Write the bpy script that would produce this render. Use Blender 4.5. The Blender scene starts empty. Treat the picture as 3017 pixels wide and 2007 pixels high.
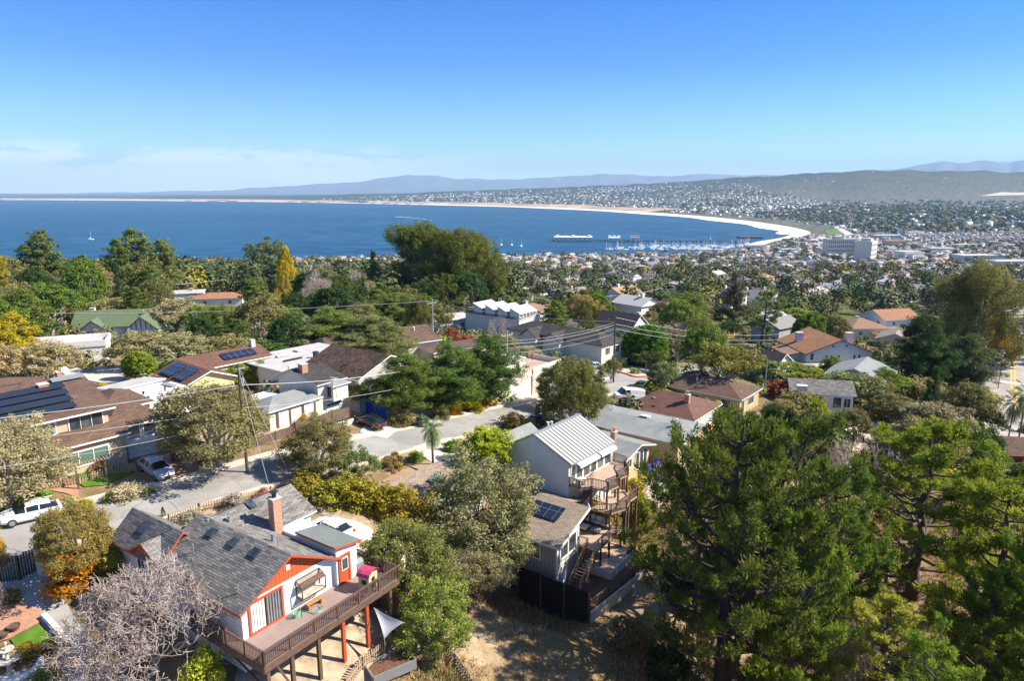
import bpy, bmesh, math, random
import numpy as np
from mathutils import Vector, Matrix, Euler
random.seed(7); RS = np.random.RandomState(11)
R = math.radians
SC = bpy.context.scene
COL = SC.collection
# ---------------------------------------------------------------- camera
CAMH = 150.0
PW, PH, FPX = 3017.0, 2007.0, 2011.3
CX, CY = PW/2, PH/2
PT = R(12.4); SP, CP = math.sin(PT), math.cos(PT)
cam_d = bpy.data.cameras.new('camera'); cam = bpy.data.objects.new('camera', cam_d); COL.objects.link(cam)
cam.location = (0, 0, CAMH); cam.rotation_euler = (math.pi/2-PT, 0, 0)
cam_d.sensor_width = 36; cam_d.lens = 36*FPX/PW; cam_d.clip_start = 0.5; cam_d.clip_end = 90000
SC.camera = cam

def at_drop(px, py, d):
    """the place d metres below the camera that is seen at photo pixel px, py"""
    x = (px-CX)/FPX; y = (py-CY)/FPX; z = d/(SP+y*CP)
    return Vector((x*z, (CP-y*SP)*z, CAMH-d))
def at_dist(px, py, Y):
    x = (px-CX)/FPX; y = (py-CY)/FPX; z = Y/(CP-y*SP)
    return Vector((x*z, Y, CAMH-(SP+y*CP)*z))
def to_px(p):
    Y = p[1]; Z = p[2]-CAMH
    z = Y*CP-Z*SP; yy = -(Y*SP+Z*CP)
    return (CX+FPX*p[0]/z, CY+FPX*yy/z, z)

# ---------------------------------------------------------------- tagging
def tag(o, label=None, cat=None, group=None, kind=None):
    if label: o['label'] = label
    if cat: o['category'] = cat
    if group: o['group'] = group
    if kind: o['kind'] = kind
    return o
def thing(name, label, cat, loc=(0, 0, 0), rz=0.0, group=None):
    o = bpy.data.objects.new(name, None); COL.objects.link(o)
    o.empty_display_size = 0.3
    o.location = loc; o.rotation_euler = (0, 0, rz)
    return tag(o, label, cat, group)
def put(name, mesh, parent=None, loc=None, rot=None, scale=None, color=None):
    o = bpy.data.objects.new(name, mesh); COL.objects.link(o)
    if parent: o.parent = parent
    if loc is not None: o.location = loc
    if rot is not None: o.rotation_euler = rot
    if scale is not None: o.scale = scale
    if color is not None: o.color = (*color, 1)
    return o
def copy_tree(o, parent=None):
    c = o.copy(); COL.objects.link(c); c.parent = parent
    for ch in list(o.children): copy_tree(ch, c)
    return c

# ---------------------------------------------------------------- materials
MATS = {}
def nt(name):
    m = bpy.data.materials.new(name); m.use_nodes = True
    t = m.node_tree; b = t.nodes['Principled BSDF']
    MATS[name] = m
    return m, t, b
def nd(t, typ, **kw):
    n = t.nodes.new(typ)
    for k, v in kw.items():
        if k.startswith('i_'):
            key = k[2:]
            n.inputs[int(key) if key.isdigit() else key.replace('_', ' ')].default_value = v
        else: setattr(n, k, v)
    return n
def mixc(t, fac, a, b, mode='MIX'):
    n = t.nodes.new('ShaderNodeMix'); n.data_type = 'RGBA'; n.blend_type = mode
    for s, v in ((0, fac), (6, a), (7, b)):
        if hasattr(v, 'is_linked') or isinstance(v, bpy.types.NodeSocket): t.links.new(v, n.inputs[s])
        else: n.inputs[s].default_value = v if s == 0 else (*v[:3], 1)
    return n.outputs[2]
def ramp(t, src, stops):
    n = t.nodes.new('ShaderNodeValToRGB'); e = n.color_ramp.elements
    while len(e) < len(stops): e.new(0.5)
    for i, (p, c) in enumerate(stops):
        e[i].position = p; e[i].color = (*c[:3], 1) if len(c) >= 3 else (c[0],)*3+(1,)
    t.links.new(src, n.inputs[0]); return n.outputs[0]
def coords(t, kind='Object', scale=1.0):
    c = t.nodes.new('ShaderNodeTexCoord'); m = t.nodes.new('ShaderNodeMapping')
    m.inputs['Scale'].default_value = (scale,)*3 if not hasattr(scale, '__len__') else scale
    t.links.new(c.outputs[kind], m.inputs[0]); return m.outputs[0]
def world_pos(t, scale=1.0):
    g = t.nodes.new('ShaderNodeNewGeometry'); m = t.nodes.new('ShaderNodeMapping')
    m.inputs['Scale'].default_value = (scale,)*3
    t.links.new(g.outputs['Position'], m.inputs[0]); return m.outputs[0]
def noise(t, vec, scale, detail=4, rough=0.6):
    n = nd(t, 'ShaderNodeTexNoise'); n.inputs['Scale'].default_value = scale
    n.inputs['Detail'].default_value = detail; n.inputs['Roughness'].default_value = rough
    t.links.new(vec, n.inputs['Vector']); return n.outputs[0]
def bump(t, b, h, strength=0.3, dist=0.05):
    n = nd(t, 'ShaderNodeBump'); n.inputs['Strength'].default_value = strength; n.inputs['Distance'].default_value = dist
    t.links.new(h, n.inputs['Height']); t.links.new(n.outputs[0], b.inputs['Normal'])

def m_plain(name, c, rough=0.7, var=0.25, sc=1.5, metal=0.0, spec=0.3, bmp=0.0):
    """one colour with uneven wear"""
    m, t, b = nt(name)
    v = coords(t); n = noise(t, v, sc, 6, 0.65)
    lo = tuple(x*(1-var) for x in c); hi = tuple(min(1, x*(1+var)) for x in c)
    t.links.new(ramp(t, n, [(0.3, lo), (0.7, hi)]), b.inputs['Base Color'])
    b.inputs['Roughness'].default_value = rough; b.inputs['Metallic'].default_value = metal
    b.inputs['Specular IOR Level'].default_value = spec
    if bmp: bump(t, b, noise(t, v, sc*8, 3), bmp, 0.03)
    return m
def m_brick(name, c1, c2, mortar, bw, bh, rough=0.85, ms=0.02, off=0.5, var=0.5, squash=1.0):
    """courses laid in metres over the uv of each face"""
    m, t, b = nt(name)
    v = coords(t, 'UV')
    n = nd(t, 'ShaderNodeTexBrick'); n.offset = off; n.squash = squash
    n.inputs['Scale'].default_value = 1; n.inputs['Brick Width'].default_value = bw; n.inputs['Row Height'].default_value = bh
    n.inputs['Mortar Size'].default_value = ms; n.inputs['Color1'].default_value = (*c1, 1); n.inputs['Color2'].default_value = (*c2, 1)
    n.inputs['Mortar'].default_value = (*mortar, 1); n.inputs['Bias'].default_value = -0.1
    t.links.new(v, n.inputs['Vector'])
    nn = noise(t, v, 0.35, 5, 0.7)
    nf = noise(t, v, 9, 3, 0.7)
    w = ramp(t, nn, [(0.3, (1-var*0.5,)*3), (0.7, (1+var*0.35,)*3)])
    w2 = ramp(t, nf, [(0.3, (0.75,)*3), (0.7, (1.25,)*3)])
    c = mixc(t, 1.0, n.outputs[0], w, 'MULTIPLY'); c = mixc(t, 1.0, c, w2, 'MULTIPLY')
    t.links.new(c, b.inputs['Base Color']); b.inputs['Roughness'].default_value = rough
    b.inputs['Specular IOR Level'].default_value = 0.2
    bump(t, b, n.outputs[1], -0.4, 0.03)
    return m
def m_lines(name, c, line, period, axis=1, width=0.12, rough=0.6, metal=0.0, bmp=0.5, var=0.15):
    """boards or seams: thin lines every `period` metres along uv axis"""
    m, t, b = nt(name)
    v = coords(t, 'UV'); s = nd(t, 'ShaderNodeSeparateXYZ'); t.links.new(v, s.inputs[0])
    d = nd(t, 'ShaderNodeMath', operation='DIVIDE'); t.links.new(s.outputs[axis], d.inputs[0]); d.inputs[1].default_value = period
    f = nd(t, 'ShaderNodeMath', operation='FRACT'); t.links.new(d.outputs[0], f.inputs[0])
    g = nd(t, 'ShaderNodeMath', operation='GREATER_THAN'); t.links.new(f.outputs[0], g.inputs[0]); g.inputs[1].default_value = 1-width
    nn = noise(t, v, 0.8, 6, 0.7)
    base = ramp(t, nn, [(0.3, tuple(x*(1-var) for x in c)), (0.7, tuple(min(1, x*(1+var)) for x in c))])
    t.links.new(mixc(t, g.outputs[0], base, line), b.inputs['Base Color'])
    b.inputs['Roughness'].default_value = rough; b.inputs['Metallic'].default_value = metal
    b.inputs['Specular IOR Level'].default_value = 0.3
    if bmp: bump(t, b, f.outputs[0], bmp, 0.03)
    return m
def m_tint(name, rough=0.8, var=0.2, sc=1.0):
    """colour comes from the object itself"""
    m, t, b = nt(name); oi = nd(t, 'ShaderNodeObjectInfo')
    n = noise(t, coords(t), sc, 5, 0.7)
    w = ramp(t, n, [(0.3, (1-var,)*3), (0.7, (1+var,)*3)])
    t.links.new(mixc(t, 1.0, oi.outputs['Color'], w, 'MULTIPLY'), b.inputs['Base Color'])
    b.inputs['Roughness'].default_value = rough; b.inputs['Specular IOR Level'].default_value = 0.2
    return m

# ---------------------------------------------------------------- mesh collector
class MB:
    def __init__(s): s.v = []; s.f = []; s.mi = []; s.sm = []
    def poly(s, pts, mi=0):
        b = len(s.v); s.v += [tuple(p) for p in pts]; s.f.append(tuple(range(b, b+len(pts)))); s.mi.append(mi); return s
    def box(s, x0, y0, z0, x1, y1, z1, mi=0, M=None):
        P = [(x0,y0,z0),(x1,y0,z0),(x1,y1,z0),(x0,y1,z0),(x0,y0,z1),(x1,y0,z1),(x1,y1,z1),(x0,y1,z1)]
        if M is not None: P = [tuple(M @ Vector(p)) for p in P]
        b = len(s.v); s.v += P
        for q in ((0,3,2,1),(4,5,6,7),(0,1,5,4),(1,2,6,5),(2,3,7,6),(3,0,4,7)):
            s.f.append(tuple(b+i for i in q)); s.mi.append(mi)
        return s
    def slab(s, pts, t, mi=0):
        """polygon (any plane) with thickness t downwards"""
        n = len(pts); b = len(s.v)
        s.v += [tuple(p) for p in pts]+[(p[0], p[1], p[2]-t) for p in pts]
        s.f.append(tuple(range(b, b+n))); s.mi.append(mi)
        s.f.append(tuple(range(b+2*n-1, b+n-1, -1))); s.mi.append(mi)
        for i in range(n):
            j = (i+1) % n
            s.f.append((b+j, b+i, b+n+i, b+n+j)); s.mi.append(mi)
        return s
    def bar(s, a, c, w=0.05, h=None, mi=0):
        """square bar between two points"""
        a = Vector(a); c = Vector(c); h = h or w
        d = (c-a); L = d.length
        if L < 1e-6: return s
        d /= L
        up = Vector((0,0,1)) if abs(d.z) < 0.95 else Vector((1,0,0))
        x = d.cross(up).normalized(); y = x.cross(d).normalized()
        b = len(s.v)
        for p in (a, c):
            for sx, sy in ((-1,-1),(1,-1),(1,1),(-1,1)): s.v.append(tuple(p+x*(sx*w/2)+y*(sy*h/2)))
        for q in ((3,2,1,0),(4,5,6,7),(0,1,5,4),(1,2,6,5),(2,3,7,6),(3,0,4,7)):
            s.f.append(tuple(b+i for i in q)); s.mi.append(mi)
        return s
    def tube(s, pts, rad, n=6, mi=0, cap=True):
        pts = [Vector(p) for p in pts]; k = len(pts)
        if not hasattr(rad, '__len__'): rad = [rad]*k
        b = len(s.v); prev = None
        for i, p in enumerate(pts):
            d = (pts[min(i+1, k-1)]-pts[max(i-1, 0)])
            d = d.normalized() if d.length > 1e-9 else Vector((0,0,1))
            if prev is None:
                x = d.cross(Vector((0,0,1)) if abs(d.z) < 0.9 else Vector((1,0,0))).normalized()
            else:
                x = (prev-d*prev.dot(d)); x = x.normalized() if x.length > 1e-6 else d.orthogonal().normalized()
            prev = x; y = d.cross(x)
            for j in range(n):
                a = 2*math.pi*j/n; s.v.append(tuple(p+(x*math.cos(a)+y*math.sin(a))*rad[i]))
        for i in range(k-1):
            for j in range(n):
                q = (b+i*n+j, b+i*n+(j+1)%n, b+(i+1)*n+(j+1)%n, b+(i+1)*n+j)
                s.f.append(q); s.mi.append(mi)
        if cap:
            s.f.append(tuple(b+j for j in reversed(range(n)))); s.mi.append(mi)
            s.f.append(tuple(b+(k-1)*n+j for j in range(n))); s.mi.append(mi)
        return s
    def cyl(s, c, r, z0, z1, n=12, mi=0, r2=None):
        return s.tube([(c[0], c[1], z0), (c[0], c[1], z1)], [r, r if r2 is None else r2], n, mi)
    def lathe(s, prof, n=16, mi=0, c=(0,0)):
        b = len(s.v)
        for r, z in prof:
            for j in range(n):
                a = 2*math.pi*j/n; s.v.append((c[0]+r*math.cos(a), c[1]+r*math.sin(a), z))
        for i in range(len(prof)-1):
            for j in range(n):
                s.f.append((b+i*n+j, b+i*n+(j+1)%n, b+(i+1)*n+(j+1)%n, b+(i+1)*n+j)); s.mi.append(mi)
        return s
    def mesh(s, name, mats, smooth=False, uv=True):
        m = bpy.data.meshes.new(name); m.from_pydata(s.v, [], s.f)
        for a in (mats if isinstance(mats, (list, tuple)) else [mats]): m.materials.append(MATS[a] if isinstance(a, str) else a)
        m.polygons.foreach_set('material_index', s.mi)
        if smooth: m.polygons.foreach_set('use_smooth', [True]*len(s.f))
        m.update()
        if uv:
            L = m.uv_layers.new(name='UVMap').data
            for p in m.polygons:
                n = p.normal
                u = Vector((-n.y, n.x, 0))
                if u.length < 0.02: u = Vector((1,0,0))
                u.normalize(); w = n.cross(u)
                for li in p.loop_indices:
                    co = m.vertices[m.loops[li].vertex_index].co
                    L[li].uv = (co.dot(u), co.dot(w))
        return m
    def build(s, name, mats, parent=None, smooth=False, uv=True, **kw):
        return put(name, s.mesh(name, mats, smooth, uv), parent, **kw)
def np_mesh(name, V, F, mats, attr=None, smooth=False, mi=None):
    """V (n,3), F (m,k) all faces with k corners"""
    m = bpy.data.meshes.new(name); k = F.shape[1]
    m.vertices.add(len(V)); m.vertices.foreach_set('co', V.astype(np.float32).ravel())
    m.loops.add(F.size); m.loops.foreach_set('vertex_index', F.astype(np.int32).ravel())
    m.polygons.add(len(F)); m.polygons.foreach_set('loop_start', np.arange(0, F.size, k, dtype=np.int32))
    m.polygons.foreach_set('loop_total', np.full(len(F), k, dtype=np.int32))
    for a in (mats if isinstance(mats, (list, tuple)) else [mats]): m.materials.append(MATS[a] if isinstance(a, str) else a)
    if mi is not None: m.polygons.foreach_set('material_index', mi.astype(np.int32))
    m.update(calc_edges=True)
    if smooth: m.polygons.foreach_set('use_smooth', np.ones(len(F), dtype=bool))
    if attr is not None:
        for nm, arr in attr.items():
            if arr.ndim == 1:
                a = m.attributes.new(nm, 'FLOAT', 'POINT'); a.data.foreach_set('value', arr.astype(np.float32))
            else:
                a = m.attributes.new(nm, 'FLOAT_COLOR', 'POINT'); a.data.foreach_set('color', arr.astype(np.float32).ravel())
    return m
# ================================================================ the lie of the land
PROF_Y = [0, 20, 45, 70, 120, 230, 330, 450, 700, 1100, 1600, 2000, 2600, 40000]
PROF_D = [29, 28, 24.5, 27, 32.5, 42, 52, 63, 84, 110, 138, 145, 147, 147]
# measured ground points: photo pixel and metres below the camera
GP = [(0,1990,29),(200,1950,29),(450,1960,29.5),(60,1700,27),(0,1590,25),(330,1480,25.5),(600,1410,26),(1080,1325,27),(1225,1288,27.5),
 (1500,1218,29),(1800,1150,31),(1919,1109,32),(700,1240,25.5),(340,1300,24.5),(100,1350,24.3),(900,1225,26),(1050,1200,26.5),(290,1100,26.5),(200,1030,27.5),
 (1050,1860,29.3),(1150,1980,30.5),(1300,1900,32.5),(980,1590,27.2),(720,1890,28.5),(450,1700,27.5),(1200,1400,27.5),(1330,1330,28),(1250,1480,28.5),(1350,1640,31.5),(1450,1750,34),
 (1650,1860,38),(1480,1990,36.5),(1850,1560,35.5),(1950,1750,40),(2000,1990,42),(2110,1990,42),(2400,1990,43),(2800,1990,46),(1700,1480,32),(1860,1430,32.5),(1680,1420,29.5),
 (1950,1400,34),(2150,1290,34),(2060,1350,35),(2250,1260,34.5),(2530,1280,36),(2570,1222,36),(2440,1180,35),(2540,1400,38.5),(2700,1340,39),(2830,1430,42),(2950,1420,45),(2990,1270,45),(2960,1060,46),(2900,1170,45),
 (2110,2300,43),(2600,2300,46),(1700,2300,40),(1250,2300,35),(2900,2300,48),(700,2300,30.5),
 (2990,1600,49),(2700,1700,44),(2450,1090,36),(2300,1140,35.5),(2100,1090,35),(1700,1080,31),(2030,1095,33),(2200,1040,37.5),(2600,1040,44),
 (1250,960,36),(1450,960,39),(1850,980,39),(800,1000,30),(500,960,31),(150,920,33),(300,860,37),(700,860,40),(1050,850,45)]
_gp = [at_drop(*g) for g in GP]
GX = np.array([p[0] for p in _gp]); GY = np.array([p[1] for p in _gp]); GD = np.array([g[2] for g in GP], float)
GS = np.maximum(5.0, 0.16*GY)
GRES = GD-np.interp(GY, PROF_Y, PROF_D)
# coast of the bay at sea level, by where the shore is seen
COAST_PX = [(-1500,584),(-600,586.5),(0,588.5),(400,590.5),(800,594.5),(1000,597.5),(1300,604),(1500,609),(1700,617),(1900,629),(2050,641),(2180,656),(2270,670),(2325,683),(2340,692),
            (2310,702),(2240,712),(2190,728),(2100,742),(1950,748),(1700,750),(1400,755),(1000,760),(500,764),(0,770),(-800,775),(-1800,780)]
COAST = [at_drop(x, y, CAMH) for x, y in COAST_PX]
_cp = np.array([(p[0], p[1]) for p in COAST])
def coast_dist(X, Y):
    """signed distance to the shore, positive on land"""
    X = np.asarray(X, float); Y = np.asarray(Y, float); sh = X.shape; P = np.stack([X.ravel(), Y.ravel()], 1)
    best = np.full(len(P), 1e18); inside = np.zeros(len(P), bool)
    n = len(_cp)
    for i in range(n):
        a = _cp[i]; b = _cp[(i+1) % n]
        if i < n-1:
            ab = b-a; t = np.clip(((P-a) @ ab)/(ab @ ab), 0, 1); d = np.hypot(*(P-(a+t[:, None]*ab)).T); best = np.minimum(best, d)
        c = ((a[1] > P[:, 1]) != (b[1] > P[:, 1]))
        with np.errstate(divide='ignore', invalid='ignore'):
            xx = (b[0]-a[0])*(P[:, 1]-a[1])/(b[1]-a[1])+a[0]
        inside ^= c & (P[:, 0] < xx)
    return np.where(inside, -best, best).reshape(sh)
# far ridge: where it stands and how high, by direction
RID_T = [-1.6,-0.75,-0.55,-0.35,-0.25,-0.1,0.1,0.245,0.39,0.5,0.64,0.75,1.6]
RID_Y = [15000,14000,13500,13000,12500,12000,11000,10000,8800,8300,8000,8000,8000]
RID_P = [583,583,581,577,573,564,549,537,518,505,507,509,505]
PADS = [(-17.5, 51.3, 3.5, 7, CAMH-27.2), (8.3, 57.6, 5.5, 10, CAMH-37.3), (1.2, 56.2, 3.2, 7, CAMH-37.9), (13.0, 62.0, 2.5, 6, CAMH-36.8)]
def hash2(X, Y, s):
    return np.sin(X*s*1.7+np.sin(Y*s*1.3)*1.9)*np.cos(Y*s*1.1+np.sin(X*s*0.9)*2.3)
def ground(X, Y, fast=False):
    X = np.asarray(X, float); Y = np.asarray(Y, float)
    base = np.interp(Y, PROF_Y, PROF_D)
    num = np.zeros(X.shape); den = np.full(X.shape, 0.04)
    near = Y < 700
    if near.any():
        xn = X[near]; yn = Y[near]; nu = np.zeros(xn.shape); de = np.full(xn.shape, 0.04)
        for gx, gy, gs, gr in zip(GX, GY, GS, GRES):
            w = np.exp(-((xn-gx)**2+(yn-gy)**2)/(2*(gs*0.6)**2))
            nu += w*gr; de += w
        num[near] = nu; den[near] = de
    z = CAMH-(base+num/den)
    z = z+0.12*hash2(X, Y, 0.35)*np.clip((90-Y)/60, 0, 1)
    for px_, py_, ri, ro, zz in PADS:
        w = np.clip((ro-np.hypot(X-px_, Y-py_))/(ro-ri), 0, 1); w = w*w*(3-2*w); z = z*(1-w)+zz*w
    # beyond: bay shore, plain and ridge
    far = Y > 900
    if far.any():
        xf = X[far]; yf = Y[far]; cd = coast_dist(xf, yf)
        t = xf/yf
        ry = np.interp(t, RID_T, RID_Y); rp = np.interp(t, RID_T, RID_P)
        rh = CAMH+(560.5-rp)/FPX*ry*1.0
        u = np.clip(cd/np.maximum(ry-2600, 4000), 0, 1)
        uw = np.interp(t, [0, .3, .45], [5000, 4600, 2900]); u2 = np.clip((yf-(ry-uw))/uw, 0, 1)
        hill = rh*(0.12*np.clip(cd/900, 0, 1)+0.88*u2*u2*(3-2*u2))
        back = np.clip((yf-ry)/6000, 0, 1); hill = hill*(1-0.75*back)
        hill = hill*(1+0.05*hash2(xf, yf, 0.004)*u2)+hash2(xf, yf, 0.0021)*14*u2
        zf = np.where(yf > 2300, np.maximum(hill, 2.5), np.maximum(z[far], 2.5+0*yf))
        zb = np.clip((yf-1900)/900, 0, 1)
        zf = np.where((yf > 1900) & (yf < 2800), np.maximum(z[far], 3)*(1-zb)+np.maximum(hill, 2.5)*zb, zf)
        zf = np.minimum(zf, 1.0+np.clip(cd, 0, 1e9)*np.where(yf > 2600, 0.1, 0.055))
        zf = np.where(cd < 0, -4.0+np.maximum(cd*0.02, -6), zf)
        z[far] = zf
    return z

def gz(x, y): return float(ground(np.array([float(x)]), np.array([float(y)]))[0])
_RT = np.concatenate([np.arange(20, 200, 0.8), 200*1.006**np.arange(0, 600)])
def hit(px, py):
    """where the line of sight through photo pixel px, py meets the ground"""
    d = Vector(((px-CX)/FPX, CP-(py-CY)/FPX*SP, -(SP+(py-CY)/FPX*CP)))
    P = _RT[:, None]*np.array(d)[None, :]; P[:, 2] += CAMH
    g = ground(P[:, 0], P[:, 1]); below = np.nonzero(P[:, 2] <= g)[0]
    if len(below) == 0: return Vector(P[-1])
    i = below[0]
    if i == 0: return Vector((P[0, 0], P[0, 1], g[0]))
    a = P[i-1, 2]-g[i-1]; b = g[i]-P[i, 2]; k = a/(a+b+1e-9)
    q = P[i-1]*(1-k)+P[i]*k
    return Vector((q[0], q[1], gz(q[0], q[1])))

# ground material
def make_ground_mat():
    m, t, b = nt('ground')
    w = world_pos(t)
    n1 = noise(t, w, 0.06, 6, 0.7); n2 = noise(t, w, 0.9, 6, 0.75); n3 = noise(t, w, 5.0, 4, 0.7)
    dirt = ramp(t, n2, [(0.25, (0.16, 0.105, 0.062)), (0.5, (0.33, 0.24, 0.15)), (0.8, (0.46, 0.37, 0.26))])
    scrub = ramp(t, n3, [(0.3, (0.08, 0.06, 0.03)), (0.55, (0.20, 0.135, 0.06)), (0.8, (0.34, 0.24, 0.11))])
    mask = ramp(t, n1, [(0.42, (0, 0, 0)), (0.55, (1, 1, 1))])
    near = mixc(t, mask, dirt, scrub)
    # far: plain of roofs, streets and trees
    sp = nd(t, 'ShaderNodeSeparateXYZ'); t.links.new(w, sp.inputs[0])
    f1 = noise(t, w, 0.006, 8, 0.75); f2 = noise(t, w, 0.03, 6, 0.8)
    farc = ramp(t, f2, [(0.35, (0.035, 0.045, 0.03)), (0.5, (0.09, 0.09, 0.06)), (0.62, (0.22, 0.2, 0.17)), (0.75, (0.4, 0.37, 0.33))])
    farw = mixc(t, 1.0, ramp(t, f1, [(0.4, (0.022, 0.032, 0.02)), (0.55, (0.04, 0.05, 0.03)), (0.75, (0.12, 0.11, 0.075))]), ramp(t, f2, [(0.35, (0.6,)*3), (0.65, (1.3,)*3)]), 'MULTIPLY')
    fm = nd(t, 'ShaderNodeMapRange'); t.links.new(sp.outputs[1], fm.inputs[0]); fm.inputs[1].default_value = 6000; fm.inputs[2].default_value = 8200
    fc = mixc(t, fm.outputs[0], farc, farw)
    fk = nd(t, 'ShaderNodeMapRange'); t.links.new(sp.outputs[1], fk.inputs[0]); fk.inputs[1].default_value = 300; fk.inputs[2].default_value = 700
    fg = nd(t, 'ShaderNodeMapRange'); t.links.new(sp.outputs[1], fg.inputs[0]); fg.inputs[1].default_value = 85; fg.inputs[2].default_value = 135
    plots = mixc(t, ramp(t, n1, [(0.5, (0, 0, 0)), (0.66, (1, 1, 1))]), ramp(t, n3, [(0.3, (0.045, 0.06, 0.02)), (0.55, (0.10, 0.11, 0.04)), (0.8, (0.2, 0.17, 0.08))]), dirt)
    near = mixc(t, fg.outputs[0], near, plots)
    t.links.new(mixc(t, fk.outputs[0], near, fc), b.inputs['Base Color'])
    b.inputs['Roughness'].default_value = 0.95; b.inputs['Specular IOR Level'].default_value = 0.1
    bump(t, b, n3, 0.6, 0.12)
make_ground_mat()
def road_blend(X, Y, Z):
    return Z
def build_ground():
    ys = [12.0]
    while ys[-1] < 36000: ys.append(ys[-1]*(1.0115 if ys[-1] < 140 else 1.02))
    ys = np.array(ys); u = np.linspace(-1, 1, 421)
    U, Yg = np.meshgrid(u, ys); X = U*(1.15*Yg+25)
    Z = ground(X, Yg)
    ny, nx = X.shape
    V = np.stack([X, Yg, Z], -1).reshape(-1, 3)
    i = np.arange(ny-1)[:, None]*nx+np.arange(nx-1)[None, :]
    F = np.stack([i, i+1, i+nx+1, i+nx], -1).reshape(-1, 4)
    o = put('ground', np_mesh('ground', V, F, 'ground', smooth=True)); tag(o, kind='structure')
build_ground()

# sea
def make_sea():
    m, t, b = nt('sea')
    w = world_pos(t)
    n = noise(t, w, 0.012, 6, 0.7); c = noise(t, w, 0.0012, 5, 0.6)
    # patches of chop are a little paler than the slicks between them
    base = ramp(t, n, [(0.3, (0.001, 0.018, 0.052)), (0.5, (0.002, 0.046, 0.11)), (0.68, (0.014, 0.11, 0.21))])
    base = mixc(t, ramp(t, c, [(0.4, (0, 0, 0)), (0.6, (0.6,)*3)]), base, (0.012, 0.085, 0.15))
    t.links.new(base, b.inputs['Base Color'])
    b.inputs['Roughness'].default_value = 0.55; b.inputs['Specular IOR Level'].default_value = 0.25
    bump(t, b, noise(t, w, 0.05, 5, 0.75), 0.6, 2.0)
    mb = MB(); mb.poly([(-60000, 700, 0), (60000, 700, 0), (60000, 15000, 0), (-60000, 15000, 0)])
    o = mb.build('sea', 'sea', uv=False); tag(o, kind='structure')
make_sea()
def strip_from(pts, w0, w1, z0, z1, name, mat, sub=10):
    """band that follows the shore, from w0 to w1 metres inland"""
    P = []
    for i in range(len(pts)-1):
        for k in range(sub):
            P.append(pts[i].lerp(pts[i+1], k/sub))
    # smooth
    for _ in range(14): P = [P[0]]+[(P[i-1]+P[i]*2+P[i+1])/4 for i in range(1, len(P)-1)]+[P[-1]]
    mb = MB(); A = []; B = []; C = []
    for i, p in enumerate(P):
        d = P[min(i+1, len(P)-1)]-P[max(i-1, 0)]; n = Vector((-d.y, d.x, 0)).normalized()
        wa = w0(i/len(P)); wb = w1(i/len(P))
        A.append(p+n*wa+Vector((0, 0, z0))); C.append(p+n*(wa*0.4+wb*0.6)+Vector((0, 0, z0*0.4+z1*0.6))); B.append(p+n*wb+Vector((0, 0, z1)))
    for i in range(len(P)-1):
        mb.poly([A[i], A[i+1], C[i+1], C[i]][::-1]); mb.poly([C[i], C[i+1], B[i+1], B[i]][::-1])
    return mb
m_plain('beach_sand', (0.62, 0.55, 0.45), 0.9, 0.12, 0.01)
m_plain('surf', (0.85, 0.87, 0.86), 0.8, 0.06, 0.02)
m_plain('dune', (0.42, 0.31, 0.2), 0.95, 0.45, 0.006)
_arc = COAST[2:18]
mb = strip_from(_arc, lambda s: -10, lambda s: 85-35*s, 0.3, 7, 'beach', 'beach_sand'); tag(mb.build('beach', 'beach_sand', uv=False), kind='structure')
mb = strip_from(COAST[0:15], lambda s: -40-15*math.sin(s*60), lambda s: 2, 0.25, 1.0, 'surf', 'surf'); tag(mb.build('surf', 'surf', uv=False), kind='structure')
mb = strip_from(COAST[1:10], lambda s: 80, lambda s: 260+110*math.sin(s*40), 6.5, 26, 'dune', 'dune'); tag(mb.build('dunes', 'dune', uv=False), kind='structure')

# distant mountains: real ranges many kilometres off
m_plain('mountain', (0.10, 0.11, 0.09), 0.95, 0.35, 0.0006)
def mountain(name, Yr, sky, depth, seed):
    rs = np.random.RandomState(seed); n = 260
    px = np.linspace(sky[0][0], sky[-1][0], n); sy = np.interp(px, [a for a, _ in sky], [b for _, b in sky])
    ph = rs.rand(6)*6
    jag = sum(np.sin(px*f+ph[k])*a for k, (f, a) in enumerate([(0.03, 1.2), (0.07, 0.8), (0.15, 0.5), (0.31, 0.3)]))
    X = (px-CX)/FPX*Yr*1.02; H = CAMH+(560.5-sy+jag*np.clip((575-sy)/20, 0, 1))/FPX*Yr
    rows = []
    for k, (dy, hf) in enumerate([(-depth, 0), (-depth*0.7, 0.18), (-depth*0.4, 0.45), (-depth*0.18, 0.78), (0, 1), (depth*0.4, 0.6), (depth, 0)]):
        wob = np.sin(px*0.02*(k+1)+k*1.7)*0.12+np.sin(px*0.06+k*2.1)*0.07
        rows.append(np.stack([X*(Yr+dy)/Yr, np.full(n, Yr+dy), -5+H*np.clip(hf*(1+(wob if 0 < hf < 1 else 0)), 0, 1)], 1))
    V = np.concatenate(rows); m = len(rows)
    i = np.arange(m-1)[:, None]*n+np.arange(n-1)[None, :]
    F = np.stack([i, i+1, i+n+1, i+n], -1).reshape(-1, 4)
    tag(put('mountains', np_mesh('mountains', V, F, 'mountain', smooth=True)), kind='structure')
mountain('m', 31000, [(-1500,572),(0,571),(400,565),(700,559),(900,545),(1050,538),(1150,524),(1220,518),(1290,516),(1350,527),(1450,529),(1600,525),(1750,513),(1850,517),(1950,519),(2050,514),(2300,518),(2600,530)], 6000, 3)
mountain('m', 26000, [(2380,560),(2470,515),(2520,507),(2600,497),(2660,486),(2710,479),(2760,484),(2800,478),(2830,474),(2860,478),(2900,482),(2950,474),(3017,462),(3300,450),(4200,470)], 4000, 5)
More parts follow.
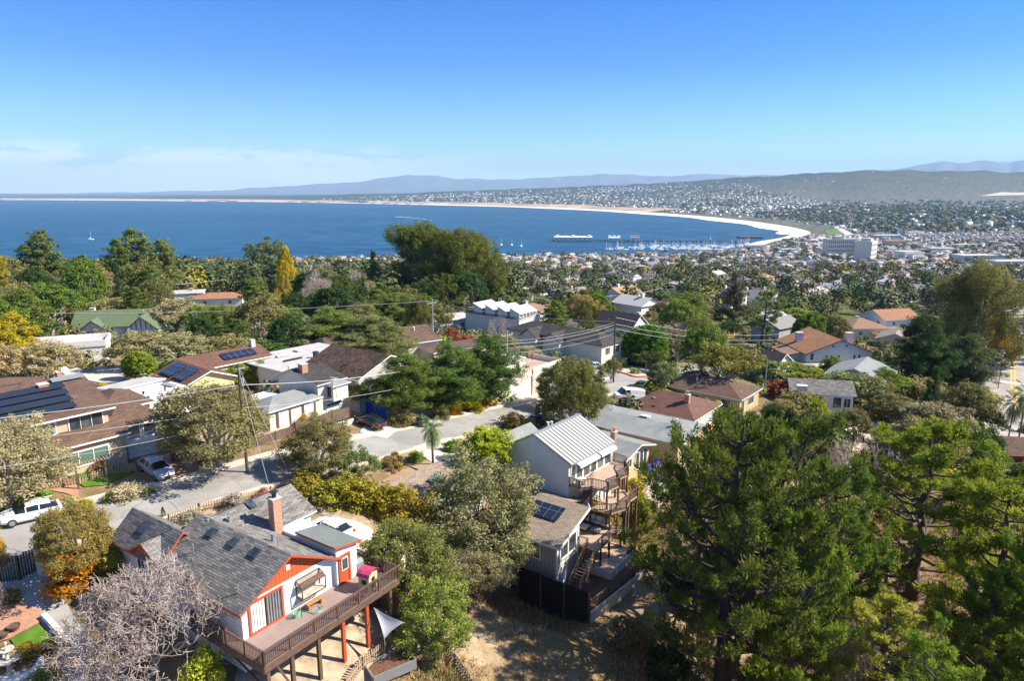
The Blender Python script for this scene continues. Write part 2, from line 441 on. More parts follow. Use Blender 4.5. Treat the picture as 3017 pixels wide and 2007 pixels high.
# ================================================================ foliage
def make_leaf(name, trans=0.35, rough=0.65):
    m, t, b = nt(name); oi = nd(t, 'ShaderNodeObjectInfo')
    at = nd(t, 'ShaderNodeAttribute', attribute_name='v')
    hs = nd(t, 'ShaderNodeHueSaturation'); t.links.new(oi.outputs['Color'], hs.inputs['Color'])
    h = nd(t, 'ShaderNodeMapRange'); t.links.new(at.outputs['Fac'], h.inputs[0]); h.inputs[3].default_value = 0.515; h.inputs[4].default_value = 0.487
    t.links.new(h.outputs[0], hs.inputs['Hue'])
    v = nd(t, 'ShaderNodeMapRange'); t.links.new(at.outputs['Fac'], v.inputs[0]); v.inputs[3].default_value = 0.6; v.inputs[4].default_value = 1.9
    t.links.new(v.outputs[0], hs.inputs['Value'])
    t.links.new(hs.outputs[0], b.inputs['Base Color']); b.inputs['Roughness'].default_value = rough
    b.inputs['Specular IOR Level'].default_value = 0.1
    tr = nd(t, 'ShaderNodeBsdfTranslucent'); t.links.new(hs.outputs[0], tr.inputs['Color'])
    mx = nd(t, 'ShaderNodeMixShader'); mx.inputs[0].default_value = trans
    out = t.nodes['Material Output']
    t.links.new(b.outputs[0], mx.inputs[1]); t.links.new(tr.outputs[0], mx.inputs[2]); t.links.new(mx.outputs[0], out.inputs['Surface'])
make_leaf('leaf'); 
m_plain('bark', (0.13, 0.10, 0.08), 0.95, 0.35, 3, bmp=0.4)
m_plain('bark_pale', (0.36, 0.32, 0.28), 0.9, 0.3, 3, bmp=0.3)
m_plain('bark_dark', (0.05, 0.04, 0.035), 0.95, 0.35, 3, bmp=0.4)
m_plain('bark_bare', (0.40, 0.33, 0.29), 0.9, 0.22, 2)

def unit(a): return a/np.maximum(np.linalg.norm(a, axis=-1, keepdims=True), 1e-9)
class LC:
    """leaf collector: clumps of small leaf blades"""
    def __init__(s, seed): s.rs = np.random.RandomState(seed); s.V = []; s.A = []
    def clump(s, C, rad, n, size, up=0.25, radial=0.0, rnd=0.6, asp=0.55, vb=None, shell=0.35, vs=0.5):
        """C (k,3) centres, rad (k,3) or (k,) radii, n blades each"""
        rs = s.rs; C = np.asarray(C, float); k = len(C)
        if k == 0: return
        rad = np.asarray(rad, float)
        if rad.ndim < 2: rad = np.repeat(np.broadcast_to(rad, (k,))[:, None], 3, 1)
        d = unit(rs.normal(size=(k, n, 3))); r = shell+(1-shell)*rs.rand(k, n, 1)**0.6
        P = C[:, None, :]+d*r*rad[:, None, :]
        nrm = unit(d+np.array([0, 0, up])+rs.normal(size=d.shape)*rnd)
        if radial > 0: ax = unit(d+rs.normal(size=d.shape)*0.4+np.array([0, 0, up]))
        else: ax = unit(rs.normal(size=d.shape))
        t1 = unit(np.cross(nrm, ax)); t2 = unit(ax if radial > 0 else np.cross(nrm, t1))
        L = size*(0.6+0.8*rs.rand(k, n, 1)); Wd = L*asp
        if radial > 0: q = [P-t1*Wd/2, P+t2*L*0.5-t1*Wd*0.1, P+t1*Wd/2+t2*L*0.9, P+t1*Wd*0.5]
        else: q = [P-t2*L/2, P+t1*Wd/2, P+t2*L/2, P-t1*Wd/2]
        V = np.stack(q, 2).reshape(-1, 3)
        cb = rs.rand(k, 1)*vs+(1-vs)*rs.rand(k, n)*1.0
        if vb is not None: cb = np.clip(cb+np.asarray(vb).reshape(-1, 1), 0, 1.2)
        s.V.append(V); s.A.append(np.repeat(cb.ravel(), 4))
    def mesh(s, name, mat='leaf'):
        V = np.concatenate(s.V); A = np.concatenate(s.A)
        F = np.arange(len(V)).reshape(-1, 4)
        return np_mesh(name, V, F, mat, {'v': A})
def lump(d, rs, k=7, amp=0.28):
    """uneven radius over directions"""
    c = unit(rs.normal(size=(k, 3))); a = rs.rand(k)*amp*1.3
    dots = d @ c.T
    return 1-amp*0.5+np.max(np.where(dots > 0, dots**6, 0)*a, axis=1)*1.6
def limbs(mb, rs, base, h0, tips, r0, nseg=4, tr=0.25, wob=0.06):
    """trunk with limbs bending to given tips"""
    for tp in tips:
        tp = Vector(tp); b = Vector((base[0]+rs.normal()*0.01, base[1]+rs.normal()*0.01, h0*(0.5+0.5*rs.rand())))
        pts = [b]
        for i in range(1, nseg+1):
            f = i/nseg; p = b.lerp(tp, f); p.z = b.z+(tp.z-b.z)*(f**0.8); p += Vector(tuple(rs.normal(size=3)*wob*(1 if i < nseg else 0.3)))
            pts.append(p)
        mb.tube(pts, [r0*(1-0.8*i/nseg)*0.5 for i in range(nseg+1)], 5, cap=False)
# every kind: unit size, crown 1 wide (x, y in -.5...5), 1 tall
def k_oak(seed, n=130, nl=70, ls=0.035, zb=0.28, flat=1.0, bark='bark_pale', crad=0.085, low=-0.25):
    rs = np.random.RandomState(seed); lc = LC(seed)
    d = unit(rs.normal(size=(n*2, 3))); d = d[d[:, 2] > low][:n]
    lr = lump(d, rs, 9, 0.35)
    rr = lr*(0.62+0.34*rs.rand(len(d))); zc = zb+(1-zb)*0.42
    C = np.stack([d[:, 0]*rr*0.45, d[:, 1]*rr*0.45, zc+d[:, 2]*rr*(1-zc)*0.93*flat], 1)
    C[:, :2] *= 0.455/np.percentile(np.hypot(C[:, 0], C[:, 1]), 96); C[:, 2] = np.where(C[:, 2] > zc, zc+(C[:, 2]-zc)*(0.96-zc)/(np.percentile(C[:, 2], 98)-zc), C[:, 2])
    R_ = crad*(0.7+0.8*rs.rand(len(C))); rad = np.stack([R_, R_, R_*0.75], 1)
    lc.clump(C, rad, nl, ls, up=0.35, vb=(rs.rand(len(C))-0.5)*0.3)
    # stray sprigs breaking the outline
    k = len(C)//2; lc.clump(C[:k]*np.array([1.1, 1.1, 1.0])+np.array([0, 0, 0.03]), rad[:k]*0.45, nl//4, ls*0.9, shell=0.0)
    mb = MB(); mb.tube([(0, 0, -0.06), (0.01, 0.0, zb*0.35), (0, 0.01, zb*0.8)], [0.04, 0.03, 0.024], 7, cap=False)
    idx = rs.permutation(len(C))[:16]
    limbs(mb, rs, (0, 0), zb*0.8, C[idx]*np.array([0.95, 0.95, 0.98]), 0.03, wob=0.02)
    return [('crown', lc.mesh('crown')), ('trunk', mb.mesh('trunk', bark, smooth=True, uv=False))]
def k_shrub(seed, n=70, nl=60, ls=0.06, crad=0.13):
    rs = np.random.RandomState(seed); lc = LC(seed)
    d = unit(rs.normal(size=(n*2, 3))); d = d[d[:, 2] > -0.1][:n]
    rr = lump(d, rs, 8, 0.3)*(0.7+0.25*rs.rand(len(d)))
    C = np.stack([d[:, 0]*rr*0.42, d[:, 1]*rr*0.42, 0.1+d[:, 2]*rr*0.8], 1)
    lc.clump(C, crad*(0.7+0.7*rs.rand(len(C))), nl, ls, up=0.3, vb=(rs.rand(len(C))-0.5)*0.25)
    mb = MB(); limbs(mb, rs, (0, 0), 0.05, C[:10]*0.9, 0.04, 3, wob=0.02)
    return [('foliage', lc.mesh('foliage')), ('stems', mb.mesh('stems', 'bark', smooth=True, uv=False))]
def k_dome(seed, n=260, nl=60, ls=0.035):
    """clipped looking round crown"""
    rs = np.random.RandomState(seed); lc = LC(seed)
    d = unit(rs.normal(size=(n*2, 3))); d = d[d[:, 2] > -0.45][:n]
    rr = lump(d, rs, 14, 0.16)*0.93
    C = np.stack([d[:, 0]*rr*0.45, d[:, 1]*rr*0.45, 0.42+d[:, 2]*rr*0.53], 1)
    lc.clump(C, 0.06*(0.8+0.5*rs.rand(len(C))), nl, ls, up=0.3)
    lc.clump(C*np.array([0.75, 0.75, 0.8])+np.array([0,0,0.08]), 0.1, nl//2, ls*1.3)
    mb = MB(); mb.tube([(0, 0, -0.06), (0, 0, 0.3)], [0.035, 0.025], 6, cap=False); limbs(mb, rs, (0, 0), 0.25, C[:8]*0.9, 0.03)
    return [('crown', lc.mesh('crown')), ('trunk', mb.mesh('trunk', 'bark', smooth=True, uv=False))]
def k_euc(seed, n=230, nl=70, ls=0.026):
    """tall gum: several billows of drooping leaf masses on bare poles"""
    rs = np.random.RandomState(seed); lc = LC(seed); C = []; mb = MB()
    bill = []
    for i in range(20):
        a = rs.rand()*6.28; r = 0.36*math.sqrt(rs.rand()); z = 0.2+0.66*rs.rand()**.9; 
        r *= (1.3-z*0.8); bill.append((math.cos(a)*r, math.sin(a)*r, z, 0.11+0.08*rs.rand()))
    bill.append((0.02, 0, 0.86, 0.15)); bill.append((-0.05, 0.04, 0.72, 0.2))
    for bx, by, bz, br in bill:
        d = unit(rs.normal(size=(n//16, 3))); 
        C.append(np.stack([bx+d[:, 0]*br*0.9, by+d[:, 1]*br*0.9, bz+d[:, 2]*br*0.75], 1))
    C = np.concatenate(C); R_ = 0.045*(0.7+0.8*rs.rand(len(C)))
    lc.clump(C, np.stack([R_, R_, R_*1.25], 1), nl, ls, up=0.15, asp=0.35, vb=(rs.rand(len(C))-0.5)*0.35)
    mb.tube([(0, 0, -0.03), (0.01, 0, 0.3), (0, 0.01, 0.8)], [0.022, 0.016, 0.005], 7, cap=False)
    for bx, by, bz, br in bill:
        z0 = 0.12+0.3*rs.rand(); mb.tube([(0.005, 0, z0), (bx*0.35, by*0.35, z0+(bz-z0)*0.6), (bx, by, bz)], [0.011, 0.008, 0.003], 5, cap=False)
    return [('crown', lc.mesh('crown')), ('trunk', mb.mesh('trunk', 'bark_pale', smooth=True, uv=False))]
def k_cypress(seed, layers=15, nl=46, ls=0.03, wide=1.0, z0=0.22, spire=0.0, flat=0.20, bark='bark'):
    """flat plates of foliage on level limbs"""
    rs = np.random.RandomState(seed); lc = LC(seed); mb = MB()
    mb.tube([(0, 0, -0.05), (0.015, 0.01, 0.4), (0, 0, 0.93)], [0.03, 0.02, 0.004], 7, cap=False)
    for i in range(layers):
        f = i/(layers-1); z = z0+(0.97-z0)*f
        R_ = 0.46*((1-f*0.92) if spire else (1-0.75*f**2.2))*(0.65+0.5*rs.rand()) if spire else 0.46*math.sin(math.pi*(0.22+0.74*f))**0.7*(0.72+0.4*rs.rand())
        for k in range(max(3, int(6*R_/0.4+2))):
            a = rs.rand()*6.28; r = R_*(0.55+0.45*rs.rand()); x, y = math.cos(a)*r, math.sin(a)*r
            mb.tube([(0, 0, z-0.06-0.06*r), (x*0.5, y*0.5, z-0.03), (x, y, z)], [0.012*(1-f*0.6), 0.007, 0.002], 4, cap=False)
            m = 2+int(4*r/0.4); tt = 0.35+0.7*np.linspace(0.2, 1, m)
            c = np.stack([x*tt+rs.normal(size=m)*0.035, y*tt+rs.normal(size=m)*0.035, np.full(m, z)+rs.normal(size=m)*0.012+0.01*tt], 1)
            R2 = 0.064*(0.6+0.8*rs.rand(m)); lc.clump(c, np.stack([R2, R2, R2*flat*2.0], 1), nl, ls, up=0.7, rnd=0.6, asp=0.5, vb=(rs.rand(m)-0.5)*0.3)
    lc.clump([[0, 0, 0.96]], [[0.06, 0.06, 0.04]], nl, ls)
    return [('crown', lc.mesh('crown')), ('trunk', mb.mesh('trunk', bark, smooth=True, uv=False))]
def k_pine(seed, nlimb=30, tuft=30, ls=0.018, z0=0.3, lean=0.0, sub=7, open_=1.0, bark='bark_dark', tr=0.034, twin=False):
    """open pine: dark trunk, long limbs lifting at the ends, brushes of needles"""
    rs = np.random.RandomState(seed); lc = LC(seed); mb = MB(); C = []; D = []
    stems = [((0, 0), (lean, 0.02))]
    if twin: stems.append(((0.03, 0.01), (lean+0.2, -0.08)))
    for (bx, by), (tx, ty) in stems:
        tp = [Vector((bx+(tx-bx)*f**1.2+rs.normal()*0.008, by+(ty-by)*f+rs.normal()*0.008, -0.05+1.0*f)) for f in np.linspace(0, 1, 9)]
        mb.tube(tp, [tr*(1-0.85*f) for f in np.linspace(0, 1, 9)], 8, cap=False)
        for i in range(nlimb):
            f = z0+(0.97-z0)*(i+rs.rand())/nlimb; j = min(7, int(f*8)); b = tp[j].lerp(tp[j+1], f*8-j)
            a = i*2.4+rs.normal()*0.5; prof = math.sin(math.pi*min(1, (f-z0)/(1-z0)*0.72+0.26))**0.8
            L = 0.44*prof*(0.6+0.5*rs.rand())*(1 if rs.rand() > 0.12 else 0.5)
            up = 0.2+0.6*f*rs.rand()
            dx, dy = math.cos(a), math.sin(a); pts = [b]
            for k in range(1, 6):
                g = k/5; pts.append(b+Vector((dx*L*g+rs.normal()*0.01, dy*L*g+rs.normal()*0.01, L*(up*g*g*1.2-0.12*g*(1-g)*4*(1-f)))))
            mb.tube(pts, [tr*0.38*(1-f*0.5)*(1-0.85*g) for g in np.linspace(0, 1, 6)], 5, cap=False)
            for k in range(sub+2):
                g = 0.38+0.62*(k+rs.rand())/(sub+2); q = min(4, int(g*5)); p = pts[q].lerp(pts[min(q+1, 5)], g*5-q)
                sa = a+(1 if k % 2 else -1)*(0.5+0.6*rs.rand()); sl = L*0.38*(1.15-g)*(0.6+0.8*rs.rand())+0.02
                e = p+Vector((math.cos(sa)*sl, math.sin(sa)*sl, sl*(0.3+0.5*rs.rand())))
                mb.tube([p, e], [0.0022, 0.001], 3, cap=False)
                for h_ in (0.45, 0.75, 1.0):
                    if rs.rand() < open_:
                        w = p.lerp(e, h_); C.append((w.x+rs.normal()*0.008, w.y+rs.normal()*0.008, w.z+0.012))
            C.append(tuple(pts[-1]+Vector((0, 0, 0.01))))
    C = np.array(C); gp = np.sin(C[:, 0]*31+C[:, 2]*17)*np.cos(C[:, 1]*29+C[:, 2]*23)+rs.rand(len(C))*.9 > -.05; C = C[gp]; R_ = 0.020*(0.6+0.9*rs.rand(len(C)))
    lc.clump(C, np.stack([R_, R_, R_*0.9], 1), tuft, ls*1.25, up=0.5, radial=1, rnd=0.7, asp=0.28, shell=0.1, vb=(rs.rand(len(C))-0.45)*0.6)
    return [('crown', lc.mesh('crown')), ('trunk', mb.mesh('trunk', bark, smooth=True, uv=False))]
def k_cone(seed, n=210, nl=50, ls=0.03, p=0.75):
    rs = np.random.RandomState(seed); lc = LC(seed)
    f = rs.rand(n)**0.8; a = rs.rand(n)*6.28; r = 0.44*(1-f)**p*(0.75+0.35*rs.rand(n))+0.02
    C = np.stack([np.cos(a)*r, np.sin(a)*r, 0.06+0.9*f], 1)
    R_ = 0.07*(1.1-f*0.6)*(0.8+0.5*rs.rand(n)); lc.clump(C, np.stack([R_, R_, R_*1.0], 1), nl, ls, up=0.3)
    mb = MB(); mb.tube([(0, 0, -0.05), (0, 0, 0.9)], [0.03, 0.004], 6, cap=False)
    return [('crown', lc.mesh('crown')), ('trunk', mb.mesh('trunk', 'bark', smooth=True, uv=False))]
def k_tuftdome(seed, n=150):
    """dense round tree whose surface is knots of bright leaves"""
    rs = np.random.RandomState(seed); lc = LC(seed)
    d = unit(rs.normal(size=(n*3, 3))); d = d[d[:, 2] > -0.5][:n]
    rr = lump(d, rs, 10, 0.2)*0.93
    C = np.stack([d[:, 0]*rr*0.46, d[:, 1]*rr*0.46, 0.45+d[:, 2]*rr*0.5], 1)
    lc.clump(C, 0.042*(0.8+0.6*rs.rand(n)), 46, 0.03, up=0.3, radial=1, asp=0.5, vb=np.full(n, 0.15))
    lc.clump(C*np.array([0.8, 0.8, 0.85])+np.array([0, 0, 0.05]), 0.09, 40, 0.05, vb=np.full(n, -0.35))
    mb = MB(); mb.tube([(0, 0, -0.06), (0, 0, 0.4)], [0.03, 0.025], 6, cap=False)
    return [('crown', lc.mesh('crown')), ('trunk', mb.mesh('trunk', 'bark', smooth=True, uv=False))]
def k_bare(seed, depth=7, spread=0.6, r0=0.03, mat='bark_bare', leafy=0, shape=(0.5, 1.0)):
    """leafless crown of forking twigs"""
    rs = np.random.RandomState(seed); mb = MB(); tips = []
    def grow(p, d, L, r, k):
        d = d.normalized(); n = 3; pts = [p]; q = p.copy(); dd = d.copy()
        for i in range(n):
            dd = (dd+Vector(tuple(rs.normal(size=3)*0.28))+Vector((0, 0, 0.05))).normalized(); q = q+dd*(L/n); pts.append(q.copy())
        mb.tube(pts, [max(q_, .0021) for q_ in (r, r*0.88, r*0.78, r*0.66)], 6 if k < 2 else (4 if k < 4 else 3), cap=False)
        if k >= depth or (k > 5 and rs.rand() < 0.1): tips.append(tuple(q)); return
        m = 3 if (k < 2 or rs.rand() < 0.35) else 2
        for i in range(m):
            ax = Vector(tuple(unit(rs.normal(size=3)))); nd_ = (dd+ax*spread*(0.8+0.6*rs.rand())+Vector((0, 0, -0.05 if k < 3 else 0.08))).normalized()
            grow(q, nd_, L*(0.76+0.12*rs.rand()), r*(0.62 if m == 3 else 0.68), k+1)
    mb_base = Vector((0, 0, -0.05)); mb.tube([mb_base, (0, 0, 0.14)], [r0*1.2, r0], 7, cap=False)
    for i in range(6):
        a = i*1.05+rs.rand()*0.5; grow(Vector((0, 0, 0.12)), Vector((math.cos(a), math.sin(a), 0.75+0.4*rs.rand())), 0.2, r0*0.6, 1)
    V = np.array(mb.v); w = max(np.percentile(np.abs(V[:, 0]), 99.7), np.percentile(np.abs(V[:, 1]), 99.7)); h = np.percentile(V[:, 2], 99.8)
    mb.v = [(v[0]*0.5/w, v[1]*0.5/w, v[2]/h if v[2] > 0 else v[2]) for v in mb.v]
    out = [('branches', mb.mesh('branches', mat, smooth=True, uv=False))]
    if leafy:
        lc = LC(seed); T = np.array(tips)*np.array([0.5/w, 0.5/w, 1/h]); T = T[rs.rand(len(T)) < leafy]
        lc.clump(T, 0.03, 12, 0.03, shell=0.0); out.append(('leaves', lc.mesh('leaves')))
    return out
def k_palm(seed, nf=22, droop=1.0, fan=False, zc=0.86, tr=0.035):
    rs = np.random.RandomState(seed); mb = MB(); V = []; A = []
    mb.tube([(0.01, 0, -0.03), (0, 0.01, zc*0.5), (0, 0, zc)], [tr*1.3, tr, tr*0.9], 8, cap=False)
    mb.tube([(0, 0, zc-0.1), (0, 0, zc+0.02)], [tr*1.5, tr*1.1], 8)
    for i in range(nf):
        a = i*2.4+rs.rand()*0.4; el = 1.1-1.9*(i/nf)+rs.normal()*0.08; L = 0.46*(0.85+0.3*rs.rand())
        pts = []; p = np.array([0, 0, zc]); e = el
        for k in range(9):
            pts.append(p.copy()); st = L/8; p = p+np.array([math.cos(a)*math.cos(e), math.sin(a)*math.cos(e), math.sin(e)])*st; e -= 0.17*droop
        pts = np.array(pts); side = np.array([-math.sin(a), math.cos(a), 0])
        for k in range(2 if not fan else 4, 9):
            for s in (1, -1):
                for m in range(2):
                    q = pts[k-1]+(pts[k]-pts[k-1])*(m/2) if k > 0 else pts[k]
                    fwd = pts[min(k, 8)]-pts[k-1]; fwd = fwd/max(np.linalg.norm(fwd), 1e-6)
                    ll = L*(0.36 if not fan else 0.4)*math.sin(math.pi*(k-1)/9.5+0.35)
                    tip = q+(side*s*0.8+fwd*(0.55 if not fan else 0.9)+np.array([0, 0, -0.35]))*ll
                    w = fwd*0.022
                    V += [q-w*0.5, q+w*0.5, tip+w*0.2, tip-w*0.1]; A += [rs.rand()]*4
    V = np.array(V); A = np.array(A)
    return [('fronds', np_mesh('fronds', V, np.arange(len(V)).reshape(-1, 4), 'leaf', {'v': A})), ('trunk', mb.mesh('trunk', 'bark', smooth=True, uv=False))]
def k_hedge(seed, n=300, nl=46, ls=0.05):
    """box shaped: x,y in +-.5, z 0..1; made for stretching"""
    rs = np.random.RandomState(seed); lc = LC(seed)
    C = rs.rand(n, 3)*np.array([0.92, 0.8, 0.85])+np.array([-0.46, -0.4, 0.06]); C[:, 2] *= 0.85+0.15*np.sin(C[:, 0]*17+1)*np.cos(C[:, 0]*7)
    top = rs.rand(n) < 0.6; C[top, 2] = 0.85+0.1*np.sin(C[top, 0]*23)
    lc.clump(C, np.stack([np.full(n, 0.05), np.full(n, 0.16), np.full(n, 0.12)], 1), nl, ls)
    return [('foliage', lc.mesh('foliage'))]
KINDS = {
 'oak': lambda: [k_oak(1), k_oak(2), k_oak(3)],
 'bigoak': lambda: [k_oak(21, 430, 95, 0.020, 0.12, crad=0.062, low=-0.55), k_oak(22, 400, 95, 0.020, 0.16, crad=0.062, low=-0.45)],
 'shrub': lambda: [k_shrub(4), k_shrub(5)],
 'dome': lambda: [k_dome(6)],
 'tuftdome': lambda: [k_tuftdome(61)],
 'euc': lambda: [k_euc(7), k_euc(8)],
 'bigeuc': lambda: [k_euc(71, 760, 105, 0.0165), k_euc(75, 760, 105, 0.0165)],
 'cyp': lambda: [k_cypress(9), k_cypress(10, 13), k_cypress(12, 12, z0=0.4)],
 'bigcyp': lambda: [k_cypress(91, 22, 120, 0.016, flat=0.3), k_cypress(92, 20, 120, 0.016, flat=0.3)],
 'spire': lambda: [k_cypress(13, 18, spire=1, z0=0.12, flat=0.4), k_cypress(14, 16, spire=1, z0=0.15, flat=0.4)],
 'pine': lambda: [k_pine(15, 22, 24, 0.03, 0.35, sub=3)],
 'bigpine': lambda: [k_pine(16, 36, 46, 0.015, 0.2, lean=0.03, sub=6, twin=True, open_=.66), k_pine(17, 48, 46, 0.015, 0.16, sub=8, open_=.78, bark='bark'), k_pine(18, 42, 46, 0.016, 0.05, sub=8, bark='bark', open_=.9)],
 'cone': lambda: [k_cone(19), k_cone(20, p=0.5)],
 'bare': lambda: [k_bare(23, 9, spread=.72), k_bare(24, 7)],
 'hedge': lambda: [k_hedge(25)],
 'palm': lambda: [k_palm(26)],
 'fanpalm': lambda: [k_palm(27, 34, 0.75, True, 0.88, 0.028)],
}
_KC = {}
HUE = {'oak': (0.165, 0.155, 0.055), 'olive': (0.20, 0.18, 0.065), 'grey': (0.215, 0.19, 0.095), 'green': (0.115, 0.165, 0.025), 'bright': (0.17, 0.235, 0.025),
       'dark': (0.045, 0.080, 0.022), 'yel': (0.42, 0.33, 0.02), 'lime': (0.25, 0.27, 0.02), 'gold': (0.48, 0.27, 0.02), 'rust': (0.26, 0.10, 0.03), 'cyp': (0.115, 0.155, 0.028),
       'pine': (0.115, 0.14, 0.022), 'euc': (0.145, 0.14, 0.035), 'brown': (0.17, 0.12, 0.055), 'blue': (0.10, 0.15, 0.10), 'red': (0.30, 0.09, 0.05), 'straw': (0.34, 0.26, 0.12)}
N_TREES = 0
def plant(kind, loc, w, h, hue, label, cat='tree', name=None, group=None, rz=None, var=None, wy=None):
    global N_TREES
    if kind not in _KC: _KC[kind] = KINDS[kind]()
    vs = _KC[kind]; parts = vs[(var if var is not None else RS.randint(len(vs))) % len(vs)]
    t = thing(name or (cat.replace(' ', '_')), label, cat, loc, RS.rand()*6.28 if rz is None else rz, group)
    c = HUE[hue] if isinstance(hue, str) else hue
    j = 0.88+0.24*RS.rand(); c = (c[0]*j*(0.94+0.12*RS.rand()), c[1]*j, c[2]*j)
    for nm, me in parts:
        o = put(nm, me, t, scale=(w, wy or w, h), color=c)
    N_TREES += 1
    return t
# photo boxes: kind, x, y of top, y of foot, width in px, colour, label (None: a made-up one), category
TR = []
def T(kind, px, ytop, ybase, wpx, hue, label, cat='tree', name=None, group=None, var=None, rz=None, wy=None):
    p = hit(px, ybase); z = p.y*CP-(p.z-CAMH)*SP
    h = at_dist(px, ytop, p.y).z-p.z; w = wpx/FPX*z
    # the crown's near rim shows lower than the foot of the trunk, so nothing is corrected here
    TR.append((p.x, p.y, w/2))
    return plant(kind, (p.x, p.y, p.z-0.1), w, max(h, 0.3), hue, label, cat, name, group, rz, var, None if wy is None else wy/FPX*z)
# ---- near
T('bigpine', 2120, 1215, 2045, 620, 'pine', 'tall open pine with two dark leaning trunks below the board-sided house', var=0, rz=0.3, name='pine_tree')
T('bigpine', 2235, 1205, 1800, 420, 'dark', 'dark dense pine behind the twin-trunked pine', var=1, rz=1.0, name='pine_tree')
T('bigpine', 2050, 1260, 1850, 330, 'green', 'slender green pine beside the patio with blue chairs', var=2, rz=2.0, name='pine_tree')
T('bigpine', 2690, 1265, 1760, 620, (0.21, 0.25, 0.024), 'broad sunlit pine on the gully side, its trunk bare low down', var=1, rz=2.2, name='pine_tree')
T('bigpine', 2910, 1420, 1960, 520, (0.22, 0.26, 0.024), 'bright green pine at the edge of the gully below the red barn', var=2, rz=0.8, name='pine_tree')
T('bigpine', 2420, 1360, 1830, 400, 'green', 'green pine standing between the two largest pines', var=1, rz=4.0, name='pine_tree')
T('bigpine', 2580, 1750, 2090, 400, (0.29, 0.304, 0.0528), 'small yellow-green pine with pale dead twigs at the gully bottom', var=2, rz=3.0, name='pine_tree')
T('bigpine', 2860, 1690, 2140, 420, (0.145, 0.198, 0.0238), 'low full pine in the bottom of the gully', var=2, rz=5.0, name='pine_tree')
T('bigpine', 2330, 1480, 2080, 420, 'bright', 'leafy young pine filling the gap left of the bare lower trunk', var=2, rz=1.5, name='pine_tree')
T('bigpine', 2990, 1560, 2120, 420, 'bright', 'pine cut by the lower right edge', var=1, rz=2.5, name='pine_tree')
T('bigpine', 2720, 1880, 2300, 420, 'bright', 'bright pine top rising from the bottom edge on the right', var=2, rz=.5, name='pine_tree')
T('shrub', 1960, 1890, 2000, 160, 'dark', 'dark brush at the foot of the slope beside the left pine trunk', 'shrub'); T('shrub', 1850, 1800, 1900, 140, 'brown', 'dry brown brush below the cable-rail fence', 'shrub')
T('shrub', 2240, 1930, 2020, 150, 'bright', 'green brush between the dark pine trunks', 'shrub'); T('shrub', 2010, 1640, 1740, 140, 'dark', 'shadowed dark bush where the rail fence meets the pines', 'shrub')
T('bare', 2500, 1840, 2080, 230, 'grey', 'pale dead shrub tree under the yellow-green pine', var=0)
T('bare', 2540, 1300, 1480, 260, 'grey', 'grey leafless thicket on the slope above the broad sunlit pine', 'shrub', var=1)
T('bigoak', 1400, 1365, 1700, 420, (0.24, 0.22, 0.095), 'largest olive-green oak, between the red and the board-sided houses', 'tree', 'oak_tree', var=0)
T('bigoak', 1190, 1530, 1775, 300, (0.158, 0.172, 0.0462), 'oak over the driveway end beside the dark deck', 'tree', 'oak_tree', var=1)
T('bigoak', 1275, 1720, 1925, 250, (0.198, 0.238, 0.0462), 'small bright green oak beside the white shade sail', 'tree', 'oak_tree', var=0, rz=1)
T('bigoak', 1370, 1620, 1740, 230, 'grey', 'thin dry oak hanging over the bare slope', 'tree', 'oak_tree', var=1, rz=2)
T('bigoak', 645, 1130, 1375, 370, (0.205, 0.191, 0.0792), 'spreading oak with pale forked trunk behind the silver car', 'tree', 'oak_tree', var=1)
T('bigoak', 940, 1235, 1400, 230, 'olive', 'thin-crowned tree standing over the near kerb of the street', 'tree', 'street_tree', var=0)
T('oak', 1060, 1325, 1425, 130, (0.132, 0.172, 0.0528), 'small green tree between the kerb and the tan roof', var=1)
T('bigoak', 25, 1245, 1500, 350, (0.29, 0.251, 0.132), 'grey-brown oak cut by the left edge in the front garden', 'tree', 'oak_tree', var=0, rz=2)
T('bare', 462, 1645, 1975, 530, 'grey', 'bare white-barked tree of tangled twigs beside the red-gabled house', 'tree', 'bare_tree', var=0)
T('bigoak', 240, 1490, 1690, 250, (0.211, 0.172, 0.0462), 'olive shrub tree beside the iron gate', 'tree', 'shrub_tree', var=1, rz=1)
T('shrub', 215, 1610, 1735, 170, (0.42,0.17,0.015), 'flame-orange bush below the olive shrub tree', 'shrub')
T('shrub', 340, 1600, 1690, 130, (0.264, 0.251, 0.0396), 'green bush against the grey side of the red-gabled house', 'shrub')
T('shrub', 600, 1895, 2030, 150, (0.396, 0.396, 0.0396), 'yellow-green bush below the corner of the deck', 'shrub')
T('shrub', 5, 1575, 1670, 50, (0.45,0.28,0.02), 'golden bush cut by the left edge beside the lane', 'shrub')
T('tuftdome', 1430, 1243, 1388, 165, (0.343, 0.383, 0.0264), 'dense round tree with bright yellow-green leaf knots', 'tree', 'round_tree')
T('palm', 1276, 1247, 1372, 88, (0.10, 0.15, 0.035), 'feather palm standing by the tan roof', 'palm', 'palm_tree')
T('shrub', 1155, 1330, 1375, 80, (0.264, 0.172, 0.0528), 'brown mounded bush by the kerb', 'shrub')
T('shrub', 1225, 1325, 1358, 60, 'bright', 'small green bush beside the brown mounded bush', 'shrub')
T('shrub', 1330, 1290, 1330, 60, 'bright', 'bushes behind the feather palm', 'shrub')
T('shrub', 1515, 1200, 1265, 90, (0.211, 0.145, 0.0528), 'rusty-topped bush beside the dark blue car', 'shrub')
T('shrub', 1560, 1228, 1262, 50, 'lime', 'yellow-green bush next to the rusty-topped bush', 'shrub')
T('shrub', 690, 1445, 1500, 82, (0.40,0.33,0.27), 'round dusty-pink bush inside the picket fence', 'shrub')
T('shrub', 772, 1435, 1490, 85, (0.33,0.16,0.12), 'round red-brown bush inside the picket fence', 'shrub')
T('shrub', 560, 1500, 1540, 90, (0.343, 0.343, 0.238), 'round grey bush inside the picket fence', 'shrub')
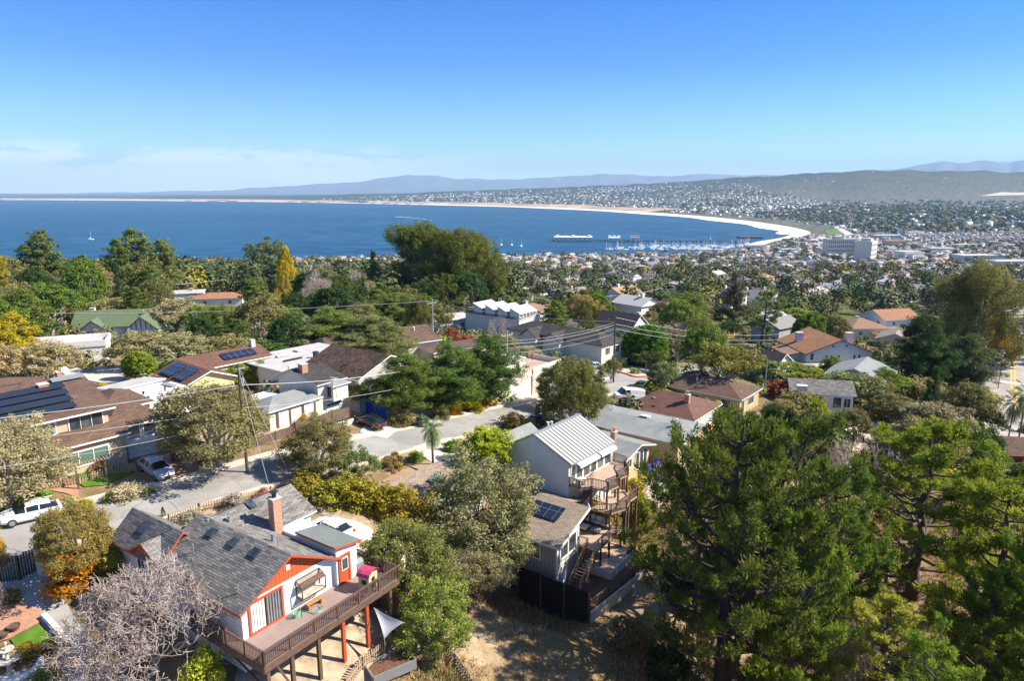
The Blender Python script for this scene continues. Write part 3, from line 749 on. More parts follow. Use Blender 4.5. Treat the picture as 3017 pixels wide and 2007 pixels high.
T('cone', 482, 1490, 1525, 16, 'dark', 'tiny upright conifer beside the street', 'shrub')
T('shrub', 375, 1415, 1465, 110, (0.343, 0.304, 0.185), 'grey verge bush between the gate and the driveway', 'shrub')
T('shrub', 330, 1435, 1475, 50, 'lime', 'lime-green verge plant beside the garden gate', 'shrub')
T('shrub', 440, 1430, 1452, 40, 'lime', 'lime-green verge plant beside the brick driveway', 'shrub')
T('shrub', 205, 1455, 1500, 90, (0.356, 0.317, 0.145), 'tawny verge bush behind the white car', 'shrub')
T('shrub', 255, 1465, 1500, 50, (0.40,0.36,0.03), 'yellow verge plant behind the white car', 'shrub')
T('shrub', 15, 1520, 1550, 40, 'yel', 'yellow plant under the left front wheel of the white car', 'shrub')
T('shrub', 35, 1400, 1450, 60, 'olive', 'low bush in the left front garden', 'shrub')
T('shrub', 90, 1420, 1450, 50, 'red', 'reddish bush at the foot of the brick steps', 'shrub')
T('shrub', 290, 1340, 1385, 60, (0.396, 0.264, 0.106), 'straw-coloured plants in the brick bed', 'shrub')
T('shrub', 340, 1325, 1360, 55, 'olive', 'small bush under the tan house window', 'shrub')
T('shrub', 895, 1215, 1260, 50, 'gold', 'golden shrub against the shuttered white house', 'shrub')
T('shrub', 990, 1195, 1240, 80, (0.224, 0.251, 0.0924), 'grey-green shrub by the garage of the shuttered house', 'shrub')
T('shrub', 930, 1222, 1250, 40, 'gold', 'small yellow shrub between the shuttered windows', 'shrub')
T('oak', 1065, 1125, 1215, 60, 'green', 'small tree between the garage and the grey-boarded house', 'tree')
T('shrub', 1110, 1240, 1270, 36, 'oak', 'dark bush beside the black car', 'shrub')
# big cypress row along the street
CG = 'cypresses along the far kerb'
T('bigcyp', 1190, 1040, 1232, 230, 'cyp', 'left cypress of the big pair along the far kerb', 'tree', 'cypress_tree', CG, 0)
T('bigcyp', 1330, 1010, 1215, 250, (0.106, 0.172, 0.033), 'middle cypress over the far kerb, behind the overhead wire', 'tree', 'cypress_tree', CG, 1)
T('bigcyp', 1440, 990, 1195, 240, (0.0726, 0.125, 0.0264), 'right cypress of the kerb row, reaching over the cream house', 'tree', 'cypress_tree', CG, 0)
for i, (x, y, w, c, l) in enumerate([(1185,1245,90,'oak','shadowed bushes at the foot of the left kerb cypress'),(1245,1250,50,'blue','silvery bush at the foot of the kerb cypresses'),(1335,1215,60,'gold','golden broom between the kerb cypresses'),
     (1390,1205,80,'yel','bright yellow broom on the far kerb'),(1300,1228,70,'olive','olive bush beside the golden broom'),(1495,1172,50,'bright','low green bush by the cream house drive'),(1460,1178,45,'olive','sparse bush by the cream house drive')]):
    T('shrub', x, y-40, y+6, w, c, l, 'shrub')
T('bigoak', 1660, 1060, 1205, 190, (0.145, 0.158, 0.0528), 'many-stemmed green tree over the dark blue car', 'tree', 'street_tree', None, 0)
T('spire', 1765, 1075, 1208, 110, (0.185, 0.198, 0.066), 'tiered conifer beside the corner pole', 'tree', 'conifer_tree')
T('oak', 1720, 1060, 1150, 80, 'olive', 'olive tree behind the tiered conifer')
T('oak', 1800, 1058, 1130, 60, 'olive', 'small tree against the corner pole')
T('shrub', 1850, 1168, 1200, 75, (0.45,0.38,0.38), 'pink-flowering bush in front of the white van', 'shrub')
T('shrub', 1915, 1125, 1155, 60, 'lime', 'yellow bush behind the brown shed roof', 'shrub')
T('shrub', 1700, 1165, 1195, 40, 'dark', 'dark bush by the parking court', 'shrub')
T('oak', 1950, 1068, 1150, 120, (0.158, 0.185, 0.066), 'round-headed tree at the corner of the two streets')
T('cone', 1942, 1090, 1150, 45, 'green', 'narrow green tree beside the brown hip roof')
T('oak', 2130, 1010, 1150, 210, (0.211, 0.198, 0.0396), 'broad olive and gold tree behind the brown hip roof')
T('shrub', 1990, 1468, 1530, 60, 'lime', 'golden creeper at the end of the lower deck', 'shrub')
T('shrub', 1870, 1385, 1470, 75, (0.317, 0.29, 0.0264), 'golden climbing bush behind the deck railing', 'shrub')
T('shrub', 1900, 1440, 1540, 80, (0.211, 0.238, 0.0264), 'green and gold bush at the foot of the deck', 'shrub')
T('shrub', 1760, 1440, 1560, 60, 'yel', 'bright yellow shrub between the decks', 'shrub')
T('shrub', 1800, 1495, 1560, 75, 'yel', 'yellow shrub behind the outdoor sofa', 'shrub')
T('shrub', 1715, 1425, 1470, 70, 'yel', 'yellow shrub beside the white railing wall', 'shrub')
T('cone', 1735, 1210, 1265, 28, (0.264, 0.198, 0.0396), 'young bronze conifer between the grey roofs', 'shrub')
T('cone', 1918, 1280, 1340, 26, (0.264, 0.198, 0.0396), 'young bronze conifer beside the long grey roof', 'shrub')
T('shrub', 1595, 1390, 1430, 22, 'bright', 'small bright plant beside the brick chimney stack', 'shrub')
T('shrub', 1965, 1345, 1400, 30, 'yel', 'yellow shrub beside the blue patio chair', 'shrub')
# hillside right of the pines
HS = [(2350,1140,1230,150,'olive'),(2300,1180,1260,120,'olive'),(2400,1170,1250,80,'lime'),(2250,1215,1290,120,(0.264, 0.238, 0.0924)),(2300,1230,1340,90,'oak'),(2430,1215,1290,120,'grey'),
 (2500,1085,1190,180,(0.172, 0.198, 0.066)),(2560,1110,1195,110,'olive'),(2640,1110,1170,130,'bright'),(2670,1105,1165,90,'lime'),(2600,1090,1160,120,'green'),(2620,1160,1240,140,'oak'),(2720,1100,1200,150,(0.264, 0.224, 0.0924)),(2680,1190,1290,170,'grey'),
 (2730,1190,1330,200,(0.277, 0.251, 0.132)),(2650,1230,1330,150,(0.251, 0.251, 0.145)),(2790,1150,1270,160,'olive'),(2840,1130,1290,150,'oak'),(2840,1220,1380,150,'green'),(2890,1300,1420,130,'bright'),(2760,1280,1400,160,(0.211, 0.198, 0.0792)),
 (2870,1130,1230,130,'oak'),(2900,1210,1290,110,'dark'),(2330,1270,1380,110,'olive'),(2450,1040,1100,80,'green'),(2700,1380,1460,130,'olive'),(2820,1400,1500,120,'bright'),(2900,1430,1510,110,'olive')]
_adj = {'olive':'olive-green','grey':'grey-green','lime':'lime-yellow','oak':'dull green','bright':'bright green','green':'mid-green','dark':'dark green'}
for i, (x, yt, yb, w, c) in enumerate(HS):
    ref = ('the wooden fence' if x < 2620 else 'the palm trees' if x > 2780 else 'the gully edge')
    T('oak' if i % 3 else 'shrub', x, yt, yb, w, c, f"{_adj.get(c, 'tawny')} {'bush' if i%3==0 else 'tree'} on the slope by {ref}, about {['first','second','third','fourth','fifth','sixth','seventh'][i%7]} uphill", 'tree' if i % 3 else 'shrub', group='hillside scrub trees')
T('fanpalm', 2970, 1175, 1300, 58, (0.132, 0.172, 0.066), 'shorter fan palm behind the red barn', 'palm', 'fan_palm_tree')
T('fanpalm', 3000, 1148, 1300, 70, (0.132, 0.172, 0.066), 'taller fan palm behind the red barn', 'palm', 'fan_palm_tree')
# ---- landmarks of the middle distance
T('bigeuc', 1245, 650, 890, 290, (0.115, 0.14, 0.024), 'left crown of the giant eucalyptus pair before the bay', 'tree', 'eucalyptus_tree', None, 0, 0.5)
T('bigeuc', 1375, 672, 915, 290, (0.125, 0.145, 0.026), 'right crown of the giant eucalyptus pair before the bay', 'tree', 'eucalyptus_tree', None, 1, 2.5)
T('bigeuc', 1450, 790, 910, 130, (0.152, 0.145, 0.0396), 'small gum tree at the right foot of the giant eucalyptus', 'tree', 'eucalyptus_tree', None, 0, 4)
T('bigeuc', 2865, 760, 1110, 310, (0.165, 0.152, 0.0462), 'huge brown-green eucalyptus beside the main road', 'tree', 'eucalyptus_tree', None, 0, 1.2)
T('bigcyp', 2705, 925, 1165, 190, (0.0462, 0.0858, 0.0238), 'dark pyramidal conifer left of the main road', 'tree', 'conifer_tree', None, 0)
T('bigcyp', 2830, 985, 1175, 240, (0.0726, 0.099, 0.033), 'dark spreading cypress at the main road bend', 'tree', 'cypress_tree', None, 1)
T('oak', 2980, 980, 1080, 110, 'yel', 'yellow autumn tree beside the main road')
T('oak', 2900, 935, 1090, 110, 'gold', 'golden tree under the huge eucalyptus')
T('cyp', 420, 672, 880, 170, (0.119, 0.158, 0.0396), 'tall dark cypress standing above the left skyline', 'tree', 'cypress_tree', None, 1)
T('cyp', 145, 677, 880, 160, (0.119, 0.158, 0.0396), 'flat-topped cypress on the left skyline', 'tree', 'cypress_tree', None, 2)
T('cyp', 490, 705, 880, 120, (0.145, 0.172, 0.0462), 'lower cypress right of the tall skyline cypress', 'tree', 'cypress_tree', None, 0)
T('cyp', 360, 700, 890, 110, 'cyp', 'lower cypress left of the tall skyline cypress', 'tree', 'cypress_tree', None, 1)
T('cyp', 5, 695, 880, 60, 'cyp', 'cypress cut by the left edge above the skyline', 'tree', 'cypress_tree', None, 1)
T('oak', 800, 708, 830, 130, (0.119, 0.145, 0.0396), 'umbrella-crowned pine beside the golden poplar')
T('cone', 850, 720, 900, 80, (0.50,0.35,0.015), 'bright golden poplar in the left woods', 'tree', 'poplar_tree', None, 1)
T('spire', 30, 760, 960, 130, (0.264, 0.211, 0.0264), 'golden-green conifer near the left edge', 'tree', 'conifer_tree')
T('cyp', 60, 920, 1080, 150, (0.34,0.28,0.02), 'yellow cypress left of the white flat-roofed house', 'tree', 'cypress_tree', None, 0)
T('oak', 20, 955, 1100, 130, (0.396, 0.33, 0.0264), 'yellow tree at the left edge behind the oaks')
T('oak', 150, 1010, 1130, 220, (0.317, 0.264, 0.132), 'grey-brown oak in front of the white flat-roofed house', 'tree', 'oak_tree')
T('oak', 45, 1020, 1140, 150, (0.317, 0.264, 0.132), 'grey-brown oak at the left edge behind the solar roofs', 'tree', 'oak_tree')
T('oak', 420, 980, 1090, 190, (0.264, 0.238, 0.106), 'olive oak between the white flat house and the green roof', 'tree', 'oak_tree')
T('oak', 540, 985, 1095, 190, (0.29, 0.264, 0.132), 'pale oak below the green-roofed house', 'tree', 'oak_tree')
T('oak', 660, 990, 1090, 170, (0.224, 0.211, 0.0792), 'oak behind the roof with two solar arrays', 'tree', 'oak_tree')
T('dome', 418, 1030, 1118, 104, (0.211, 0.251, 0.0264), 'ivy-green rounded tree beside the asphalt court')
T('oak', 310, 880, 960, 200, (0.264, 0.238, 0.0924), 'broad olive oak above the green roof', 'tree', 'oak_tree')
T('oak', 520, 880, 980, 170, (0.317, 0.277, 0.145), 'pale lichen-grey oak beside the green roof', 'tree', 'oak_tree')
T('oak', 600, 900, 985, 150, (0.172, 0.211, 0.0528), 'green oak behind the pale lichen-grey oak', 'tree', 'oak_tree')
T('bigcyp', 1110, 930, 1080, 260, (0.185, 0.198, 0.066), 'wind-swept flat cypress with forked dark trunk before the long brown roof', 'tree', 'cypress_tree', None, 0)
T('bigcyp', 980, 905, 1050, 260, (0.132, 0.185, 0.0396), 'wide layered cypress in the middle of the woods', 'tree', 'cypress_tree', None, 1)
T('bigcyp', 1180, 860, 990, 230, (0.132, 0.185, 0.0396), 'layered cypress below the giant eucalyptus', 'tree', 'cypress_tree', None, 0)
T('bare', 910, 930, 1020, 130, 'grey', 'grey leafless tree above the white flat roof', var=0)
T('bare', 1050, 790, 890, 130, 'grey', 'grey leafless tree before the giant eucalyptus', var=1)
T('bare', 1160, 790, 880, 120, 'grey', 'dead twiggy tree at the left foot of the giant eucalyptus', var=0)
T('cyp', 780, 1000, 1075, 200, (0.066, 0.119, 0.0264), 'dark green cypress thicket above the white flat roof', 'tree', 'cypress_tree')
T('cyp', 700, 940, 1050, 170, (0.066, 0.106, 0.0264), 'dark cypress left of the grey leafless tree', 'tree', 'cypress_tree')
T('dome', 870, 1035, 1125, 95, (0.37, 0.33, 0.0198), 'yellow-green rounded tree before the white flat roof')
T('hedge', 690, 1075, 1140, 230, (0.172, 0.238, 0.0264), 'long clipped green hedge behind the street oak', 'hedge', 'clipped_hedge', None, None, 0.5, 60)
T('hedge', 345, 1140, 1178, 100, (0.343, 0.277, 0.0396), 'clipped golden hedge beside the white flat roof', 'hedge', 'clipped_hedge', None, None, 0.2, 40)
T('hedge', 270, 1130, 1155, 90, 'yel', 'yellow bushes behind the brick chimney with the dish', 'hedge', 'clipped_hedge', None, None, 0.2, 30)
T('oak', 1550, 1020, 1080, 110, (0.264, 0.251, 0.132), 'pale oak behind the cream house', 'tree', 'oak_tree')
T('oak', 1480, 985, 1060, 110, (0.198, 0.198, 0.0792), 'olive tree left of the light green trees')
T('dome', 1640, 990, 1040, 80, (0.185, 0.317, 0.0528), 'left light green round tree before the dark long roof')
T('dome', 1700, 1005, 1060, 70, (0.185, 0.317, 0.0528), 'middle light green round tree before the dark long roof')
T('dome', 1745, 1000, 1065, 75, (0.211, 0.33, 0.0528), 'right light green round tree before the dark long roof')
T('dome', 1900, 950, 1080, 150, (0.095, 0.18, 0.02), 'big smooth-domed green tree at the junction', 'tree', 'domed_tree')
T('oak', 1905, 1020, 1085, 150, (0.0924, 0.119, 0.033), 'dark skirt of trees under the big smooth-domed tree')
T('euc', 2020, 860, 970, 180, (0.132, 0.172, 0.033), 'billowing green tree above the big smooth-domed tree')
T('euc', 2060, 925, 1060, 150, (0.172, 0.185, 0.0396), 'tall green tree right of the big smooth-domed tree')
T('spire', 2160, 800, 945, 110, (0.099, 0.0858, 0.0396), 'dark bronze redwood in the middle of the town slope', 'tree', 'redwood_tree')
T('pine', 2245, 855, 1030, 170, (0.172, 0.198, 0.066), 'tall thin pine with bare lower trunk', 'tree', 'pine_tree', None, 0)
T('pine', 2000, 760, 870, 100, (0.132, 0.158, 0.0528), 'leaning open pine above the steep grey roof', 'tree', 'pine_tree', None, 0)
T('oak', 1710, 870, 970, 130, (0.264, 0.198, 0.066), 'brown thin-leaved tree right of the clerestory house')
T('bare', 1470, 930, 1010, 70, 'grey', 'leafless tree in front of the clerestory house', var=1)
T('shrub', 1370, 980, 1030, 60, 'red', 'red-brown bush beside the long brown roof', 'shrub')
T('shrub', 1330, 960, 1010, 60, 'red', 'russet bush behind the long brown roof', 'shrub')
T('shrub', 1630, 950, 975, 60, 'yel', 'yellow rounded bush behind the dark long roof', 'shrub')
T('shrub', 1550, 940, 970, 70, 'lime', 'yellow-green bush right of the clerestory house', 'shrub')
T('dome', 2350, 905, 975, 130, (0.198, 0.251, 0.0396), 'feathery light green willow among the roofs')
T('oak', 2405, 925, 1000, 110, (0.158, 0.198, 0.0528), 'green tree beside the feathery willow')
T('oak', 2300, 1060, 1120, 200, (0.172, 0.211, 0.0396), 'long dark green clipped trees behind the chimney house')
T('hedge', 2370, 1085, 1112, 110, 'yel', 'golden hedge between the two white gabled houses', 'hedge', 'clipped_hedge', None, None, 0.2, 30)
T('spire', 1105, 740, 880, 70, (0.0924, 0.119, 0.0396), 'dark conifer left of the giant eucalyptus', 'tree', 'conifer_tree')
T('shrub', 2295, 1110, 1170, 90, 'red', 'wine-red bush beside the chimney house', 'shrub')
T('shrub', 1835, 1055, 1085, 34, (0.198, 0.224, 0.106), 'clipped ball bush on the corner island', 'shrub')
T('shrub', 1870, 1082, 1103, 40, (0.211, 0.264, 0.066), 'clipped low bush on the corner island', 'shrub')
T('oak', 1595, 1075, 1140, 110, (0.198, 0.211, 0.0792), 'olive tree between the cream house and the green street tree')
print('explicit trees', N_TREES)
# ================================================================ building materials
m_brick('shingle_grey', (0.25, 0.23, 0.21), (0.10, 0.092, 0.085), (0.05, 0.05, 0.05), 0.55, 0.17, ms=0.014, var=0.4)
m_brick('shingle_brown', (0.17, 0.105, 0.075), (0.105, 0.062, 0.045), (0.05, 0.035, 0.03), 0.5, 0.17, var=0.45)
m_brick('shingle_redbrown', (0.19, 0.095, 0.068), (0.13, 0.065, 0.048), (0.06, 0.035, 0.03), 0.5, 0.17, var=0.35)
m_brick('shingle_tan', (0.36, 0.29, 0.23), (0.25, 0.195, 0.15), (0.12, 0.09, 0.07), 0.45, 0.2, var=0.25)
m_brick('shingle_dark', (0.075, 0.068, 0.065), (0.045, 0.04, 0.038), (0.02, 0.02, 0.02), 0.5, 0.2, var=0.5)
m_brick('shake_dark', (0.12, 0.075, 0.055), (0.04, 0.028, 0.024), (0.02, 0.015, 0.012), 0.3, 0.35, var=0.9)
m_brick('shingle_green', (0.13, 0.17, 0.095), (0.10, 0.135, 0.075), (0.06, 0.08, 0.05), 0.5, 0.2, var=0.2)
m_brick('tile_orange', (0.42, 0.22, 0.12), (0.31, 0.15, 0.08), (0.15, 0.06, 0.03), 0.3, 0.4, ms=0.03, var=0.3)
m_brick('tile_pinkish', (0.33, 0.20, 0.14), (0.26, 0.15, 0.11), (0.13, 0.08, 0.06), 0.3, 0.4, ms=0.03, var=0.3)
m_plain('roll_grey', (0.21, 0.22, 0.215), 0.95, 0.2, 0.5, bmp=0.2)
m_plain('roll_dark', (0.17, 0.185, 0.18), 0.95, 0.12, 0.6, bmp=0.15)
m_plain('roll_green', (0.145, 0.165, 0.155), 0.95, 0.12, 0.8, bmp=0.15)
m_plain('roof_tan_flat', (0.30, 0.20, 0.12), 0.95, 0.15, 0.4)
m_plain('roof_white', (0.66, 0.64, 0.61), 0.85, 0.1, 0.4)
m_plain('roof_pale', (0.43, 0.40, 0.385), 0.9, 0.2, 0.35)
m_lines('metal_roof', (0.40, 0.39, 0.365), (0.03, 0.03, 0.035), 0.56, axis=0, width=0.30, rough=0.45, bmp=0.0, var=0.06)
m_lines('siding_white', (0.68, 0.68, 0.67), (0.25, 0.27, 0.31), 0.24, axis=1, width=0.10, rough=0.6, bmp=-0.3, var=0.05)
m_lines('board_batten', (0.40, 0.355, 0.295), (0.25, 0.22, 0.18), 0.42, axis=0, width=0.14, rough=0.8, bmp=0.4, var=0.12)
m_lines('board_tan', (0.35, 0.27, 0.185), (0.17, 0.13, 0.09), 0.28, axis=0, width=0.07, rough=0.8, bmp=0.2, var=0.14)
m_lines('board_grey', (0.47, 0.46, 0.44), (0.22, 0.21, 0.2), 0.3, axis=0, width=0.10, rough=0.8, bmp=0.2, var=0.1)
m_lines('board_dark', (0.018, 0.016, 0.015), (0.015, 0.013, 0.012), 0.3, axis=1, width=0.1, rough=0.9, bmp=0.2, var=0.35)
m_lines('gable_red', (0.46, 0.095, 0.035), (0.22, 0.035, 0.012), 0.32, axis=0, width=0.08, rough=0.6, bmp=0.3, var=0.1)
m_lines('fence_wood', (0.15, 0.10, 0.075), (0.035, 0.025, 0.02), 0.16, axis=0, width=0.18, rough=0.9, bmp=0.3, var=0.4)
m_lines('fence_new', (0.44, 0.22, 0.085), (0.16, 0.07, 0.03), 0.16, axis=0, width=0.12, rough=0.85, bmp=0.2, var=0.3)
m_lines('deck_boards', (0.29, 0.215, 0.19), (0.12, 0.08, 0.07), 0.145, axis=0, width=0.10, rough=0.75, bmp=0.1, var=0.16)
m_lines('deck_tan', (0.42, 0.31, 0.23), (0.24, 0.17, 0.12), 0.145, axis=0, width=0.08, rough=0.8, bmp=0.1, var=0.12)
m_lines('garage_white', (0.74, 0.74, 0.74), (0.4, 0.4, 0.4), 0.5, axis=1, width=0.06, rough=0.5, var=0.04)
m_brick('brick', (0.42, 0.17, 0.075), (0.30, 0.11, 0.05), (0.42, 0.36, 0.3), 0.22, 0.075, ms=0.012, var=0.2)
m_brick('brick_paving', (0.42, 0.21, 0.13), (0.33, 0.15, 0.09), (0.34, 0.25, 0.18), 0.22, 0.11, ms=0.01, var=0.2)
m_brick('block_tan', (0.37, 0.29, 0.22), (0.31, 0.24, 0.185), (0.24, 0.19, 0.15), 0.4, 0.12, ms=0.015, var=0.15)
m_plain('red_paint', (0.42, 0.075, 0.03), 0.5, 0.1, 2)
m_plain('white_paint', (0.78, 0.77, 0.75), 0.55, 0.06, 2)
m_plain('cream_stucco', (0.68, 0.60, 0.49), 0.9, 0.07, 0.7)
m_plain('tan_stucco', (0.50, 0.36, 0.245), 0.9, 0.07, 0.7)
m_plain('grey_stucco', (0.50, 0.51, 0.52), 0.9, 0.07, 0.7)
m_plain('white_stucco', (0.66, 0.65, 0.63), 0.9, 0.06, 0.7)
m_plain('ochre_stucco', (0.52, 0.37, 0.20), 0.9, 0.1, 0.7)
m_plain('yellow_stucco', (0.66, 0.55, 0.30), 0.9, 0.07, 0.7)
m_plain('barn_red', (0.16, 0.022, 0.016), 0.8, 0.25, 1.5)
m_plain('brown_wood', (0.115, 0.07, 0.05), 0.8, 0.25, 3)
m_plain('raw_wood', (0.36, 0.25, 0.16), 0.85, 0.2, 3)
m_plain('dark_metal', (0.03, 0.03, 0.032), 0.45, 0.1, 3)
m_plain('grey_metal', (0.33, 0.34, 0.35), 0.4, 0.1, 3, metal=0.4)
m_plain('concrete', (0.47, 0.43, 0.385), 0.9, 0.16, 0.6, bmp=0.15)
m_plain('concrete_wall', (0.60, 0.53, 0.43), 0.9, 0.14, 0.7)
m_plain('gravel_path', (0.46, 0.39, 0.31), 0.95, 0.22, 2.5, bmp=0.4)
m_plain('black_paint', (0.018, 0.018, 0.02), 0.5, 0.1, 2)
m_plain('terracotta', (0.42, 0.17, 0.08), 0.8, 0.15, 3)
m_plain('lawn', (0.075, 0.16, 0.012), 0.95, 0.35, 1.5, bmp=0.5)
m_plain('dry_lawn', (0.22, 0.20, 0.05), 0.95, 0.35, 1.0, bmp=0.5)
m_plain('mulch', (0.14, 0.07, 0.04), 0.95, 0.4, 4, bmp=0.5)
m_plain('sandy_soil', (0.36, 0.28, 0.19), 0.95, 0.4, 1.2, bmp=0.6)
m_plain('dirt', (0.30, 0.22, 0.15), 0.95, 0.4, 2.0, bmp=0.5)
m_plain('curtain', (0.52, 0.50, 0.48), 0.9, 0.15, 3)
m_plain('cloth_blue', (0.015, 0.06, 0.36), 0.8, 0.15, 1)
m_plain('canvas_white', (0.72, 0.70, 0.66), 0.85, 0.06, 1)
m_plain('stone', (0.42, 0.37, 0.31), 0.95, 0.3, 2, bmp=0.5)
def make_glass():
    m, t, b = nt('glass')
    n = noise(t, coords(t), 1.2, 3, 0.6)
    t.links.new(ramp(t, n, [(0.35, (0.02, 0.025, 0.03)), (0.7, (0.09, 0.11, 0.12))]), b.inputs['Base Color'])
    b.inputs['Roughness'].default_value = 0.06; b.inputs['Specular IOR Level'].default_value = 0.8
    m, t, b = nt('glass_green'); b.inputs['Base Color'].default_value = (0.10, 0.17, 0.13, 1); b.inputs['Roughness'].default_value = 0.05; b.inputs['Specular IOR Level'].default_value = 0.8
    m, t, b = nt('solar')
    v = coords(t, 'UV'); n = nd(t, 'ShaderNodeTexBrick'); n.offset = 0
    n.inputs['Scale'].default_value = 1; n.inputs['Brick Width'].default_value = 1.0; n.inputs['Row Height'].default_value = 1.65; n.inputs['Mortar Size'].default_value = 0.025
    n.inputs['Color1'].default_value = (0.012, 0.018, 0.04, 1); n.inputs['Color2'].default_value = (0.016, 0.022, 0.048, 1); n.inputs['Mortar'].default_value = (0.14, 0.15, 0.17, 1)
    t.links.new(v, n.inputs['Vector']); t.links.new(n.outputs[0], b.inputs['Base Color']); b.inputs['Roughness'].default_value = 0.18
make_glass()
m_plain('solar_dark', (.022, .026, .04), .3, .1, 1)

class House:
    """local frame: x runs along the front eave, y runs back from it; z = 0 at the foot"""
    def __init__(s, name, label, A, B=None, rz=None, zg=0.0, cat='house', group=None, wall='white_stucco', roof='shingle_grey', trim='white_paint', deep=3.0):
        s.loc = Vector((A[0], A[1], zg))
        if rz is None: rz = math.atan2(B[1]-A[1], B[0]-A[0])
        s.rz = rz; s.t = thing(name, label, cat, s.loc, rz, group)
        s.wall, s.roof, s.trim = wall, roof, trim; s.deep = deep; s.W = []; s.walls = {}; s.roofs = {}; s.fas = {}
    def loc_of(s, p):
        """world to house frame"""
        d = Vector(p)-s.loc; c, sn = math.cos(-s.rz), math.sin(-s.rz)
        return Vector((d.x*c-d.y*sn, d.x*sn+d.y*c, d.z))
    def mbw(s, m): return s.walls.setdefault(m, MB())
    def mbr(s, m): return s.roofs.setdefault(m, MB())
    def mbf(s, m): return s.fas.setdefault(m, MB())
    def wing(s, x0, y0, x1, y1, ze, kind='gable', ax='x', rise=1.5, ov=0.4, zb=None, wall=None, roof=None, trim=None, gable=None, rid=0.5, inset=None, th=0.16, ovg=None):
        wall = wall or s.wall; roof = roof or s.roof; trim = trim or s.trim; zb = -s.deep if zb is None else zb
        ovg = ov if ovg is None else ovg
        w = dict(x0=x0, y0=y0, x1=x1, y1=y1, ze=ze, kind=kind, ax=ax, rise=rise, rid=rid, ov=ov)
        s.W.append(w); wm = s.mbw(wall)
        C = [(x0, y0), (x1, y0), (x1, y1), (x0, y1)]
        if kind == 'shed':   # rises along ax
            zt = {'x': [0, rise, rise, 0], 'y': [0, 0, rise, rise], '-x': [rise, 0, 0, rise], '-y': [rise, rise, 0, 0]}[ax]
        else: zt = [0]*4
        for i in range(4):
            j = (i+1) % 4; wm.poly([(*C[i], zb), (*C[j], zb), (*C[j], ze+zt[j]-0.02), (*C[i], ze+zt[i]-0.02)])
        sl = 1.0
        def R_(p): s.mbr(roof).poly(p)
        if kind == 'flat':
            P = [(x0-ov, y0-ov), (x1+ov, y0-ov), (x1+ov, y1+ov), (x0-ov, y1+ov)]
            tops = [[(*p, ze+th) for p in P]]; rim = P; zr = [ze+th]*4
        elif kind == 'shed':
            L = (x1-x0) if 'x' in ax else (y1-y0); g = rise/L
            def zz(x, y):
                return ze+{'x': (x-x0)*g, 'y': (y-y0)*g, '-x': (x1-x)*g, '-y': (y1-y)*g}[ax]
            P = [(x0-ov, y0-ov), (x1+ov, y0-ov), (x1+ov, y1+ov), (x0-ov, y1+ov)]
            zr = [zz(*p)+th for p in P]; tops = [[(*p, z) for p, z in zip(P, zr)]]; rim = P
        elif kind == 'gable':
            if ax == 'x':
                yr = y0+(y1-y0)*rid; g0 = rise/(yr-y0); g1 = rise/(y1-yr)
                a, b_, c, d = (x0-ovg, y0-ov, ze-g0*ov+th), (x1+ovg, y0-ov, ze-g0*ov+th), (x1+ovg, y1+ov, ze-g1*ov+th), (x0-ovg, y1+ov, ze-g1*ov+th)
                r0, r1 = (x0-ovg, yr, ze+rise+th), (x1+ovg, yr, ze+rise+th)
                tops = [[a, b_, r1, r0], [c, d, r0, r1]]; rimp = [a, b_, r1, c, d, r0]
                gm = s.mbw(gable or wall)
                gm.poly([(x0, y1, ze-0.02), (x0, y0, ze-0.02), (x0, yr, ze+rise-0.02)]); gm.poly([(x1, y0, ze-0.02), (x1, y1, ze-0.02), (x1, yr, ze+rise-0.02)])
            else:
                xr = x0+(x1-x0)*rid; g0 = rise/(xr-x0); g1 = rise/(x1-xr)
                a, b_, c, d = (x0-ov, y0-ovg, ze-g0*ov+th), (x1+ov, y0-ovg, ze-g1*ov+th), (x1+ov, y1+ovg, ze-g1*ov+th), (x0-ov, y1+ovg, ze-g0*ov+th)
                r0, r1 = (xr, y0-ovg, ze+rise+th), (xr, y1+ovg, ze+rise+th)
                tops = [[d, a, r0, r1], [b_, c, r1, r0]]; rimp = [a, r0, b_, c, r1, d]
                gm = s.mbw(gable or wall)
                gm.poly([(x0, y0, ze-0.02), (x1, y0, ze-0.02), (xr, y0, ze+rise-0.02)]); gm.poly([(x1, y1, ze-0.02), (x0, y1, ze-0.02), (xr, y1, ze+rise-0.02)])
        else:  # hip
            P = [(x0-ov, y0-ov), (x1+ov, y0-ov), (x1+ov, y1+ov), (x0-ov, y1+ov)]; zr = [ze+th]*4
            a, b_, c, d = [(*p, ze+th) for p in P]
            if ax == 'x':
                ins = (y1-y0)/2+ov if inset is None else inset; ym = (y0+y1)/2; r0, r1 = (x0-ov+ins, ym, ze+rise+th), (x1+ov-ins, ym, ze+rise+th)
                tops = [[a, b_, r1, r0], [b_, c, r1], [c, d, r0, r1], [d, a, r0]]
            else:
                ins = (x1-x0)/2+ov if inset is None else inset; xm = (x0+x1)/2; r0, r1 = (xm, y0-ov+ins, ze+rise+th), (xm, y1+ov-ins, ze+rise+th)
                tops = [[a, b_, r0], [b_, c, r1, r0], [c, d, r1], [d, a, r0, r1]]
            rim = P
        for tp in tops: R_(tp)
        if kind != 'gable': rimp = [(*p, z) for p, z in zip(rim, zr)]
        fm = s.mbf(trim); n = len(rimp)
        for i in range(n):
            j = (i+1) % n; p, q = rimp[i], rimp[j]
            fm.poly([(p[0], p[1], p[2]-th), (q[0], q[1], q[2]-th), (q[0], q[1], q[2]-0.003), (p[0], p[1], p[2]-0.003)])
        for tp in tops: fm.poly([(p[0], p[1], p[2]-th) for p in reversed(tp)])
        return w
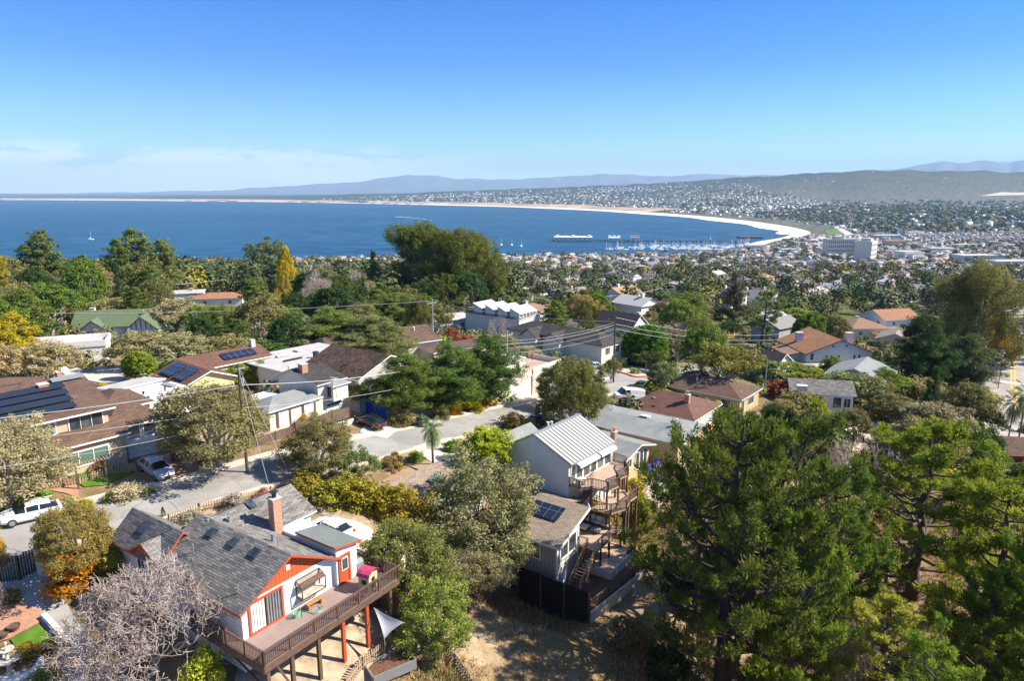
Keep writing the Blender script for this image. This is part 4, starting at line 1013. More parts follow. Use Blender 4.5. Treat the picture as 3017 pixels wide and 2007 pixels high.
    def roofz(s, x, y, w=None):
        best = -1e9
        for w in ([w] if w else s.W):
            o = w['ov']+0.05
            if not (w['x0']-o <= x <= w['x1']+o and w['y0']-o <= y <= w['y1']+o): continue
            ze, r = w['ze'], w['rise']; k = w['kind']
            if k == 'flat': z = ze
            elif k == 'shed':
                L = (w['x1']-w['x0']) if 'x' in w['ax'] else (w['y1']-w['y0']); g = r/L
                z = ze+{'x': (x-w['x0'])*g, 'y': (y-w['y0'])*g, '-x': (w['x1']-x)*g, '-y': (w['y1']-y)*g}[w['ax']]
            else:
                u, a, b = (y, w['y0'], w['y1']) if w['ax'] == 'x' else (x, w['x0'], w['x1'])
                m = a+(b-a)*w['rid']; z = ze+(r*(u-a)/(m-a) if u < m else r*(b-u)/(b-m))
                if k == 'hip':
                    v, c, d = (x, w['x0'], w['x1']) if w['ax'] == 'x' else (y, w['y0'], w['y1'])
                    ins = (b-a)/2; z = min(z, ze+r*(v-c)/ins, ze+r*(d-v)/ins)
            best = max(best, z+0.16)
        return best
    def window(s, face, u, z, w, h, at=None, frame='white_paint', pane='glass', nx=2, ny=1, name='window', fw=0.09, dep=0.06):
        """face 'S' (y = at) / 'W' (x = at) / 'E' / 'N'; u = distance along that face; z sill height"""
        if at is None: at = {'S': s.W[0]['y0'], 'W': s.W[0]['x0'], 'N': s.W[0]['y1'], 'E': s.W[0]['x1']}[face]
        o = {'S': -1, 'W': -1, 'N': 1, 'E': 1}[face]
        def bx(mb, u0, z0, u1, z1, d0, d1):
            if face in 'SN': mb.box(u0, min(at+o*d0, at+o*d1), z0, u1, max(at+o*d0, at+o*d1), z1)
            else: mb.box(min(at+o*d0, at+o*d1), u0, z0, max(at+o*d0, at+o*d1), u1, z1)
        f = MB(); d = dep
        bx(f, u-fw, z-fw, u+w+fw, z, -0.02, d); bx(f, u-fw, z+h, u+w+fw, z+h+fw, -0.02, d)
        bx(f, u-fw, z, u, z+h, -0.02, d); bx(f, u+w, z, u+w+fw, z+h, -0.02, d)
        m = fw*0.45
        for i in range(1, nx): bx(f, u+w*i/nx-m/2, z, u+w*i/nx+m/2, z+h, -0.02, d*0.8)
        for i in range(1, ny): bx(f, u, z+h*i/ny-m/2, u+w, z+h*i/ny+m/2, -0.02, d*0.7)
        fo = f.build(name, frame, s.t)
        p = MB(); bx(p, u+0.004, z+0.004, u+w-0.004, z+h-0.004, -0.015, d*0.35); p.build('pane', pane, fo)
        return fo
    def door(s, face, u, z, w, h, at, mat='red_paint', name='door'):
        o = {'S': -1, 'W': -1, 'N': 1, 'E': 1}[face]
        mb = MB(); a, b = sorted((at-o*0.02, at+o*0.05))
        if face in 'SN': mb.box(u, a, z, u+w, b, z+h)
        else: mb.box(a, u, z, b, u+w, z+h)
        return mb.build(name, mat, s.t)
    def chimney(s, x, y, w=0.7, d=0.7, z1=None, z0=None, mat='brick', cap='concrete', pot=None, up=1.1):
        z0 = s.roofz(x, y)-1.2 if z0 is None else z0; z1 = s.roofz(x, y)+up if z1 is None else z1
        mb = MB(); mb.box(x-w/2, y-d/2, z0, x+w/2, y+d/2, z1-0.1); c = mb.build('chimney', mat, s.t)
        k = MB(); k.box(x-w/2-0.06, y-d/2-0.06, z1-0.1, x+w/2+0.06, y+d/2+0.06, z1)
        k.build('chimney_cap', cap, c)
        if pot: q = MB(); q.cyl((x, y), 0.16, z1, z1+0.4, 8); q.box(x-0.25, y-0.25, z1+0.4, x+0.25, y+0.25, z1+0.45); q.build('flue', pot, c)
        return c
    def on_roof(s, x0, y0, x1, y1, name='solar_panel', mat='solar', lift=0.10, th=0.05):
        P = [(x0, y0), (x1, y0), (x1, y1), (x0, y1)]
        cx, cy = (x0+x1)/2, (y0+y1)/2; e = 0.01
        zc = s.roofz(cx, cy); gx = (s.roofz(cx+0.2, cy)-s.roofz(cx-0.2, cy))/0.4; gy = (s.roofz(cx, cy+0.2)-s.roofz(cx, cy-0.2))/0.4
        mb = MB(); mb.slab([(x, y, zc+gx*(x-cx)+gy*(y-cy)+lift+th) for x, y in P], th)
        return mb.build(name, mat, s.t)
    def pipe(s, x, y, r=0.08, h=0.5, mat='grey_metal', name='vent_pipe', capr=None):
        z = s.roofz(x, y); mb = MB(); mb.cyl((x, y), r, z-0.1, z+h, 8)
        mb.cyl((x, y), capr or r*1.5, z+h, z+h+0.08, 8); return mb.build(name, mat, s.t)
    def done(s):
        for nm, d, base in (('wall', s.walls, s.wall), ('roof', s.roofs, s.roof), ('fascia', s.fas, s.trim)):
            for m, mb in d.items():
                if nm == 'wall' and m.startswith('gable'):
                    for f in mb.f: MB().poly([mb.v[i] for i in f]).build('gable', m, s.t)
                else: mb.build(nm, m, s.t)
        return s.t
FOOT = []   # circles kept clear of trees
def foot(x, y, r): FOOT.append((x, y, r))
def fence(name, pts, label, h=1.7, mat='fence_wood', th=0.05, post=2.4, gap=None, postmat=None, drop=None, cat='fence', rail=None, picket=None):
    """pts world (x, y); stands on the ground unless z given"""
    P = [Vector((p[0], p[1], p[2] if len(p) > 2 else gz(p[0], p[1])-0.05)) for p in pts]
    t = thing(name, label, cat, P[0]); o = P[0]; pn = MB(); rl = MB(); foll = all(abs(p.z-gz(p.x, p.y)) < .25 for p in P)
    for a, b in zip(P[:-1], P[1:]):
        L = (b-a).length; n = max(1, round(L/post))
        for i in range(n+1):
            if i == n and b is not P[-1]: continue
            q = a.lerp(b, i/n)
            if foll: q.z = gz(q.x, q.y)-.05
            q -= o; ps = MB(); ps.box(q.x-0.06, q.y-0.06, q.z-.2, q.x+0.06, q.y+0.06, q.z+h+0.06); ps.build('post', postmat or mat, t)
        for i in range(n):
            q0 = a.lerp(b, i/n); q1 = a.lerp(b, (i+1)/n)
            if foll: q0.z = gz(q0.x, q0.y)-0.05; q1.z = gz(q1.x, q1.y)-0.05
            q0 -= o; q1 -= o
            d = (q1-q0); d.z = 0; d.normalize(); nn = Vector((-d.y, d.x, 0))*th/2
            if picket or rail:
                for zz in ((0.35, h-0.3) if picket else [h*(k+1)/(rail+1) for k in range(rail)]):
                    rl.bar(q0+Vector((0, 0, zz)), q1+Vector((0, 0, zz)), 0.04 if picket else .02, 0.05 if picket else .02)
            if rail:
                rl.bar(q0+Vector((0, 0, h)), q1+Vector((0, 0, h)), 0.09, 0.06)
            if picket:
                m = max(2, int((q1-q0).length/picket))
                for k in range(m):
                    c = q0.lerp(q1, (k+0.5)/m)+nn*1.5; e = d*picket*0.3; hh = h*(0.96+0.08*RS.rand())
                    b0, b1 = c-e, c+e
                    pn.poly([b0, b1, b1+Vector((0,0,hh)), b0+Vector((0,0,hh))]); pn.poly([b1+nn*0.5, b0+nn*0.5, b0+nn*0.5+Vector((0,0,hh)), b1+nn*0.5+Vector((0,0,hh))])
                    pn.poly([b0+Vector((0,0,hh)), b1+Vector((0,0,hh)), b1+nn*0.5+Vector((0,0,hh)), b0+nn*0.5+Vector((0,0,hh))])
            elif not rail:
                b_ = len(pn.v); pn.v += [tuple(v) for v in (q0-nn, q1-nn, q1+nn, q0+nn)]+[tuple(v+Vector((0, 0, h))) for v in (q0-nn, q1-nn, q1+nn, q0+nn)]
                for q in ((0,3,2,1),(4,5,6,7),(0,1,5,4),(1,2,6,5),(2,3,7,6),(3,0,4,7)): pn.f.append(tuple(b_+k for k in q)); pn.mi.append(0)
    pm = postmat or mat
    if pn.f: pn.build('fence_panel', mat, t)
    if rl.f: rl.build('rail', pm, t)
    return t
def sheet(name, pts, mat, lift=0.05, n=14, kind='structure', label=None, cat=None, flat=None):
    """patch of paving, lawn or soil draped on the ground inside a polygon"""
    P = [Vector((p[0], p[1])) for p in pts]
    import mathutils
    x0 = min(p.x for p in P); x1 = max(p.x for p in P); y0 = min(p.y for p in P); y1 = max(p.y for p in P)
    bm = bmesh.new(); vs = [bm.verts.new((p.x, p.y, 0)) for p in P]; f = bm.faces.new(vs)
    if f.normal.z < 0: f.normal_flip()
    st = max(0.7, max(x1-x0, y1-y0)/n)
    k = x0+st/2
    while k < x1: bmesh.ops.bisect_plane(bm, geom=bm.verts[:]+bm.edges[:]+bm.faces[:], plane_co=(k, 0, 0), plane_no=(1, 0, 0)); k += st
    k = y0+st/2
    while k < y1: bmesh.ops.bisect_plane(bm, geom=bm.verts[:]+bm.edges[:]+bm.faces[:], plane_co=(0, k, 0), plane_no=(0, 1, 0)); k += st
    Xs = np.array([v.co.x for v in bm.verts]); Ys = np.array([v.co.y for v in bm.verts]); Z = ground(Xs, Ys)
    for v, z in zip(bm.verts, Z): v.co.z = (z if flat is None else flat)+lift
    bm.normal_update()
    for fc in bm.faces:
        if fc.normal.z < 0: fc.normal_flip()
    uv = bm.loops.layers.uv.new('UVMap')
    for fc in bm.faces:
        for l in fc.loops: l[uv].uv = ((l.vert.co.x+l.vert.co.y)*0.707, (l.vert.co.y-l.vert.co.x)*0.707)
    me = bpy.data.meshes.new(name); bm.to_mesh(me); bm.free(); me.materials.append(MATS[mat])
    o = put(name, me); tag(o, label, cat, None, kind); return o
def HP(*pp): return [hit(x, y) for x, y in pp]
def ribbon(name, line, w, mat, lift=0.05, kind='structure', off=0.0, sub=8, crown=0.0, th=0.0, z_of=None):
    """strip along a smoothed centre line, draped on the ground"""
    P = []
    L = [Vector((p[0], p[1], 0)) for p in line]
    for i in range(len(L)-1):
        p0 = L[max(i-1, 0)]; p1 = L[i]; p2 = L[i+1]; p3 = L[min(i+2, len(L)-1)]
        for k in range(sub):
            t_ = k/sub; P.append(0.5*((2*p1)+(p2-p0)*t_+(2*p0-5*p1+4*p2-p3)*t_*t_+(3*p1-p0-3*p2+p3)*t_**3))
    P.append(L[-1]); mb = MB(); m = 7 if th == 0 else 2
    rows = []
    for i, p in enumerate(P):
        d = (P[min(i+1, len(P)-1)]-P[max(i-1, 0)]).normalized(); n = Vector((-d.y, d.x, 0))
        rows.append([p+n*(off-w/2+w*j/(m-1)) for j in range(m)])
    X = np.array([[q.x for q in r] for r in rows]); Y = np.array([[q.y for q in r] for r in rows]); Z = ground(X, Y)
    if th: Z = np.repeat(Z.max(axis=1, keepdims=True), m, 1)
    for i in range(len(rows)-1):
        for j in range(m-1):
            mb.poly([(X[a, b], Y[a, b], Z[a, b]+lift) for a, b in ((i, j), (i, j+1), (i+1, j+1), (i+1, j))][::-1])
        if th:
            for j, sgn in ((0, 1), (m-1, -1)):
                q = [(X[i, j], Y[i, j], Z[i, j]+lift), (X[i+1, j], Y[i+1, j], Z[i+1, j]+lift), (X[i+1, j], Y[i+1, j], Z[i+1, j]+lift-th), (X[i, j], Y[i, j], Z[i, j]+lift-th)]
                mb.poly(q if sgn > 0 else q[::-1])
    for k, f in enumerate(mb.f):
        a, b, c = (Vector(mb.v[i]) for i in f[:3])
        if (b-a).cross(c-a).z < 0 and abs((b-a).cross(c-a).normalized().z) > 0.3: mb.f[k] = f[::-1]
    o = mb.build(name, mat); tag(o, kind=kind); return P
# ================================================================ streets, paving and plots
def make_asphalt(name, c):
    m, t, b = nt(name); w = world_pos(t)
    n = noise(t, w, 0.25, 6, 0.7); n2 = noise(t, w, 6, 4, 0.8)
    nw = nd(t, 'ShaderNodeTexNoise'); nw.inputs['Scale'].default_value = .35; nw.inputs['Detail'].default_value = 5; t.links.new(w, nw.inputs['Vector'])
    va = nd(t, 'ShaderNodeVectorMath', operation='MULTIPLY_ADD'); t.links.new(nw.outputs['Color'], va.inputs[0]); va.inputs[1].default_value = (9, 9, 0); t.links.new(w, va.inputs[2])
    vo = nd(t, 'ShaderNodeTexVoronoi', feature='DISTANCE_TO_EDGE'); vo.inputs['Scale'].default_value = 0.10; t.links.new(va.outputs[0], vo.inputs['Vector'])
    cr = ramp(t, vo.outputs[0], [(0.0, (0.62,)*3), (0.010, (1, 1, 1))])
    n3 = noise(t, w, .09, 3, .5); cr = mixc(t, 1.0, cr, ramp(t, n3, [(.46, (.86,)*3), (.50, (1, 1, 1)), (.62, (1, 1, 1)), (.63, (1.07,)*3)]), 'MULTIPLY')
    base = ramp(t, n, [(0.3, tuple(x*.82 for x in c)), (0.7, tuple(x*1.15 for x in c))]); base = mixc(t, 1.0, base, ramp(t, n2, [(0.3, (.85,)*3), (0.7, (1.12,)*3)]), 'MULTIPLY')
    t.links.new(mixc(t, 1.0, base, cr, 'MULTIPLY'), b.inputs['Base Color']); b.inputs['Roughness'].default_value = 0.9; b.inputs['Specular IOR Level'].default_value = 0.2
make_asphalt('asphalt', (0.30, 0.285, 0.265)); make_asphalt('asphalt_dark', (0.10, 0.10, 0.105)); make_asphalt('asphalt_pink', (0.36, 0.32, 0.30))
m_plain('road_paint', (0.72, 0.72, 0.70), 0.7, 0.1, 2); m_plain('yellow_paint', (0.62, 0.42, 0.06), 0.7, 0.12, 2); m_plain('red_kerb', (0.5, 0.05, 0.04), 0.7, 0.15, 2)
m_plain('kerb', (0.54, 0.45, 0.36), 0.9, 0.15, 1)
ST = [hit(-900, 1900)]+HP((-350, 1730), (60, 1592), (330, 1518), (480, 1476), (680, 1420), (880, 1368), (1080, 1324), (1300, 1272), (1500, 1218), (1660, 1180), (1850, 1122))
ST = [Vector((p.x, p.y)) for p in ST]
MS = ribbon('road', ST, 5.4, 'asphalt', 0.06)
def sidekerb(line, off, w=0.45, mat='kerb', lift=0.15, name='kerb', a=0, b=None):
    L = [Vector((p.x, p.y)) for p in line][a:b]
    ribbon(name, L, w, mat, lift, off=off, sub=1, th=0.3)
sidekerb(MS[::2], 2.9); sidekerb(MS[::2], -2.9)
ribbon('sidewalk', [Vector((p.x, p.y)) for p in MS[::4]], 1.0, 'concrete', .085, off=3.6, sub=2)
# side street at the junction, court and further streets
s2 = [Vector((p.x, p.y)) for p in HP((1850, 1122), (1925, 1100), (2010, 1092), (2080, 1082), (2200, 1065))]
ribbon('road', [Vector((p.x, p.y)) for p in HP((1600, 1075), (1690, 1085), (1780, 1098), (1860, 1118))], 6, 'asphalt', .075)
ribbon('road', s2, 6, 'asphalt', .065)
isl = HP((1815, 1095), (1872, 1112), (1926, 1110), (1905, 1085), (1840, 1078))
sheet('traffic_island', isl, 'gravel_path', .2, 6)
ribbon('kerb', [Vector((p.x, p.y)) for p in HP((1812, 1096), (1845, 1104), (1875, 1113), (1928, 1110))], .35, 'red_kerb', .24, th=.3, sub=4)
ribbon('road', [Vector((p.x, p.y)) for p in HP((60, 1190), (330, 1120), (440, 1100), (600, 1070))], 9, 'asphalt_dark', .06)
sheet('driveway', HP((170, 1105), (260, 1070), (370, 1085), (420, 1120), (300, 1130)), 'concrete', .08, 8)
# main road on the right
mr_ = [Vector((p.x, p.y)) for p in HP((2960, 900), (2975, 985), (2985, 1050), (2995, 1130), (3010, 1230), (3040, 1330))]
ribbon('road', mr_, 15, 'asphalt_pink', .06); ribbon('road_marking', mr_[1:5], .35, 'yellow_paint', .066, off=-1.0); ribbon('road_marking', mr_[1:5], .35, 'yellow_paint', .066, off=-.2)
ribbon('sidewalk', mr_, 2.2, 'concrete', .16, off=8.6, th=.3)
sheet('crossing', HP((2945, 1122), (3030, 1132), (3030, 1137), (2945, 1127)), 'road_paint', .07, 6)
sheet('verge', HP((2905, 1150), (2935, 1160), (2960, 1182), (2900, 1180)), 'dry_lawn', .22, 5)
sheet('parking_court', HP((2880, 1185), (3080, 1200), (3080, 1290), (2960, 1280), (2900, 1230)), 'asphalt_pink', .05, 9)
# plots
sheet('driveway', HP((395, 1350), (470, 1330), (560, 1350), (635, 1395), (470, 1440), (420, 1400)), 'brick_paving', .07, 12)
sheet('lawn', HP((200, 1405), (290, 1375), (370, 1370), (395, 1395), (310, 1432), (250, 1438)), 'lawn', .09, 12)
sheet('lawn', HP((0, 1450), (60, 1435), (130, 1440), (160, 1455), (70, 1490), (0, 1510)), 'lawn', .09, 12)
sheet('garden_path', HP((95, 1410), (160, 1400), (230, 1435), (235, 1470), (190, 1455), (110, 1440)), 'brick_paving', .08, 10)
sheet('garden_bed', HP((130, 1395), (340, 1345), (365, 1360), (180, 1412)), 'mulch', .07, 10)
sheet('driveway', HP((920, 1560), (1000, 1530), (1180, 1600), (1200, 1680), (1080, 1650), (960, 1610)), 'gravel_path', .06, 10)
sheet('yard', HP((560, 1440), (880, 1400), (1130, 1520), (1040, 1560), (900, 1500), (600, 1520)), 'dirt', .04, 12)
sheet('driveway', HP((1090, 1232), (1180, 1262), (1140, 1295), (1060, 1275)), 'concrete', .08, 8)
sheet('driveway', HP((1215, 1318), (1330, 1290), (1400, 1345), (1300, 1380), (1240, 1345)), 'concrete', .07, 8)
sheet('driveway', HP((1500, 1165), (1570, 1150), (1600, 1178), (1500, 1205), (1470, 1190)), 'concrete_wall', .08, 8)
sheet('parking_court', HP((1660, 1210), (1800, 1150), (1960, 1140), (1900, 1210), (1780, 1250)), 'asphalt', .055, 8)
sheet('yard', HP((380, 1320), (480, 1290), (700, 1280), (820, 1260), (830, 1300), (600, 1350), (480, 1330)), 'dirt', .05, 10)
sheet('yard', HP((700, 1965), (1180, 1790), (1235, 1890), (1130, 2030), (680, 2070)), 'sandy_soil', .04, 12)
# garden at lower left
sheet('lane', HP((0, 1560), (120, 1560), (140, 1650), (160, 1720), (220, 1820), (330, 1960), (560, 2100), (280, 2100), (190, 1990), (150, 1880), (90, 1790), (0, 1740)), 'asphalt', .05, 16)
sheet('brick_terrace', HP((0, 1790), (70, 1775), (130, 1810), (115, 1840), (30, 1885), (-60, 1910), (-80, 1800)), 'brick_paving', .08, 10)
sheet('lawn', HP((30, 1888), (116, 1845), (150, 1885), (130, 1925), (60, 1925)), 'lawn', .10, 8)
sheet('garden_bed', HP((60, 1930), (150, 1915), (190, 1960), (180, 2050), (60, 2050)), 'brick_paving', .06, 8)
sheet('lawn', HP((1830, 1560), (1880, 1535), (1950, 1570), (1960, 1640), (1880, 1640)), 'dry_lawn', .05, 9)
sheet('patio', HP((1850, 1430), (1900, 1400), (1985, 1440), (1940, 1500), (1880, 1490)), 'stone', .07, 7)
sheet('dirt_yard', HP((2440, 1255), (2620, 1240), (2640, 1280), (2560, 1330), (2470, 1330)), 'gravel_path', .05, 9)
sheet('path', HP((2490, 1350), (2560, 1320), (2580, 1350), (2530, 1400), (2490, 1430)), 'gravel_path', .04, 7)
# ================================================================ the houses one can look into
def frame(px, py, d, deg):
    p = at_drop(px, py, d); return p, R(deg)
def railing(parent, pts, h=0.95, mat='brown_wood', gap=0.14, name='railing', base=0.08, cable=False, cap=None):
    mb = MB()
    for a, b in zip(pts[:-1], pts[1:]):
        a, b = Vector(a), Vector(b); L = (b-a).length; n = max(1, round(L/1.7))
        for i in range(n+1): q = a.lerp(b, i/n); mb.box(q.x-.05, q.y-.05, q.z-0.15, q.x+.05, q.y+.05, q.z+h)
        up = Vector((0, 0, 1))
        mb.bar(a+up*h, b+up*h, 0.13, 0.05); mb.bar(a+up*base, b+up*base, 0.05, 0.05)
        if cable:
            for k in range(1, 6): mb.bar(a+up*(h*k/6), b+up*(h*k/6), 0.022, 0.022)
        else:
            m = int(L/gap)
            for k in range(1, m): q = a.lerp(b, k/m); mb.bar(q+up*base, q+up*h, 0.045, 0.045)
    return mb.build(name, mat, parent)
def posts(parent, pts, r=0.1, mat='brown_wood', name='post'):
    for x, y, z0, z1 in pts:
        mb = MB(); mb.box(x-r, y-r, z0, x+r, y+r, z1); mb.build(name, mat, parent)

# ---------------------------------------------------------------- red-gabled house
A, rz = frame(717, 1890, 26.5, 56); ZR = CAMH-26.5
H = House('gabled_house', 'white-sided house with red gables, grey shingles and a long raised deck', A, rz=rz, zg=ZR, wall='siding_white', roof='shingle_grey', trim='red_paint', deep=2.2)
foot(A.x-6, A.y+8, 9)
main = H.wing(0, 0, 7.2, 9.2, 2.05, 'gable', 'y', 1.95, ov=0.35, gable='gable_red', rid=0.49, ovg=0.45)
H.wing(3.7, 5.8, 10.1, 10.9, 2.75, 'gable', 'x', 1.25, ov=0.35, rid=0.5, gable='gable_red', trim='grey_stucco')
H.wing(0.25, 9.1, 3.6, 15.0, 2.15, 'gable', 'y', 1.45, ov=0.35, rid=0.47, wall='grey_stucco')
H.wing(0.1, 8.9, 3.0, 12.3, 2.1, 'gable', 'x', 0.95, ov=0.3, rid=0.5, wall='grey_stucco', gable='gable_red')
H.wing(7.15, -0.3, 9.0, 3.3, 2.55, 'shed', '-x', 0.32, ov=0.25, roof='roll_green')
H.wing(7.2, 3.4, 9.2, 5.5, 2.35, 'flat', ov=0.0, roof='roof_white', trim='white_paint')
# lower part of the big gable is white siding: a white band under the red boards
mb = MB(); mb.poly([(0.02, -0.03, 2.03), (7.18, -0.03, 2.03), (6.7, -0.03, 2.3), (0.45, -0.03, 2.3)])
mb.box(0.5, -0.07, 2.25, 6.65, -0.01, 2.34); mb.build('siding_band', 'siding_white', H.t)
def w3(H, *a, **k): return H.window(*a, **k)
sl = H.window('S', 0.62, 0.12, 2.2, 1.95, at=-0.01, frame='red_paint', pane='glass', nx=1, name='sliding_door', fw=0.16)
mb = MB()
for i in range(5): mb.box(0.64+i*0.2, -0.05, 0.16, 0.79+i*0.2, -0.035, 2.02)
mb.build('curtain', 'canvas_white', sl); mb = MB()
for i in range(5): mb.box(1.8+i*0.2, -0.05, 0.16, 1.88+i*0.2, -0.035, 2.02)
mb.build('curtain', 'grey_metal', sl); mb = MB(); mb.box(1.69, -0.09, .12, 1.76, -.03, 2.07); mb.build('door_stile', 'brown_wood', sl)
# garden window box on the gable wall
gw = MB(); x0, x1, z0, z1 = 4.0, 5.9, 0.75, 1.95
for x in (x0, x1):
    gw.bar((x, -0.02, z0), (x, -0.6, z0), .06); gw.bar((x, -0.6, z0), (x, -0.6, z1-.35), .06); gw.bar((x, -0.02, z1), (x, -0.6, z1-.35), .06); gw.bar((x, -0.02, z0), (x, -0.02, z1), .06)
for q in ((-0.6, z0), (-0.6, z1-.35), (-0.02, z0), (-0.02, z1), (-0.35, z1-.15)): gw.bar((x0, q[0], q[1]), (x1, q[0], q[1]), .06)
g_ = gw.build('garden_window', 'brown_wood', H.t)
mb = MB(); mb.box(x0+.05, -0.55, z0+.03, x1-.05, -.03, z0+.12); mb.box(x0+.1, -0.02, z0+.1, x1-.1, -0.012, z1-.05); mb.build('window_shelf', 'stone', g_)
mb = MB(); mb.slab([(x0, -.6, z1-.33), (x1, -.6, z1-.33), (x1, -.3, z1-.13), (x0, -.3, z1-.13)], .02); mb.build('window_hood', 'brown_wood', g_)
mb = MB(); mb.box(3.35, -0.04, 3.0, 3.65, 0.0, 3.35); mb.build('gable_vent', 'white_paint', H.t)
d_ = H.window('S', 7.45, 0.05, 0.75, 1.95, at=-0.31, frame='red_paint', pane='red_paint', nx=1, name='door', fw=0.15)
mb = MB(); mb.box(7.58, -0.40, 1.05, 8.06, -0.36, 1.85); fr_ = mb.build('door_window', 'glass', d_)
mb = MB(); mb.box(7.53, -0.385, 0.98, 8.11, -0.345, 1.05); mb.box(7.53, -0.385, 1.85, 8.11, -0.345, 1.92); mb.box(7.52, -0.385, 1.0, 7.58, -0.345, 1.9); mb.box(8.06, -0.385, 1.0, 8.12, -0.345, 1.9); mb.build('door_trim', 'white_paint', d_)
for x in (0.06, 7.14): mb = MB(); mb.box(x-.06, -0.05, -0.4, x+.06, -0.01, 2.15); mb.build('corner_board', 'white_paint', H.t)
H.window('S', 7.75, 0.9, 1.5, 1.15, at=5.79, frame='red_paint', pane='curtain', nx=1)
H.window('W', 9.5, 0.3, 0.9, 1.5, at=0.08, pane='glass'); H.window('W', 10.9, 0.3, 0.9, 1.5, at=0.08, pane='glass')
H.chimney(6.9, 5.6, 0.68, 0.6, z0=1.6, z1=5.15, mat='brick', pot='black_paint')
for (x, y) in ((2.75, 6.9), (2.75, 4.5), (2.75, 2.2), (6.6, 8.0), (1.1, 12.6)): H.on_roof(x-.28, y-.38, x+.28, y+.38, 'skylight', 'glass', 0.09, 0.06)
H.pipe(4.5, 7.5, 0.1, 0.35); H.pipe(4.6, 2.8, 0.15, 0.55); H.pipe(1.9, 8.3, .035, .5); H.pipe(1.4, 7.0, .035, .5); H.pipe(3.8, 1.2, .035, .5); H.pipe(0.6, 1.0, .035, .5); H.pipe(1.8, 9.9, .03, .45)
# deck, part of the house
mb = MB()
DK = [(-0.75, -3.0), (10.2, -3.0), (10.2, 1.6), (9.05, 1.6), (9.05, -0.62), (7.15, -0.35), (7.15, -0.06), (-0.06, -0.06), (-0.06, 4.2), (-0.75, 4.2)]
for q in ([(-0.75, -3.0), (10.2, -3.0), (10.2, -0.34), (-0.75, -0.34)], [(-0.75, -0.34), (-0.05, -0.34), (-0.05, 4.2), (-0.75, 4.2)], [(-0.05, -0.34), (7.14, -0.34), (7.14, -0.04), (-0.05, -0.04)], [(9.02, -0.34), (10.2, -0.34), (10.2, 1.6), (9.02, 1.6)]):
    mb.slab([(x, y, 0.0) for x, y in q], 0.10)
dk = mb.build('deck', 'deck_boards', H.t)
mb = MB(); mb.bar((-0.8, -3.05, -0.22), (10.25, -3.05, -0.22), 0.08, 0.42); mb.bar((-0.8, -3.05, -0.22), (-0.8, 4.2, -0.22), 0.08, 0.42); mb.bar((10.25, -3.05, -0.22), (10.25, 1.6, -0.22), 0.08, 0.42); mb.build('rim_board', 'brown_wood', dk)
railing(dk, [(-0.75, 4.1, 0), (-0.75, -3.0, 0), (10.2, -3.0, 0), (10.2, 1.5, 0)])
for i, x in enumerate((-0.4, 1.3, 3.3, 5.3, 7.4, 9.6)):
    mb = MB(); mb.box(x-.11, -2.85, -4.2, x+.11, -2.63, -0.1); mb.build('post', 'red_paint' if i in (3, 4) else 'brown_wood', dk)
mb = MB(); mb.bar((1.35, -2.75, -3.0), (0.2, -2.75, -0.6), .12); mb.bar((-0.4, -2.7, -2.0), (-0.4, 2, -0.5), .1); mb.build('brace', 'brown_wood', dk)
RED = H; H.done()
def RW(x, y, z=0.0, H=None):
    H = H or RED; c, s = math.cos(H.rz), math.sin(H.rz); return Vector((H.loc.x+x*c-y*s, H.loc.y+x*s+y*c, H.loc.z+z))
# things on the deck
t = thing('garden_bench', 'short orange wooden bench against the white siding', 'bench', RW(4.75, -0.75), rz)
mb = MB(); mb.box(-.6, -.18, .36, .6, .18, .42); mb.build('seat', 'fence_new', t)
for x in (-.5, .5): mb = MB(); mb.box(x-.05, -.16, 0, x+.05, .16, .36); mb.build('leg', 'fence_new', t)
m_plain('hose_green', (0.12, 0.36, 0.24), 0.5, 0.1, 2)
mb = MB()
for k in range(5): mb.tube([(math.cos(a*0.5)*(.22+.02*k), math.sin(a*0.5)*(.1+.02*k), .1+.07*k+math.cos(a*0.5)*.05) for a in range(14)], .022, 4)
mb.tube([(.2+1.3*u+.1*math.sin(u*9), -.3+.45*math.sin(u*6.5), .03) for u in [i/24 for i in range(25)]], .022, 4)
mb.tube([(1.2+.45*math.cos(a*.45), -.55+.28*math.sin(a*.45), .03) for a in range(14)], .022, 4)
o = mb.build('garden_hose', 'hose_green', loc=RW(3.35, -0.75), rot=(0, 0, rz)); tag(o, 'coiled green hose trailing over the brown deck', 'hose')
m_plain('toy_pink', (0.42, 0.05, 0.12), 0.5, 0.35, 3); m_plain('toy_cream', (0.50, 0.42, 0.22), 0.5, 0.1, 3); m_plain('toy_red', (0.5, 0.03, 0.03), 0.4, 0.1, 3)
t = thing('playhouse', 'toy playhouse with pink-red roof on the deck end', 'playhouse', RW(8.25, -2.1), rz+0.2)
mb = MB(); mb.box(-.5, -.42, 0, .5, .42, 1.15); mb.build('wall', 'toy_cream', t)
mb = MB()
for i in range(6):
    a0, a1 = math.pi*i/6, math.pi*(i+1)/6
    mb.slab([(-.62*math.cos(a0), -.52, 1.12+.38*math.sin(a0)), (-.62*math.cos(a1), -.52, 1.12+.38*math.sin(a1)), (-.62*math.cos(a1), .52, 1.12+.38*math.sin(a1)), (-.62*math.cos(a0), .52, 1.12+.38*math.sin(a0))][::-1], .04)
mb.build('roof', 'toy_pink', t); mb = MB(); mb.box(-.18, -.44, .05, .18, -.42, .9); mb.build('doorway', 'black_paint', t)
mb = MB(); mb.box(-.52, -.2, .5, -.5, .15, .85); mb.build('window', 'black_paint', t)
t = thing('toy_car', 'small red and blue ride-on toy by the deck railing', 'toy', RW(7.0, -2.55), rz)
mb = MB(); mb.box(-.3, -.14, .1, .3, .14, .28); mb.build('body', 'toy_red', t); mb = MB(); mb.box(-.1, -.12, .28, .22, .12, .36); mb.build('seat', 'cloth_blue', t)
